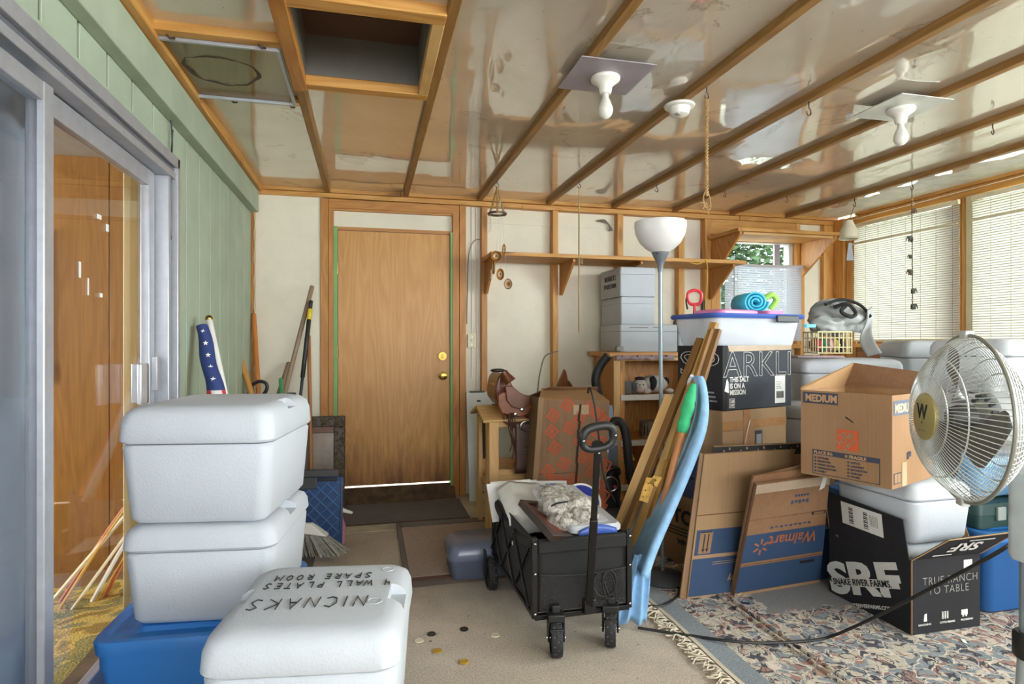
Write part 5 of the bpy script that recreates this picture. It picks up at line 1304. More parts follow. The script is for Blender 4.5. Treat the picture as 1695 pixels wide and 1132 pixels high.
# torchiere floor lamp
t = thing('floor_lamp', 'torchiere floor lamp with white bowl shade and grey steel pole', 'lamp', (1.492, 2.85, .012))
POLE = plain('pole_steel', '6c7478', .35, .6)
obj('base', MB().lathe([(.125, 0), (.127, .012), (.115, .026), (.06, .042), (.02, .05)], 40), plain('base_steel', '55585c', .35, .6), t, smooth=True)
obj('pole', MB().tube([(0, 0, .045), (-.008, 0, .60), (-.014, .0, 1.62)], .0105, 14), POLE, t, smooth=True)
obj('socket_cone', MB().lathe([(.012, 1.60), (.016, 1.64), (.030, 1.67), (.044, 1.70), (.046, 1.715)], 28, (-.014, 0, 0)), plain('socket_grey', '686c74', .35, .3), t, smooth=True)
obj('switch_knob', MB().blob((-.045, -.025, 1.695), (.008, .008, .006), 10, 6), BLACKP, t, smooth=True)
obj('lamp_shade', MB().lathe([(.045, 1.705), (.075, 1.725), (.105, 1.755), (.127, 1.80), (.134, 1.84), (.132, 1.862), (.128, 1.862), (.128, 1.84), (.12, 1.80), (.10, 1.76), (.07, 1.732), (.04, 1.712)], 48, (-.014, 0, 0), cap=False), SHADECL, t, smooth=True)
t = thing('lamp_lead', 'short black cord curling on the rug around the lamp foot', 'cord', (1.45, 2.68, .012))
obj('cord', MB().tube(curve_pts([onfloor(1072, 1003, .018)-t.location, onfloor(1095, 1003, .018)-t.location, onfloor(1118, 990, .018)-t.location, onfloor(1124, 972, .018)-t.location, V((.12, .24, .006))]), .006, 6), BLACKP, t, smooth=True)

# bundle of boards leaning to the black carton
def board(label, top, bot, w, th, mat, roll=0, name='wood_slat', grp='old wooden slats leaning in a bundle'):
    p, q = V(bot), V(top); t = thing(name, label, 'board', p, group=grp)
    stick_obj('board', p, q, (w, th), mat, t, .003, roll); return t
board('broad pale plank, lowest and leftmost of the leaning bundle', at(1112, 655, 3.02), at(1000, 900, 2.95)-V((0,0,.12)), .075, .018, pale('z'), radians(25))
board('flat golden slat just right of the broad pale plank', at(1160, 560, 2.95), at(1010, 905, 2.86)-V((0,0,.10)), .045, .022, oldwood('z', 1), radians(10))
tb = board('longest stained slat with a brass hinge near its foot', at(1183, 534, 2.92), at(1028, 900, 2.80)-V((0,0,.16)), .040, .022, oldwood('z', 2), radians(20))
board('stained slat whose top meets the tip of the longest one', at(1178, 545, 2.90), at(1040, 905, 2.76)-V((0,0,.18)), .034, .020, oldwood('z', 0), radians(-10))
board('outer stained slat nearest the ironing board', at(1189, 545, 2.88), at(1052, 915, 2.72)-V((0,0,.2)), .030, .022, oldwood('z', 1), radians(15))
board('wide dark board filling the foot of the bundle', at(1100, 760, 2.86), at(1030, 940, 2.80)-V((0,0,.16)), .11, .016, wood('foot_board', 'a0702c', 'b5843c', '6c4818', 'z', 1, .5, .1), radians(-8))  # plain brown wood colour, same tone along the whole board
hm = thing('hinge', 'brass hinge plate with screw holes fixed to the slat bundle', 'hinge', at(1073, 800, 2.70))
def hp(px, py): return at(px, py, 2.70)-hm.location
q = [hp(1058, 828), hp(1072, 832), hp(1086, 792), hp(1070, 790)]
obj('leaf', MB().slab(q, .004), plain('aged_brass', 'b08a44', .4, .6, var=.2, vs=40), hm)
obj('leaf', MB().slab([hp(1074, 800), hp(1088, 806), hp(1096, 790), hp(1082, 787)], .004), plain('aged_brass', 'b08a44', .4, .6, var=.2, vs=40), hm)
for (a_, b_) in ((1064, 822), (1068, 811), (1073, 800), (1085, 795), (1081, 803)): obj('screw_hole', MB().blob(hp(a_, b_)+V((0, -.004, 0)), (.003, .002, .003), 8, 5), BLACKM, hm, smooth=True)
t = thing('broomstick', 'brown broomstick with bright green sleeve beside the ironing board', 'broom', at(1062, 905, 2.74)-V((0,0,.2)))
A, Bq = at(1062, 905, 2.74)-V((0,0,.2)), at(1129, 712, 2.74)
stick_obj('stick', A, Bq, .017, BRH, t)
GC = plain('green_cloth', '2fae72', .7, var=.15, vs=14)
mb = MB().tube(curve_pts([at(1128, 716, 2.74), at(1135, 690, 2.75), at(1142, 660, 2.76), at(1148, 636, 2.78)], 5), [.020, .022, .026, .028, .026, .024, .028, .030, .030, .026, .026, .024, .02, .018, .014, .012], 12)
obj('green_sleeve', mb, GC, t, loc=None, smooth='all'); C.objects[-1].data.transform(Matrix.Translation(-t.location))

# ironing board, almost edge-on
t = thing('ironing_board', 'light blue padded ironing board standing on end, leaning right', 'ironing board', (1.12, 2.46, 0))
IB = plain('ironing_blue', '88b2d8', .7, var=.10, vs=14, bump=.5, bs=70); IBW = plain('ironing_trim', 'ccd4dc', .6)
Ptop, Pbot = at(1155, 618, 2.86), at(1040, 1015, 2.66)
fw = V((sin(TH), cos(TH), 0)); rt = V((cos(TH), -sin(TH), 0))
cent = [at(px, py, tt) for px, py, tt in ((1160, 622, 2.86), (1157, 680, 2.85), (1136, 745, 2.83), (1107, 815, 2.80), (1074, 890, 2.76), (1058, 935, 2.72))]
cent = curve_pts(cent, 5); n = len(cent)
def ib(u, v):      # u across the board (depth-ish), v along its length
    i = min(n-1, int(round(v*(n-1)))); c_ = cent[n-1-i]
    half = .16*min(1, (max(.0, 1-v)*3.2+.04)**.5)
    wv = (fw*-1+rt*.03).normalized()
    return c_ + wv*(u-.5)*2*half - t.location
obj('padded_cover', MB().grid(ib, 10, n-1), IB, t, smooth='all', solid=.032)
edge = [V(ib(0, k/(n-1)))+rt*-.040-fw*.03 for k in range(n)]
obj('edge_trim', MB().tube(edge, .009, 8), IBW, t, smooth=True)
def drape(u, v):
    p = at(1021+30*v+u*(50-24*v), 1036-118*v-8*sin(pi*u)*(1-v)+4*sin(u*12)*(1-v), 2.60+.05*v)
    return p-t.location+V((0, .016*sin(u*15+v*2)*(1-.5*v), 0))
obj('loose_cover_end', MB().grid(drape, 24, 10), IB, t, smooth='all', solid=.003)
for s_ in (): stick_obj('metal_leg', at(1090, 880, 2.95)+V((s_, 0, 0)), at(1086, 975, 2.9)+V((s_*.5, 0, 0)), .008, POLE, t)
# ------------------------------------------------------------------ right side: rug, cartons, coolers, fan
t = thing('area_rug', 'fringed oriental rug with blue edge and floral border under the cartons', 'rug', (1.29, 0, 0))
rug_y0, rug_y1 = .6, 3.35
def rz_(x, y): return .006+.0015*noise.noise(V((x*5, y*5, 0)))
rl = t.location
def strip(x0, x1, nx, ridge=0, dz=0):
    return MB().grid(lambda u, v: (x0+(x1-x0)*u-1.29, rug_y0+(rug_y1-rug_y0)*v, .010+dz+rz_(x0+(x1-x0)*u, v*3)), nx, 40)
def wob(mb):
    mb.v = [V((p.x+.02*noise.noise(V((p.y*1.6, 0, 7)))*max(0, 1-p.x/.5), p.y, p.z)) for p in mb.v]; return mb
obj('edge_band', wob(strip(1.325, 1.42, 3)), RUGEDGE, t, smooth='all')
obj('edge_binding', wob(strip(1.305, 1.324, 2)), FRINGE, t, smooth='all')
ob = obj('border', wob(strip(1.42, 1.665, 6)), RUGB, t, smooth='all')
obj('field', strip(1.70, 3.6, 20), RUGF, t, smooth='all'); C.objects[-1].location = (0, 0, 0)
# folded ridge: two rounded rolls running along the rug
for k, (xx, r_) in enumerate(((1.668, .013), (1.697, .014))):
    obj('fold_ridge', MB().tube([(xx-1.29+.008*sin(y_*2.2+k)-.02*(y_-2)*.6, y_, .014) for y_ in [rug_y0+(rug_y1-rug_y0)*q/30 for q in range(31)]], r_, 10), RUGB, t, smooth=True)
rnd = random.Random(3); mb = MB()
y_ = .9
while y_ < 2.62:
    x0 = .015+.02*noise.noise(V((y_*1.6, 0, 7))); p = [V((x0, y_, .009))]; L = rnd.uniform(.04, .09)
    for k in range(3): p.append(V((x0-L*(k+1)/3, y_+rnd.uniform(-.02, .02), rnd.uniform(.006, .02))))
    mb.tube(curve_pts(p, 3), .0032, 4); y_ += rnd.uniform(.004, .012)
o = obj('fringe', mb, FRINGE, t, smooth=True); o['kind'] = 'stuff'

def carton(label, p0, yaw, w, d, h, mat, open_=False, group=None, th=.005, name='cardboard_box'):
    """origin = near lower left corner of its front face; x along the front, y to the back"""
    t = thing(name, label, 'box', p0, yaw, group)
    if not open_:
        obj('body', MB().box(0, w, 0, d, 0, h), mat, t, bevel=.004)
    else:
        obj('body', MB().box(0, w, 0, th, 0, h).box(0, w, d-th, d, 0, h).box(0, th, th, d-th, 0, h).box(w-th, w, th, d-th, 0, h).box(th, w-th, th, d-th, 0, th), mat, t)
    return t
# --- stack: big floor carton, tape carton, black lettered carton, clear tub
SY = radians(15.5)
base = V((1.775, 2.745, 0)); ax = V((cos(SY), sin(SY), 0)); ay = V((-sin(SY), cos(SY), 0))
t = carton('brown warehouse carton with bold slanted lettering, on the floor behind the lamp foot', base+ax*-.02+ay*.0, SY, .60, .56, .50, CARD3)
text_obj(t, 'COSTCO', .105, (-.0005, .545, .25), (0, -1, 0), (0, 0, 1), PRINTBLACK, bold=.004)
for k in range(3): patch(t, 'print_line', (-.0005, .52, .215-.018*k), (0, -1, 0), (0, 0, 1), .34, .007, PRINTBLACK)
text_obj(t, 'WHOLESALE', .04, (-.0005, .30, .13), (0, -1, 0), (0, 0, 1), PRINTBLACK, bold=.002)
obj('tape_band', MB().box(-.001, .60, -.001, .56, .40, .502), plain('navy_band', '232b48', .5), t)
t = carton('navy blue carton sandwiched in the stack under the taped carton', base+V((0, 0, .504)), SY, .58, .40, .13, plain('navy_carton', '232b48', .6))
t = carton('brown taped carton under the black lettered carton', base+ax*-.0+V((0, 0, .637)), SY, .50, .36, .255, CARD2)
patch(t, 'tape', (.0, -.0008, .155), X, Z, .50, .045, TAPE, .001)
patch(t, 'tape', (.155, -.0008, .0), X, Z, .055, .255, TAPE, .0016)
patch(t, 'flap_line', (.0, -.0008, .15), X, Z, .14, .002, plain('crease_dark', '6c4a30', .8), .0025)
patch(t, 'dark_emblem', (.245, -.001, .05), X, Z, .055, .09, PRINTDARK, .0022); patch(t, 'emblem_core', (.252, -.001, .055), X, Z, .041, .065, PRINTGREY, .003)
for k in range(3): patch(t, 'icon_frame', (.07+.022*k, -.001, .045), X, Z, .014, .03, PRINTBLACK, .0022)
obj('torn_paper', MB().tube(curve_pts([V((.20, -.006, .20)), V((.17, -.01, .13)), V((.155, -.008, .06))]), .003, 4), PAPER, t, smooth=True)
foam_cooler('white foam box just right of the taped carton, below the black lettered carton', (2.50, 3.07, .56), SY, .28, .30, .25, .08, notch=False)
carton('plain brown carton on the floor hidden behind the leaning flat cartons', (2.365, 2.915, 0), SY, .34, .36, .555, CARD)
# black lettered carton
bz = .895
t = carton('charcoal carton with large outlined white lettering in the tall stack', base+V((0, 0, bz)), SY, .545, .315, .335, CHARCARD)
obj('left_face', MB().box(-.0015, .001, .0, .315, .0, .335), BLACKCARD, t)
patch(t, 'corner_panel', (.0, -.0005, .0), X, Z, .035, .335, BLACKCARD, .0002)
text_obj(t, 'ARKLI', .190, (.0, -.0012, .172), X, Z, PRINTWHITE, outline=.0016, fit=(.535, .132))
text_obj(t, 'SP', .190, (-.0022, .295, .172), (0, -1, 0), Z, PRINTWHITE, outline=.0016, fit=(.275, .132))
text_obj(t, 'THIS SALT\nIS ON A\nMISSION', .037, (.050, -.0008, .078), X, Z, PRINTWHITE, bold=.0008, fit=(.145, .095))
patch(t, 'emblem', (.048, -.0008, .012), X, Z, .040, .048, PRINTWHITE, .0006); patch(t, 'emblem_core', (.051, -.0008, .015), X, Z, .034, .042, PRINTDARK, .0014)
text_obj(t, 'LM\nNT', .022, (.054, -.0024, .038), X, Z, PRINTWHITE, bold=.0008)
obj('torn_patch', MB().slab([(.012, -.0012, .10), (.045, -.0012, .09), (.042, -.0012, .145), (.030, -.0012, .165), (.012, -.0012, .17)][:4], .0006), PAPER, t)
lab = patch(t, 'shipping_label', (.405, -.0008, .02), X, Z, .085, .150, PAPER, .0008)
for k in range(14): patch(t, 'barcode_bar', (.417+.0044*k, -.0008, .047), X, Z, .0014+.0012*(k % 2), .038, PRINTBLACK, .0018)
for k in range(5): patch(t, 'label_line', (.415, -.0008, .10+.009*k), X, Z, .045-.006*(k % 3), .003, PRINTGREY, .0018)
for k in range(3): patch(t, 'small_print', (-.0022, .105-.01*k, .085-.022*k), (0, -1, 0), Z, .05, .008, PRINTGREY)
obj('flap', MB().slab([(.045, -.004, .305), (.54, -.004, .312), (.545, -.002, .337), (.035, -.002, .337)], .004), GRAYCARD, t)
# clear tub with blue lid on top
t = thing('storage_tub', 'clear plastic tub with blue lid and black latch on the lettered carton', 'tub', base+ax*.305+ay*.17+V((0, 0, bz+.337)), SY-radians(6))
obj('body', MB().rloft([(0, .54, .30, .03), (.012, .555, .31, .035), (.13, .61, .34, .04), (.150, .62, .35, .04)]), CLEARTUB, t, smooth=True)
obj('lid', MB().rloft([(.145, .655, .38, .05), (.157, .67, .39, .05), (.170, .655, .38, .05), (.164, .56, .31, .04)]), SMOKEBLUE, t, smooth=True)
obj('latch', MB().box(.09, .25, -.204, -.192, .125, .162), BLACKP, t, bevel=.004)
obj('contents', MB().blob((.0, 0, .07), (.24, .13, .062), 20, 12, .5, 4), plain('tub_contents', 'c9cbd6', .8), t, smooth='all')
for x in (): obj('panel_ridge', MB().box(x-.0, x+.17, -.171, -.168, .03, .105), CLEARTUB, t, bevel=.006)
tw = t.matrix_basis.copy()
PINK = plastic('pink_plastic', 'e88ab8', .4); TURQ = plain('turquoise_foam', '3fb4d4', .6, bump=.2)
t = thing('pink_sheet', 'flat pink plastic lid lying on the blue tub lid', 'lid', tw @ V((-.08, .0, .165)), SY)
obj('plate', MB().rloft([(.004, .30, .22, .04), (.022, .31, .22, .04), (.030, .28, .19, .04), (.024, .25, .17, .04)]), PINK, t, smooth=True)
t = thing('plastic_tray', 'small pink tray beside the blue foam roll on the tub', 'tray', tw @ V((.165, -.06, .165)), SY)
obj('tray', MB().rloft([(.004, .13, .12, .02), (.026, .14, .13, .02), (.02, .12, .11, .02)]), PINK, t, smooth=True)
t = thing('foam_roll', 'turquoise rolled foam mat lying on the blue tub lid', 'roll', tw @ V((.17, .10, .168)), radians(-12))
sp = []
for k in range(60): 
    a = k*.32; r_ = .018+.0010*k*.9; sp.append((r_*cos(a), r_*sin(a)))
def spir(u, v):
    i = min(59, int(u*59)); return (sp[i][0]*1.1, -.13+.20*v, sp[i][1]+.078)
obj('rolled_mat', MB().grid(spir, 59, 1), TURQ, t, smooth='all', solid=.010)
obj('green_strap', MB().tube(curve_pts([V((.06, -.10, .10)), V((.10, -.11, .12)), V((.13, -.10, .09)), V((.10, -.09, .04))]), .016, 8), plain('lime_strap', '9ccc5c', .6), t, smooth=True)
t = thing('shovel', 'bright red D-shaped tool grip standing behind the clear tub', 'shovel', at(1150, 516, 3.6), radians(-12)); t.scale = (1.1, 1.1, 1.1)
obj('grip', MB().tube(curve_pts([V((-.030, 0, .05)), V((-.036, 0, .10)), V((.0, 0, .118)), V((.036, 0, .10)), V((.030, 0, .05)), V((0, 0, .04))], 5, True), .009, 8, closed=True), plain('red_grip', 'd83a44', .35), t, smooth=True)
stick_obj('shaft', t.location+V((0, 0, .045)), t.location+V((0, .05, -.5)), .009, plain('red_grip', 'd83a44', .35), t)
t = thing('hand_pump', 'black hose loop and handle hanging behind the red tool grip', 'hose', at(1160, 500, 3.66), 0)
obj('hose', MB().tube(curve_pts([at(1138, 512, 3.66)-t.location, at(1136, 495, 3.66)-t.location, at(1145, 482, 3.66)-t.location, at(1158, 484, 3.66)-t.location, at(1164, 500, 3.66)-t.location]), .005, 6), BLACKP, t, smooth=True)
obj('handle', MB().tube([at(1164, 497, 3.66)-t.location, at(1164, 530, 3.66)-t.location], .011, 8), BLACKP, t, smooth=True)
t = thing('wire_loop', 'thin black loop behind the separate foam box', 'hose', at(1125, 540, 4.9))
obj('hose', MB().tube(curve_pts([at(1115, 541, 4.9)-t.location, at(1118, 530, 4.9)-t.location, at(1128, 526, 4.9)-t.location, at(1136, 534, 4.9)-t.location]), .008, 6), BLACKP, t, smooth=True)

# wire basket with grey bag, on a white cooler behind
t = foam_cooler('long white foam cooler behind the open moving carton, under the wire basket', (2.93, 3.28, .72), radians(-13), .62, .46, .34, .085, notch=False)
carton('tall plain carton holding up the long white cooler', (2.66, 3.15, 0), radians(-13), .55, .36, .715, CARD)
t = thing('foam_slab', 'thin mauve-edged board under the wire basket', 'board', (2.86, 3.42, 1.147), radians(-13))
obj('slab', MB().box(-.15, .15, -.15, .1, .001, .014), plain('mauve_board', 'b49a9c', .7), t, bevel=.003)
t = thing('wire_basket', 'cream wire basket filled with small items beside the blue-lidded tub', 'basket', at(1369, 584, 3.62), radians(-13))
wb_ = plain('cream_wire', 'cfc49a', .4); bw, bd, bh = .20, .17, .125
for z in (0, .035, .09, bh):
    obj('hoop_wire', MB().tube([(-bw/2, -bd/2, z), (bw/2, -bd/2, z), (bw/2, bd/2, z), (-bw/2, bd/2, z)], .0035 if z < bh else .005, 6, closed=True), wb_, t)
for k in range(9):
    x = -bw/2+bw*k/8
    obj('upright_wire', MB().tube([(x, -bd/2, 0), (x, -bd/2, bh)], .0035, 6), wb_, t); obj('upright_wire', MB().tube([(x, bd/2, 0), (x, bd/2, bh)], .0035, 6), wb_, t)
for k in range(1, 6):
    y = -bd/2+bd*k/6
    for x in (-bw/2, bw/2): obj('upright_wire', MB().tube([(x, y, 0), (x, y, bh)], .0035, 6), wb_, t)
rnd = random.Random(9); bm_ = t.matrix_basis.copy()
for k, (cc, nm, lb) in enumerate((('c04050', 'pouch', 'small red pouch inside the wire basket'), ('3c8a6c', 'pouch', 'small green pouch inside the wire basket'), ('d8a0a8', 'pouch', 'pale pink pouch inside the wire basket'), ('c8b864', 'cloth', 'mustard cloth on the bottom of the wire basket'), ('26262a', 'pouch', 'black pouch inside the wire basket'))):
    q = thing(nm, lb, nm, bm_ @ V((-.07+.035*k, .0, .003)))
    obj('shape', MB().blob((0, 0, .045), (.022, .05, .042), 12, 8, .3, k), plain('pouch_'+cc, cc, .6), q, smooth='all')
t = thing('bag', 'grey fabric bag with black buckle slumped over the wire basket', 'bag', at(1382, 536, 3.66), radians(-13)); t.scale = (1.12, 1.1, 1.25)
GB = plain('grey_bag', '9b9d9c', .6, var=.12, vs=7, bump=.3, bs=20)
bgm = MB().blob((.02, .02, .030), (.150, .095, .085), 48, 30, .42, 3)
bgm.v = [p+V((0, 0, .012*noise.noise(p*38)))+V((.010*noise.noise(p*30+V((5, 0, 0))), .012*noise.noise(p*26), 0)) for p in bgm.v]
obj('body', bgm, GB, t, smooth='all')
obj('fold', MB().blob((-.07, -.05, -.005), (.075, .05, .04), 30, 18, .5, 6), GB, t, smooth='all')
obj('flap', MB().grid(lambda u, v: (.11+.05*u+.012*sin(v*7), -.11+.05*sin(v*3+u), .06-.22*v+.02*u), 6, 10), GB, t, smooth='all', solid=.006)
obj('strap', MB().tube(curve_pts([V((-.06, -.10, .075)), V((.0, -.12, .09)), V((.05, -.11, .05)), V((.02, -.125, .03)), V((-.03, -.12, .055)), V((.0, -.11, .085))]), .010, 5), BLACKF, t, smooth=True)
obj('strap', MB().tube(curve_pts([V((-.10, -.09, .09)), V((.0, -.06, .115)), V((.10, -.06, .09)), V((.15, -.08, .03))]), .008, 5), BLACKF, t, smooth=True)
t = thing('sandal', 'small light-blue foam sandal poking out beside the clear tub', 'shoe', at(1340, 542, 3.35))
obj('sole', MB().rloft([(0, .07, .03, .014), (.018, .075, .035, .016)]), plain('sky_foam', '6cc4e0', .6), t, smooth=True)

# --- flattened cartons leaning on the stack
def planar(q, px, py):
    """third corner of a flat sheet: the point seen at px, py that lies in the plane of the other three"""
    n_ = (q[1]-q[0]).cross(q[3]-q[0]); c = V((0, 0, CAMH)); r = at(px, py, 1)-c
    return c+r*((q[0]-c).dot(n_)/r.dot(n_))
def flat(label, q, th, mat):
    t = thing('flattened_carton', label, 'cardboard', V(q[0]), group='flattened cartons leaning on the stack'); l = V(q[0])
    R = (V(q[1])-V(q[0])); U = (V(q[3])-V(q[0]))
    obj('sheet', MB().slab([V(p)-l for p in q], th), mat, t, bevel=.0015)
    return t, R, U
# big flat carton (upper brown panel, lower blue printed panels)
q = [onfloor(1137, 992, .014), onfloor(1232, 985, .014)+V((.12, .03, 0)), at(1337, 742, 2.93), at(1166, 752, 2.86)]
q[2] = planar(q, 1337, 742)
t, R, U = flat('large flat carton, brown above and blue below, leaning by the lamp foot', q, .02, CARD2)
def onq(q, u, v, lift=.0): 
    p = V(q[0]).lerp(V(q[1]), u).lerp(V(q[3]).lerp(V(q[2]), u), v)-V(q[0]); n_ = (V(q[1])-V(q[0])).cross(V(q[3])-V(q[0])).normalized(); return p+n_*lift
def qpatch(t, q, name, u0, u1, v0, v1, mat, lift=.0012):
    mb = MB(); nu = 4
    mb.slab([onq(q, u0, v0, lift), onq(q, u1, v0, lift), onq(q, u1, v1, lift), onq(q, u0, v1, lift)], .0008); return obj(name, mb, mat, t)
qpatch(t, q, 'blue_print', .01, 1, .015, .275, PRINTBLUE); qpatch(t, q, 'blue_print', .02, .82, .30, .475, PRINTBLUE)
qpatch(t, q, 'bare_strip', .06, .20, .31, .46, CARD, .0022)
qpatch(t, q, 'arrow_bar', .065, .19, .455, .462, PRINTBLACK, .0032)
for u in (.105, .15): qpatch(t, q, 'arrow_shaft', u, u+.012, .335, .445, PRINTBLACK, .0032); obj('arrow_head', MB().slab([onq(q, u-.014, .345, .0032), onq(q, u+.006, .318, .0032), onq(q, u+.026, .345, .0032), onq(q, u+.006, .337, .0032)], .0008), PRINTBLACK, t)
r_, u_ = (onq(q, 1, 0)-onq(q, 0, 0)).normalized(), (onq(q, 0, 1)-onq(q, 0, 0)).normalized()
text_obj(t, 'to recycle', .052, onq(q, .97, .205, .002), -r_, -u_, plain('tan_print', 'a88a68', .8), bold=.0006, sx=.9)
text_obj(t, 'row away', .048, onq(q, .86, .135, .002), -r_, -u_, plain('tan_print', 'a88a68', .8), bold=.0006, sx=.9)
for k in range(2): qpatch(t, q, 'small_print', .25, .75-.1*k, .228+.014*k, .231+.014*k, plain('tan_print', 'a88a68', .8), .0022)
obj('inner_layer', MB().slab([onq(q, -.075, .004, -.014), onq(q, .0, .0, -.008), onq(q, .0, 1.0, -.008), onq(q, -.03, 1.01, -.012)], .012), CARD, t, bevel=.001)
obj('fold_line', MB().slab([onq(q, .0, .575, .001), onq(q, 1, .575, .001), onq(q, 1, .582, .001), onq(q, 0, .582, .001)], .001), plain('crease_dark', '6c4a30', .8), t)
tp = MB().grid(lambda u, v: onq(q, .80+.07*u+.02*noise.noise(V((v*9, u, 1))), .17+.42*v, .004+.006*noise.noise(V((u*3, v*14, 0)))), 4, 16)
obj('peeling_tape', tp, CLEARTAPE, t, smooth='all')
obj('curled_tape', MB().tube(curve_pts([onq(q, .83, .30, .01), onq(q, .80, .20, .03), onq(q, .74, .10, .03), onq(q, .62, .01, .03)]), .004, 4), PAPER, t)
# dark printed flap edge behind it
q3 = [at(1178, 760, 2.93), at(1336, 752, 3.0), at(1337, 732, 3.0), at(1181, 738, 2.93)]
q3 = [q3[0]-V((0, 0, .5)), q3[1]-V((0, 0, .5)), q3[2], q3[3]]
t, R, U = flat('flat carton with a black patterned tape strip along its top edge', q3, .015, CARD)
qpatch(t, q3, 'patterned_tape', 0, 1, .90, .99, PRINTBLACK)
rnd = random.Random(21)
for k in range(16):
    u = .04+.06*k; qpatch(t, q3, 'tape_motif', u, u+rnd.uniform(.008, .02), .92+.02*(k % 3), .94+.02*(k % 3), (PRINTBLUE, CARD2, CARD2)[k % 3], .0022)
# second flat carton, blue print upside down
q2 = [onfloor(1209, 984, .012), onfloor(1352, 962, .012)+V((0, -.02, 0)), at(1374, 786, 2.74), at(1253, 802, 2.72)]
q2[0] = onfloor(1209, 984, .012)+V((0, -.03, 0))
q2[2] = planar(q2, 1374, 786)
t, R, U = flat('flat carton with upside-down orange lettering on blue, leaning nearest the black carton', q2, .018, cardboard('cardboard_warm', '8e6a4e', '7a5a42'))
qpatch(t, q2, 'blue_print', .0, 1, .035, .275, PRINTBLUE); qpatch(t, q2, 'blue_print', .0, 1, .31, .56, PRINTBLUE); qpatch(t, q2, 'bare_edge', 0, 1, .0, .03, CARD2)
qpatch(t, q2, 'torn_top', .0, 1, .92, .995, GRAYCARD, .002)
r_, u_ = (onq(q2, 1, 0)-onq(q2, 0, 0)).normalized(), (onq(q2, 0, 1)-onq(q2, 0, 0)).normalized()
OP = plain('faded_orange_print', '9c5c3c', .8)
text_obj(t, 'Walmart', .088, onq(q2, .90, .52, .002), -r_, -u_, OP, bold=.001, sx=.92)
sc0 = onq(q2, .20, .44, .002)
for k in range(6):
    a = pi/6+k*pi/3; d_ = r_*cos(a)+u_*sin(a); s_ = r_*-sin(a)+u_*cos(a)
    obj('spark_ray', MB().slab([sc0+d_*.016-s_*.005, sc0+d_*.045-s_*.005, sc0+d_*.045+s_*.005, sc0+d_*.016+s_*.005], .0008), OP, t)
for k in range(9): qpatch(t, q2, 'worn_print', .28+.06*k, .315+.06*k, .595+.006*(k % 2), .612, PRINTBLUE, .002)
for k in range(5): qpatch(t, q2, 'worn_print', .50+.05*k, .53+.05*k, .79+.008*(k % 2), .82, PRINTBLUE, .002); qpatch(t, q2, 'worn_print', .54+.04*k, .565+.04*k, .85, .868, PRINTBLUE, .002)
qpatch(t, q2, 'hand_slot', .80, .98, .67, .695, PRINTBLACK, .002); qpatch(t, q2, 'slot_core', .82, .96, .675, .69, CARD3, .003)
qpatch(t, q2, 'hand_slot', .72, .90, .225, .25, PRINTBLACK, .002); qpatch(t, q2, 'crease', 0, 1, .285, .292, plain('crease_dark', '6c4a30', .8), .0015); qpatch(t, q2, 'crease', 0, 1, .69, .695, plain('crease_dark', '6c4a30', .8), .0015)
obj('sticker', MB().slab([onq(q2, .86, .88, .003), onq(q2, .93, .90, .003), onq(q2, .97, 1.02, .003), onq(q2, .90, 1.0, .003)], .0008), PAPER, t)
obj('side_flap', MB().slab([onq(q2, 1.0, .05, -.004), onq(q2, 1.07, .30, -.03), onq(q2, 1.05, .95, -.02), onq(q2, 1.0, .97, -.002)], .006), CARD2, t)
obj('inner_layer', MB().slab([onq(q2, .0, .02, -.02), onq(q2, .95, .0, -.02), onq(q2, .92, 1.06, -.025), onq(q2, -.01, 1.045, -.025)], .012), CARD3, t, bevel=.001)
obj('inner_layer', MB().slab([onq(q2, .05, .02, -.036), onq(q2, .95, .0, -.036), onq(q2, .80, 1.075, -.04), onq(q2, .1, 1.03, -.04)], .010), CARD, t, bevel=.001)
t = thing('tag', 'small navy tag lying on the rug before the flat cartons', 'tag', onfloor(1228, 998, .018), radians(-30))
obj('card', MB().box(-.03, .035, -.01, .012, 0, .002), NAVY, t)

# --- black lettered shipping carton with coolers inside
BC = V((2.22, 2.055, .016)); bw, bd, bh = .365, .462, .315
t = thing('shipping_box', 'black shipping carton with huge white lettering, flaps open, holding foam boxes', 'box', BC)
th = .005
obj('body', MB().box(0, bw, 0, th, 0, bh).box(0, bw, bd-th, bd, 0, bh).box(0, th, th, bd-th, 0, bh).box(bw-th, bw, th, bd-th, 0, bh).box(th, bw-th, th, bd-th, 0, th), BLACKCARD, t)
obj('corner_edge', MB().box(-.0015, .004, -.0015, .003, 0, bh), plain('card_edge', '7a5c40', .8), t)
# left flap standing straight up
LF = [(-.001, bd, bh-.001), (-.001, .012, bh-.001), (-.014, .03, bh+.165), (-.022, bd-.002, bh+.185)]
obj('flap', MB().slab(LF, .005), BLACKCARD, t, bevel=.001)
obj('flap_edge', MB().tube([V((0, bd, bh)), V((-.022, bd-.002, bh+.185))], .003, 4), plain('card_edge', '7a5c40', .8), t)
FF = [(.003, 0, bh), (bw, 0, bh), (bw+.10, -.085, bh+.115), (.085, -.095, bh+.11)]
fl = obj('flap', MB().slab(FF, .005), BLACKCARD, t, bevel=.001)
obj('flap_edge', MB().tube([V(FF[1]), V(FF[2]), V(FF[3]), V(FF[0])], .0028, 4), CARD2, t)
obj('flap', MB().slab([(bw, .02, bh), (bw, bd-.02, bh), (bw+.075, bd-.05, bh+.10), (bw+.075, .14, bh+.11)], .005), CARD2, t, bevel=.001)
L_, U_ = (0, -1, 0), (0, 0, 1)
def face_text(w_, size, a_, b_, mat, **k):      # lettering printed askew on the long side, between two measured points
    p_, q_ = onx(a_[0], a_[1], BC.x)-BC, onx(b_[0], b_[1], BC.x)-BC; r_ = (q_-p_).normalized(); u_ = V((-1, 0, 0)).cross(r_)
    return p_, r_, u_
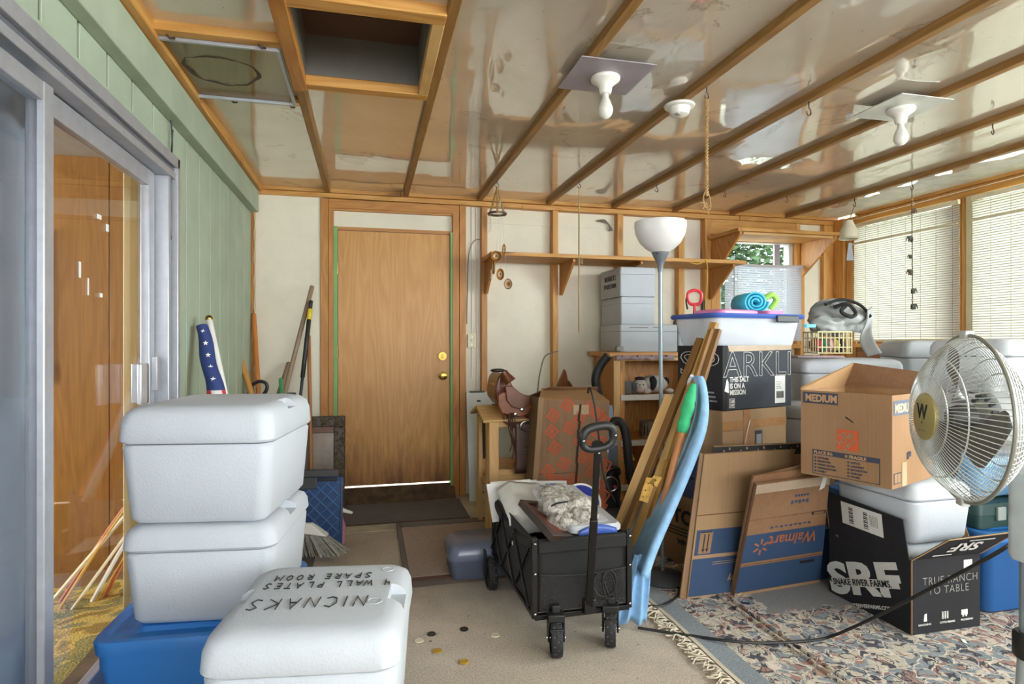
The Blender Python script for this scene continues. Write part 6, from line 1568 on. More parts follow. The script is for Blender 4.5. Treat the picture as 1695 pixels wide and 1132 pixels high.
p_, r_, u_ = face_text('', 0, (1376, 984), (1495, 994), None)
text_obj(t, 'SRF', .172, p_+V((-.0008, 0, 0))+u_*.006+r_*.012, r_, u_, PRINTWHITE, bold=.007, fit=(.435, .150))
patch(t, 'name_band', p_+r_*.03+u_*.045+V((-.0005, 0, 0)), r_, u_, .405, .036, PRINTWHITE, .0026)
text_obj(t, 'SNAKE RIVER FARMS.', .040, p_+r_*.04+u_*.050+V((-.0042, 0, 0)), r_, u_, PRINTBLACK, bold=.0006, sx=.95)
text_obj(t, 'SNAKERIVERFARMS.COM', .022, p_+r_*.09+u_*-.045+V((-.0008, 0, 0)), r_, u_, PRINTWHITE, bold=.0005, sx=1.1)
rr, uu = (V(LF[1])-V(LF[0])).normalized(), (V(LF[3])-V(LF[0])).normalized(); o0 = V(LF[0])
patch(t, 'shipping_label', o0+rr*.095+uu*.055, rr, uu, .235, .105, PAPER, .001)
for g in (0, 1):
    for k in range(9): patch(t, 'barcode_bar', o0+rr*(.14+.085*g)+uu*(.068+.009*k), rr, uu, .024, .0035+.002*(k % 2), PRINTBLACK, .0022)
for k in range(6): patch(t, 'label_line', o0+rr*(.262+.008*k)+uu*.09, rr, uu, .002, .05, PRINTGREY, .0022)
obj('ring_mark', MB().tube([o0+rr*(.05+.008*cos(a))+uu*(-.03+.010*sin(a))+V((-.0015, 0, 0)) for a in [2*pi*k/16 for k in range(16)]], .0012, 4, closed=True), PRINTGREY, t)
text_obj(t, 'TRUE RANCH\n  TO TABLE', .047, (.055, -.0008, .205), X, Z, PRINTGREY, bold=-.0006, space=1.1, sx=.95)
for k, w_ in enumerate(('RANCHING', 'CATTLE FEEDING', 'PROCESSING')):
    text_obj(t, w_, .011, (.035+.112*k, -.0008, .035), X, Z, PRINTWHITE, bold=.0002, fit=(.065+.015*(k == 1), .008))
ic = t
obj('horse_icon', MB().slab([(.062, -.0016, .052), (.08, -.0016, .052), (.078, -.0016, .085), (.066, -.0016, .082)], .0006), PRINTWHITE, t)
for k in range(3): obj('skewer_icon', MB().tube([(.160+.013*k, -.002, .055), (.160+.013*k, -.002, .085)], .0035, 6), PRINTWHITE, t)
obj('truck_icon', MB().box(.262, .295, -.002, 0, .060, .082).box(.268, .275, -.002, 0, .052, .060).box(.284, .291, -.002, 0, .052, .060), PRINTWHITE, t)
patch(t, 'sticker', (.275, -.0005, .255), X, Z, .045, .04, PAPER, .001)
rr, uu = (V(FF[1])-V(FF[0])).normalized(), (V(FF[3])-V(FF[0])).normalized(); uu = (uu-rr*uu.dot(rr)).normalized()
text_obj(t, 'SRF', .085, V(FF[0])+rr*.30+uu*.105, -rr, -uu, PRINTWHITE, bold=.002, sx=1.2)
text_obj(t, 'SNAKERIVERFARMS.COM', .012, V(FF[0])+rr*.34+uu*.128, -rr, -uu, PRINTWHITE, bold=.0002)
patch(t, 'small_print', V(FF[0])+rr*.09+uu*.018, rr, uu, .10, .006, PRINTWHITE, .001)
# the two foam coolers in it
foam_cooler('white foam cooler sitting inside the black shipping carton', BC+V((.185, .23, .008)), 0, .33, .42, .27, .08, notch=False, lid_over=.004)
foam_cooler('white foam cooler balanced above the black carton, carrying the moving carton', BC+V((.19, .235, .362)), radians(2), .345, .43, .19, .07, notch=False, lid_over=.004)

# --- moving carton
MY = radians(21.5)
MC = V((2.085, 2.02, .645)); mw, mdp, mh = .40, .385, .385
t = thing('moving_box', 'open brown moving carton with orange emblem, tilted on the foam cooler', 'box', MC, 0, rot=(radians(0), radians(0), MY))
th = .006
obj('body', MB().box(0, mw, 0, th, 0, mh).box(0, mw, mdp-th, mdp, 0, mh).box(0, th, th, mdp-th, 0, mh).box(mw-th, mw, th, mdp-th, 0, mh).box(th, mw-th, th, mdp-th, 0, th), cardboard('moving_card', 'a07c5c', '8e6a4a'), t)
obj('lining', MB().box(th, mw-th, mdp-th-.002, mdp-th-.0005, th, mh-.01).box(mw-th-.002, mw-th-.0005, th, mdp-th, th, mh-.01), CARDIN, t)
obj('flap', MB().slab([(mw, mdp, mh), (0, mdp, mh), (.03, mdp+.01, mh+.012), (mw+.06, mdp-.02, mh+.115)][::-1], .004), CARDIN, t)
obj('flap', MB().slab([(mw, .02, mh), (mw, mdp, mh), (mw+.06, mdp-.02, mh+.115), (mw+.07, .06, mh+.08)][::-1], .004), CARD3, t)
patch(t, 'print_line', (.12, mdp-.008, mh-.06), X, Z, .24, .004, PRINTDARK, -.002)
R_, U_ = (0, -1, 0), Z     # left face runs along -y toward the near corner
lf = V((-.0006, mdp, 0))
def lp_(a, b): return lf+V((0, -a, b))
DB = plain('slate_print', '363c4c', .7)
patch(t, 'size_band', lp_(.01, mh-.058), R_, U_, .158, .050, DB)
text_obj(t, 'MEDIUM', .044, lp_(.022, mh-.048)+V((-.0008, 0, 0)), R_, U_, plain('tan_letter', 'b8906a', .8), bold=.0018, sx=.86)
patch(t, 'emblem', lp_(.165, .135), R_, U_, .088, .088, PRINTORANGE)
ec = lp_(.209, .179)+V((-.0012, 0, 0)); er = V((0, -cos(radians(38)), sin(radians(38)))); eu = V((0, sin(radians(38)), cos(radians(38))))
for w_, s_, a_, b_ in (('THE', .022, -.020, .022), ('HOME', .034, -.042, -.004), ('DEPOT', .024, -.036, -.030)):
    text_obj(t, w_, s_, ec+er*a_+eu*b_, er, eu, CARD2, bold=.0012, sx=.85)
patch(t, 'list_band', lp_(.055, .098), R_, U_, .285, .022, DB)
text_obj(t, 'PLACE IN:', .019, lp_(.062, .102)+V((-.0008, 0, 0)), R_, U_, plain('tan_letter', 'b8906a', .8), bold=.0008)
text_obj(t, 'FRAGILE', .019, lp_(.215, .102)+V((-.0008, 0, 0)), R_, U_, plain('tan_letter', 'b8906a', .8), bold=.0008); patch(t, 'check_box', lp_(.198, .103), R_, U_, .011, .012, CARD2, .002)
for (a, b, w_, h_) in ((.055, .012, .003, .09), (.337, .012, .003, .09), (.055, .010, .285, .003)): patch(t, 'list_frame', lp_(a, b), R_, U_, w_, h_, DB)
for k, (w1, w2) in enumerate((('KITCHEN', 'OFFICE'), ('BEDROOM', 'LAUNDRY'), ('LIVING ROOM', 'BATHROOM'), ('DINING ROOM', 'GARAGE'), ('FAMILY', 'OTHER'))):
    text_obj(t, w1, .012, lp_(.078, .080-.015*k), R_, U_, DB, bold=.0004); patch(t, 'tick_box', lp_(.064, .080-.015*k), R_, U_, .008, .008, DB)
    text_obj(t, w2, .012, lp_(.222, .080-.015*k), R_, U_, DB, bold=.0004); patch(t, 'tick_box', lp_(.208, .080-.015*k), R_, U_, .008, .008, DB)
obj('gouge', MB().slab([lp_(.20, .275)+V((-.001, 0, 0)), lp_(.235, .255)+V((-.001, 0, 0)), lp_(.232, .262)+V((-.001, 0, 0)), lp_(.20, .283)+V((-.001, 0, 0))], .0008), PRINTBLACK, t)
patch(t, 'size_band', (.012, -.0004, mh-.085), X, Z, .158, .062, plain('slate_print_light', '5a6474', .7))
text_obj(t, 'MEDIUM', .050, (.022, -.0012, mh-.072), X, Z, plain('pale_letter', 'd0b898', .8), bold=.0018, sx=.85)
patch(t, 'care_mark', (.015, -.0004, .018), X, Z, .065, .045, DB); patch(t, 'care_core', (.019, -.0004, .022), X, Z, .026, .037, CARD2, .0014); patch(t, 'care_core', (.049, -.0004, .022), X, Z, .026, .037, CARD2, .0014)
patch(t, 'tape', (.09, -.0004, 0), X, Z, .045, .10, CLEARTAPE, .001)
text_obj(t, 'ge', .045, (.135, -.001, .12), X, Z, DB, bold=.001)
patch(t, 'shipping_label', (th+.001, .31, mh-.09), (0, -1, 0), Z, .05, .08, PAPER, -.010)
t2 = thing('black_carton', 'small black-printed carton nested inside the open moving carton', 'box', MC+Matrix.Rotation(MY, 3, 'Z') @ V((.20, .20, .01)), MY-radians(8))
obj('body', MB().box(-.09, .14, -.12, .12, 0, .30), CARD3, t2, bevel=.003); obj('print_panel', MB().box(-.091, .141, -.121, .121, .01, .265), BLACKCARD, t2)
obj('seam', MB().box(-.001+.02, .025, -.123, .0, .0, .301), CARD2, t2)

# --- boxes along the right wall
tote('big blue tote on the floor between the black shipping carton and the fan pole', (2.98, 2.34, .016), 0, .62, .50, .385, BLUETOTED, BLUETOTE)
t = thing('tool_case', 'dark green hard case with latch on the big blue tote', 'case', (2.98, 2.36, .402), radians(2))
obj('body', MB().rloft([(0, .60, .42, .02), (.06, .60, .42, .02)]), DGREEN, t, smooth=True); obj('lid', MB().rloft([(.062, .61, .43, .02), (.11, .60, .42, .03)]), DGREEN, t, smooth=True)
for x in (-.18, .18): obj('latch', MB().box(x-.025, x+.025, -.225, -.212, .035, .095), plain('latch_grey', '8c9490', .4), t, bevel=.003)
obj('latch', MB().box(-.312, -.30, -.12, -.07, .035, .095), plain('latch_grey', '8c9490', .4), t, bevel=.003)
tote('pale blue tote stacked on the dark green case', (3.0, 2.40, .515), radians(1), .54, .42, .20, LBLUE, LBLUE)
flat_cooler('white foam box stacked over the pale blue tote behind the fan', 2.86, 3.45, 2.22, 2.62, .718, .27, FOAM, None)
foam_cooler('white foam cooler at the very right, top of the stack behind the fan', (3.22, 2.45, .99), radians(4), .52, .40, .19, .085, notch=False)
t = carton('brown carton with yellow tape band beside the white boxes right of the fan', (2.98, 2.0, .404), 0, .5, .15, .33, CARD2)
patch(t, 'yellow_tape', (0, -.0005, .28), X, Z, .5, .035, plain('yellow_tape', 'd8a82c', .4)); patch(t, 'pale_panel', (.0, -.0005, .0), X, Z, .45, .27, plain('pale_label', 'c4cad0', .6))
foam_cooler('long white foam cooler below the window sill against the wood panelling', (3.72, 3.28, .90), radians(58), .62, .50, .25, .11, notch=False)
carton('plain carton under the long white cooler by the panelled wall', (3.45, 2.95, 0), radians(0), .55, .6, .895, CARD)
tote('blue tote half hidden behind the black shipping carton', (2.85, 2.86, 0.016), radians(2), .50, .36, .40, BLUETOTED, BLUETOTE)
carton('second blue-printed flat box standing behind the black shipping carton', (2.07, 2.62, .014), radians(8), .30, .06, .26, plain('navy_blue_board', '2c4878', .7))

# --- pedestal fan
FC = V((1.725, 1.417, 1.024)); fax = V((-.90, .43, .02)).normalized()
t = thing('pedestal_fan', 'large white pedestal fan with gold centre badge and wire cage', 'fan', (1.86, 1.35, .012))
q = fax.to_track_quat('Z', 'Y'); FM = Matrix.Translation(FC-t.location) @ q.to_matrix().to_4x4()
# make local Y of the head point up
upl = (q.inverted() @ Z); rollm = Matrix.Rotation(math.atan2(-upl.x, upl.y)*1.0, 4, 'Z'); FM = FM @ rollm
FW = plain('fan_wire', 'c4c6c2', .3, .2); FP = plain('fan_plastic', 'd4d8da', .4)
R0 = .246
def cage(front):
    mb = MB(); s = 1 if front else -1; n = 92; dep = .105 if front else .10; rh = .066 if front else .075
    for k in range(n):
        a = 2*pi*k/n; pts = []
        for j in range(8):
            w = j/7; r_ = rh+(R0-rh)*w; z = s*dep*(1-w**2.6)
            a2 = a+(.14*(1-w) if front else 0)
            pts.append((r_*cos(a2), r_*sin(a2), z+.0))
        mb.tube(pts, .0013, 4, cap=False)
    for w in ((.30, .62) if front else (.35, .6, .8)):
        r_ = rh+(R0-rh)*w; z = s*dep*(1-w**2.6)-.002*s
        mb.tube([(r_*cos(2*pi*k/60), r_*sin(2*pi*k/60), z) for k in range(60)], .0022, 5, closed=True)
    if not front:
        for w in (.88, .93, .97):
            r_ = rh+(R0-rh)*w; mb.tube([(r_*cos(2*pi*k/60), r_*sin(2*pi*k/60), s*dep*(1-w**2.6)) for k in range(60)], .0018, 5, closed=True)
    return mb.xf(FM)
obj('front_grille', cage(True), FW, t, smooth=True); obj('rear_grille', cage(False), FW, t, smooth=True)
obj('rim_ring', MB().tube([(R0*cos(2*pi*k/72), R0*sin(2*pi*k/72), 0) for k in range(72)], .0055, 8, closed=True).xf(FM), plain('rim_grey', '86857c', .35, .2), t, smooth=True)
obj('rim_clip', MB().box(-.018, .018, R0-.01, R0+.014, -.012, .012).xf(FM), FW, t, bevel=.003)
obj('rim_clip', MB().box(-.018, .018, -R0-.014, -R0+.01, -.012, .012).xf(FM), FW, t, bevel=.003)
GOLD = plain('badge_gold', 'b3a56a', .35, .35, var=.04)
obj('badge', MB().lathe([(.001, .114), (.060, .113), (.070, .109), (.073, .100), (.068, .098), (.001, .098)], 40).xf(FM), GOLD, t, smooth=True)
R3 = FM.to_3x3()
text_obj(t, 'W', .062, FM @ V((-.0, -.006, .1135)), R3 @ V((1, 0, 0)), R3 @ V((0, 1, 0)), PRINTBLACK, bold=.0012, align='CENTER', name='badge_letter')
obj('badge_dot', MB().lathe([(.003, 0), (.003, .001)], 8).xf(FM @ Matrix.Translation((0, -.018, .1135))), PRINTBLACK, t)
for k in range(9): obj('badge_mark', MB().box(-.024+.0055*k, -.0205+.0055*k, -.044, -.041, .1128, .1142).xf(FM), PRINTGREY, t)
BL = plastic('fan_blade', '6e6c68', .35, .95)
for k in range(3):
    a0 = 2*pi*k/3+radians(95)
    def bl(u, v):
        r_ = .045+.175*v; w = (-.5+u)*(1.25*(1-.25*v))*min(1, .45+v*1.6)
        if v > .8: w *= (1-((v-.8)/.2)**2*.55)
        a = a0+w*.95+.25*v
        return V((r_*cos(a), r_*sin(a), .012-(u-.5)*.055*(1-.3*v)))
    obj('blade', MB().grid(bl, 10, 10).xf(FM), BL, t, smooth='all', solid=.002)
obj('hub', MB().lathe([(.001, .045), (.028, .042), (.038, .02), (.038, -.02), (.001, -.02)], 24).xf(FM), plain('hub_dark', '4a4c50', .4), t, smooth=True)
obj('motor', MB().lathe([(.001, -.045), (.060, -.045), (.078, -.06), (.080, -.10), (.072, -.15), (.045, -.185), (.001, -.19)], 36).xf(FM), FP, t, smooth=True)
for k in range(16):
    a = 2*pi*k/16
    obj('motor_vent', MB().box(-.004, .004, .058, .072, -.060, -.040).xf(FM @ Matrix.Rotation(a, 4, 'Z')), plain('vent_dark', '4c5054', .6), t)
pc = V((1.878, 1.345))-t.location.xy
obj('neck', MB().rloft([(.80, .075, .075, .03), (.93, .085, .085, .035), (1.02, .11, .09, .04), (1.08, .08, .07, .03)]).xf(Matrix.Translation((pc.x, pc.y, 0))), FP, t, smooth=True)
obj('pole_sleeve', MB().rloft([(.60, .074, .074, .02), (.615, .084, .084, .022), (.84, .082, .082, .022), (.90, .07, .07, .02)]).xf(Matrix.Translation((pc.x, pc.y, 0))), plain('sleeve_white', 'c4cad0', .45), t, smooth=True)
obj('pole', MB().lathe([(.026, 0), (.026, .62)], 24, (pc.x, pc.y, 0)), plain('fan_pole', '9aa4b0', .3, .3), t, smooth=True)
obj('pole_collar', MB().lathe([(.036, .315), (.042, .322), (.042, .385), (.036, .392)], 28, (pc.x, pc.y, 0)), BLACKP, t, smooth=True)
obj('base', MB().lathe([(.20, 0), (.20, .015), (.17, .035), (.07, .06), (.040, .10), (.036, .20), (.030, .32)], 40, (pc.x, pc.y, 0)), plain('fan_base', 'b8bcc0', .4), t, smooth=True)
# cord from the fan, sagging across to the rug
t = thing('extension_lead', 'long black cord running from the fan over the rug past the wagon', 'cord', onfloor(1320, 1062, .02))
cl_ = [onfloor(1056, 1039, .012), onfloor(1100, 1046, .014), onfloor(1150, 1053, .018), onfloor(1200, 1060, .030), onfloor(1255, 1064, .034), onfloor(1320, 1062, .028), onfloor(1370, 1055, .03), at(1430, 1030, 2.30), at(1500, 995, 2.15), at(1580, 953, 1.95), at(1650, 915, 1.82), at(1690, 888, 1.86), at(1725, 860, 1.9)]
obj('cord', MB().tube(curve_pts([p-t.location for p in cl_], 8), .0062, 8), BLACKP, t, smooth=True)
t = thing('scrap', 'tiny white scrap lying on the rug beside the black carton', 'scrap', onfloor(1596, 1062, .02), 1)
obj('paper', MB().slab([(-.018, -.006, .002), (.018, -.008, .002), (.02, .006, .004), (-.01, .008, .002)], .001), PAPER, t)
# ------------------------------------------------------------------ on and under the ceiling
def lamp_holder(label, c, s, mat, yaw=0, r_ =.034):
    t = thing('ceiling_light', label, 'light', (c[0], c[1], 2.402))
    obj('mounting_plate', MB().box(-s[0], s[0], -s[1], s[1], -.004, 0), mat, t)
    obj('lampholder', MB().lathe([(.060, -.004), (.064, -.010), (.062, -.020), (.045, -.032), (.030, -.045), (.026, -.070), (.022, -.078)], 30), WHITEP, t, smooth=True)
    obj('bulb', MB().lathe([(.013, -.078), (.015, -.095), (.024, -.115), (.032, -.138), (.033, -.152), (.027, -.170), (.014, -.182), (.001, -.185)], 28), plain('opal_bulb', 'dad8d0', .25, var=.02), t, smooth=True)
    return t
lamp_holder('bare white bulb under a pale lilac plate, the one nearer the shaft', (1.0, 2.43), (.165, .155), plain('lilac_plate', '9a9098', .35))
lamp_holder('bare white bulb under a white dark-edged plate, the one toward the blinds', (2.55, 2.42), (.15, .15), plain('mirror_plate', 'c8c8c4', .2))
t = thing('smoke_detector', 'round white smoke detector on the batten between the two bulbs', 'detector', (1.47, 2.64, 2.402))
obj('flange', MB().lathe([(.070, 0), (.074, -.004), (.070, -.012), (.050, -.016)], 36), WHITEP, t, smooth=True)
obj('body', MB().lathe([(.052, -.014), (.050, -.030), (.044, -.048), (.030, -.055), (.001, -.056)], 36), WHITEP, t, smooth=True)
obj('sensor_grille', MB().lathe([(.014, 0), (.012, -.004), (.001, -.005)], 16, (-.02, -.02, -.052)), plain('sensor_grey', '9a9890', .5), t, smooth=True)
def hook(label, x, y, s=1.0, t_=None):
    t = thing('ceiling_hook', label, 'hook', (x, y, 2.404), radians(20), 'wire hooks screwed into the ceiling battens')
    pts = [V((0, 0, 0)), V((0, 0, -.022)), V((.010, 0, -.030)), V((.014, 0, -.042)), V((.004, 0, -.054)), V((-.010, 0, -.050)), V((-.014, 0, -.040))]
    obj('hook', MB().tube(curve_pts([p*s for p in pts], 4), .0028*s, 6), DARKHOOK, t, smooth=True); return t
hook('wire hook holding the macrame ring', .895, 4.18)
hook('wire hook holding the long thin braided cord', 1.465, 4.05)
hook('empty wire hook in front of the floor lamp shade, above the foam stack', 2.055, 4.02)
hook('wire hook holding the double rope near the smoke detector', 1.49, 2.43)
hook('large empty wire hook between the smoke detector and second bulb', 2.055, 2.46, 1.25)
hook('empty wire hook highest in view near the roll blinds', 3.205, 2.48, 1.1)
hook('empty wire hook left above the small window', 2.63, 4.04)
hook('empty wire hook right above the small window', 3.205, 4.08)
hook('wire hook holding the ceramic bell', 3.785, 4.02, 1.3)
hook('wire hook holding the string of elephants', 3.785, 3.50, 1.2)
ROPE = plain('jute', 'a98654', .8, var=.2, vs=60); ROPE2 = plain('thin_cord', 'b09a70', .8)
def twist(p0, p1, r, n=40, turns=14):
    p0, p1 = V(p0), V(p1); d = p1-p0; a = d.orthogonal().normalized(); b = d.cross(a).normalized(); mb = MB()
    for ph in (0, pi):
        mb.tube([p0+d*k/n+(a*cos(ph+2*pi*turns*k/n)+b*sin(ph+2*pi*turns*k/n))*r for k in range(n+1)], r*1.05, 5)
    return mb
# macrame hanger
hx_ = V((.895, 4.18, 2.36))
t = thing('macrame_hanger', 'braided jute hanger with a dark wooden ring near the door', 'hanger', hx_)
rc = V((.0, .0, -.195)); rr_ = .062
obj('ring', MB().tube([rc+V((rr_*cos(a), rr_*sin(a), .0)) for a in [2*pi*k/32 for k in range(32)]], .0085, 10, closed=True), plain('dark_ring', '5a4236', .4), t, smooth=True)
for k in range(3):
    a = radians(20+120*k); obj('braid', twist((0, 0, -.01), rc+V((rr_*cos(a), rr_*sin(a), 0)), .0045, 40, 7), ROPE, t, smooth=True)
obj('knot', MB().tube([(0, 0, .0), (0, 0, -.03)], .009, 8), ROPE, t, smooth=True)
obj('steel_ring', MB().tube([(.012*cos(a), 0, .008+.012*sin(a)) for a in [2*pi*k/16 for k in range(16)]], .0022, 6, closed=True), STEEL, t, smooth=True)
for k in range(3):
    a = radians(20+120*k); obj('wrap', MB().blob(rc+V((rr_*cos(a), rr_*sin(a), 0)), (.012, .012, .012), 10, 6), ROPE, t, smooth=True)
t = thing('hanging_string', 'long thin braided cord hanging down before the bookcase wall', 'cord', (1.465, 4.05, 2.35))
obj('cord', twist((0, 0, 0), (0, 0, -1.03), .0035, 200, 60), ROPE2, t, smooth=True)
obj('bow', MB().tube(curve_pts([V((0, -.004, -.50)), V((.02, -.004, -.49)), V((.022, -.004, -.54)), V((.004, -.004, -.52))]), .003, 5), ROPE2, t, smooth=True)
t = thing('hanging_rope', 'double twisted jute rope hanging beside the smoke detector', 'rope', (1.49, 2.43, 2.35))
obj('rope', twist((0, 0, 0), (.0, 0, -.44), .0042, 120, 16), ROPE, t, smooth=True)
obj('loop', MB().tube(curve_pts([V((0, 0, -.40)), V((.018, 0, -.46)), V((.014, 0, -.50)), V((-.012, 0, -.48)), V((-.016, 0, -.44)), V((0, 0, -.41))]), .003, 5), ROPE, t, smooth=True)
for e in ((-.02, -.50), (.012, -.53), (-.03, -.47)): obj('loose_end', MB().tube([(0, 0, -.47), (e[0], 0, e[1])], .0025, 5), ROPE, t, smooth=True)
# agate wind chime: slices hanging on near invisible line
AG = [plain('agate_rim', '8a5a2c', .25, coat=.5), plain('agate_amber', 'b5742c', .2, coat=.5), plain('agate_pale', 'c9b89a', .2, coat=.5), plain('agate_core', '6c4a34', .3)]
t = thing('agate_chime', 'dangling slices of brown ringed agate at the end of the long shelf', 'wind chime', at(826, 424, 4.15), 0)
def slice_(px, py, w, h, yaw, par, ci):
    c_ = at(px, py, 4.15)-par.location; M = Matrix.Translation(c_) @ Matrix.Rotation(yaw-TH, 4, 'Z')
    def disc(s_, th_, seed): 
        n = 22; return [(w*s_*cos(2*pi*k/n)*(1+.07*noise.noise(V((cos(2*pi*k/n)*2, sin(2*pi*k/n)*2, seed)))), h*s_*sin(2*pi*k/n)*(1+.07*noise.noise(V((cos(2*pi*k/n)*2, sin(2*pi*k/n)*2, seed))))) for k in range(n)]
    base_ = None
    for i, (s_, m_) in enumerate(((1, AG[0]), (.82, AG[1] if ci else AG[2]), (.5, AG[2] if ci else AG[1]), (.2, AG[3]))):
        d_ = disc(s_, 0, ci+px); n = len(d_); th_ = .004+.0012*i
        mb = MB().add([(x, -th_, z) for x, z in d_]+[(x, th_, z) for x, z in d_], [tuple(range(n)), tuple(reversed(range(n, 2*n)))]+[(k, (k+1) % n, n+(k+1) % n, n+k) for k in range(n)])
        o = obj('agate_slice' if i == 0 else 'band', mb.xf(M), m_, par if i == 0 else base_, smooth='open')
        if i == 0: base_ = o
for a in ((821, 424, .036, .036, 0, 1), (834, 413, .012, .038, .2, 2), (812, 455, .011, .038, .9, 0), (817, 443, .012, .046, -.8, 1), (828, 454, .026, .040, 0, 2), (841, 470, .028, .037, .1, 0)):
    slice_(a[0], a[1], a[2], a[3], a[4], t, a[5])
for (px, py) in ((821, 424), (828, 454), (841, 470)): obj('line', MB().tube([at(px, py, 4.15)-t.location, at(828, 330, 4.16)-t.location], .0008, 3), plain('fish_line', 'b0b0a8', .3), t)
# ceramic bell
t = thing('wind_bell', 'cream ceramic bell with a grey paper wind catcher in the room corner', 'wind chime', at(1405, 365, 4.55))
L0 = t.location; bp = lambda px, py: at(px, py, 4.55)-L0
obj('string', MB().tube([V((3.785, 4.02, 2.345))-L0, bp(1405, 368)], .003, 5), plain('bell_string', '8a7a64', .7), t)
zt_ = bp(1405, 364).z; zb_ = bp(1405, 394).z; cx_, cy_ = bp(1405, 364).x, bp(1405, 364).y
obj('bell', MB().lathe([(.010, zt_), (.026, zt_-.004), (.036, zt_-.03), (.050, zt_-.06), (.060, zt_-.075), (.064, zb_-.01), (.074, zb_), (.070, zb_), (.058, zb_+.02), (.03, zt_-.03)], 30, (cx_, cy_, 0), cap=False), plain('bell_ceramic', 'd6cfb6', .35), t, smooth=True)
q = [bp(1401, 431), bp(1413, 431), bp(1410, 402), bp(1405, 402)]
obj('wind_catcher', MB().slab(q, .002), plain('catcher_grey', '8e949c', .5), t); obj('string', MB().tube([bp(1407, 385), bp(1407, 403)], .002, 4), ROPE2, t)
# string of elephants
t = thing('elephant_string', 'string of little hanging cloth elephants in front of the roll blind', 'wind chime', (3.785, 3.50, 2.34))
L0 = t.location; ep = lambda px, py: at(px, py, 4.25)-L0
q0 = V((0, 0, 0))
obj('string', MB().tube([q0, V((.0, -.0, -.12)), V((.006, 0, -.86))], .0035, 5), plain('bead_string', '6c5c4c', .7), t)
EL = [plain('elephant_a', '6a5444', .7, var=.3, vs=60), plain('elephant_b', '5c5650', .7, var=.3, vs=60), plain('elephant_c', '4e5a4c', .7, var=.3, vs=60)]
for k, (z, sx, s_) in enumerate(((-.145, 1, .8), (-.345, -1, 1.0), (-.475, -1, .7), (-.585, -1, .95), (-.72, 1, .9), (-.83, 1, 1.0))):
    mb = MB(); c_ = V((.012*sx, 0, z)); s = s_*.9
    mb.blob(c_, (.024*s, .014*s, .017*s), 12, 8); mb.blob(c_+V((.022*sx*s, 0, .004)), (.013*s, .011*s, .012*s), 10, 6)
    mb.tube([c_+V((.032*sx*s, 0, .0)), c_+V((.040*sx*s, 0, -.012*s)), c_+V((.040*sx*s, 0, -.024*s))], [.005*s, .004*s, .003*s], 6)
    for lx in (-.012, .010): 
        for ly in (-.007, .007): mb.tube([c_+V((lx*s*sx, ly*s, -.008*s)), c_+V((lx*s*sx, ly*s, -.030*s))], .005*s, 6)
    e = obj('elephant', mb, EL[k % 3], t, smooth=True)
    obj('ear', MB().blob(c_+V((.014*sx*s, -.012*s, .004)), (.009*s, .003*s, .012*s), 8, 6), EL[(k+1) % 3], e, smooth=True)
for z in (-.07, -.25, -.42, -.53, -.66, -.79): obj('bead', MB().blob((.003, 0, z), (.007, .007, .007), 8, 6), plain('bead_cream', 'b8a888', .5), t, smooth=True)
obj('tassel_ring', MB().tube([(.012*cos(a)+.012, 0, -.10+.010*sin(a)) for a in [2*pi*k/14 for k in range(14)]], .003, 5, closed=True), plain('bead_cream', 'b8a888', .5), t)
obj('white_shell', MB().blob((.035, 0, -.33), (.012, .005, .03), 10, 8), WHITEP, t, smooth=True)
# wire with a pendant switch on the green wall
t = thing('door_chime_wire', 'black wire with cream pendant button hanging down the green boards', 'wire', (XL+.014, 2.955, 1.585))
def lw(px, py): 
    u = (px-847.5)/FOC; dx = sin(TH)+u*cos(TH); tt = (XL+.016)/dx; return at(px, py, tt)-t.location
obj('wire', MB().tube(curve_pts([lw(283, 195), lw(285, 240), lw(282, 300), lw(281, 370), lw(285, 410), lw(291, 440)], 6), .0032, 6), BLACKP, t, smooth=True)
obj('wire', MB().tube(curve_pts([lw(286, 215), lw(283, 280), lw(285, 380), lw(286, 425), lw(284, 448), lw(288, 456), lw(295, 450)], 6), .003, 6), BLACKP, t, smooth=True)
bc_ = lw(293, 445); obj('button_case', MB().rloft([(-.004, .030, .045, .015), (.008, .028, .043, .014)]).xf(Matrix.Translation(bc_) @ Matrix.Rotation(pi/2, 4, 'Y') @ Matrix.Rotation(pi/2, 4, 'Z')), plain('button_cream', 'c8b48c', .4), t, smooth=True)
obj('button', MB().box(bc_.x+.006, bc_.x+.013, bc_.y-.006, bc_.y+.008, bc_.z-.008, bc_.z+.008), plain('button_tan', 'a48a58', .4), t, bevel=.002)
t = thing('yellow_string', 'yellow cord tied round the wall shelf end and hanging by the window', 'cord', at(1172, 432, 4.94))
yl = plain('yellow_cord', 'd8b040', .6); yp = lambda px, py: at(px, py, 4.94)-t.location
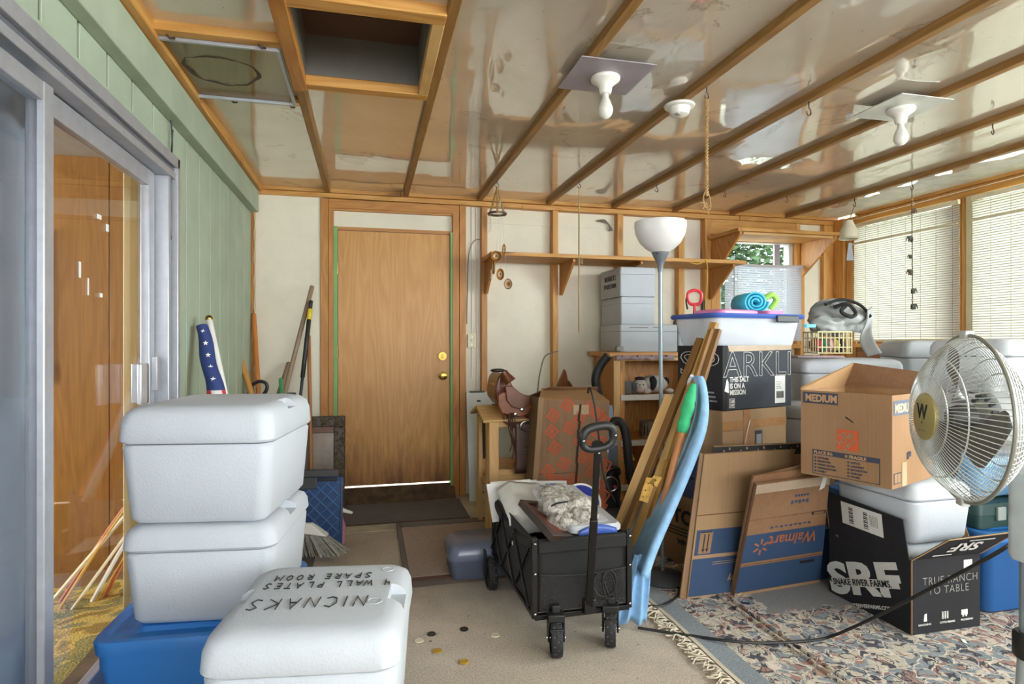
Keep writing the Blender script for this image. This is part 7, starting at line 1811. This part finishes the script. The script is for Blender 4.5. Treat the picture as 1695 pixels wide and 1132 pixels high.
obj('cord', MB().tube(curve_pts([yp(1142, 434), yp(1155, 437), yp(1168, 432), yp(1172, 430)]), .004, 5), yl, t, smooth=True); obj('cord', MB().tube(curve_pts([yp(1169, 430), yp(1171, 445), yp(1170, 480), yp(1167, 510)]), .004, 5), yl, t, smooth=True)
obj('knot', MB().blob(yp(1169, 431), (.014, .014, .012), 10, 6), yl, t, smooth=True)
# curtain string line along the window header
t = thing('blind_line', 'thin white line strung along the window header above the roll blinds', 'cord', (4.26, 3.4, 2.37))
obj('line', MB().tube([(.03, -2.2, .012), (.03, 0, .0), (.03, 1.3, -.006)], .003, 5), WHITEP, t, smooth=True)

# ------------------------------------------------------------------ greenery outside the small window
t = thing('tree', 'dense green leafy tree seen through the small window', 'tree', (5.6, 9.0, 0))
rnd = random.Random(77)
obj('trunk', MB().tube(curve_pts([V((0, 0, 0)), V((.1, 0, 1.2)), V((-.05, .1, 2.6)), V((.1, 0, 4.0))], 4), [.16-.008*k for k in range(13)], 10), plain('bark', '5a4c3c', .9, bump=.5, bs=20), t, smooth=True)
mb = MB()
for k in range(22000):
    p = V((rnd.gauss(0, 1.3), rnd.gauss(0, .8), 2.7+rnd.gauss(0, .9)))
    a, b = rnd.uniform(0, 6.28), rnd.uniform(-.7, .7); s_ = rnd.uniform(.04, .085)
    x_ = V((cos(a), sin(a), b*.5)).normalized(); y_ = x_.cross(V((rnd.uniform(-1, 1), rnd.uniform(-1, 1), 1))).normalized()
    mb.add([p-x_*s_, p+y_*s_*.5, p+x_*s_, p-y_*s_*.5], [(0,1,2,3)])
o = obj('foliage', mb, LEAF, t, smooth='open'); o['kind'] = 'stuff'
t = thing('house', 'pale neighbouring house wall seen low through the small window', 'house', (6.6, 13.0, 0))
obj('wall', MB().box(-3, 3, 0, .2, 0, 2.1), plain('neighbour_wall', 'c8c6c0', .8), t); obj('roof', MB().hexa([(-3.3, -.4, 2.1), (3.3, -.4, 2.1), (3.3, 3, 2.1), (-3.3, 3, 2.1)], [(-3.2, 1.3, 2.8), (3.2, 1.3, 2.8), (3.2, 1.5, 2.8), (-3.2, 1.5, 2.8)]), plain('neighbour_roof', '8c8a88', .8), t)
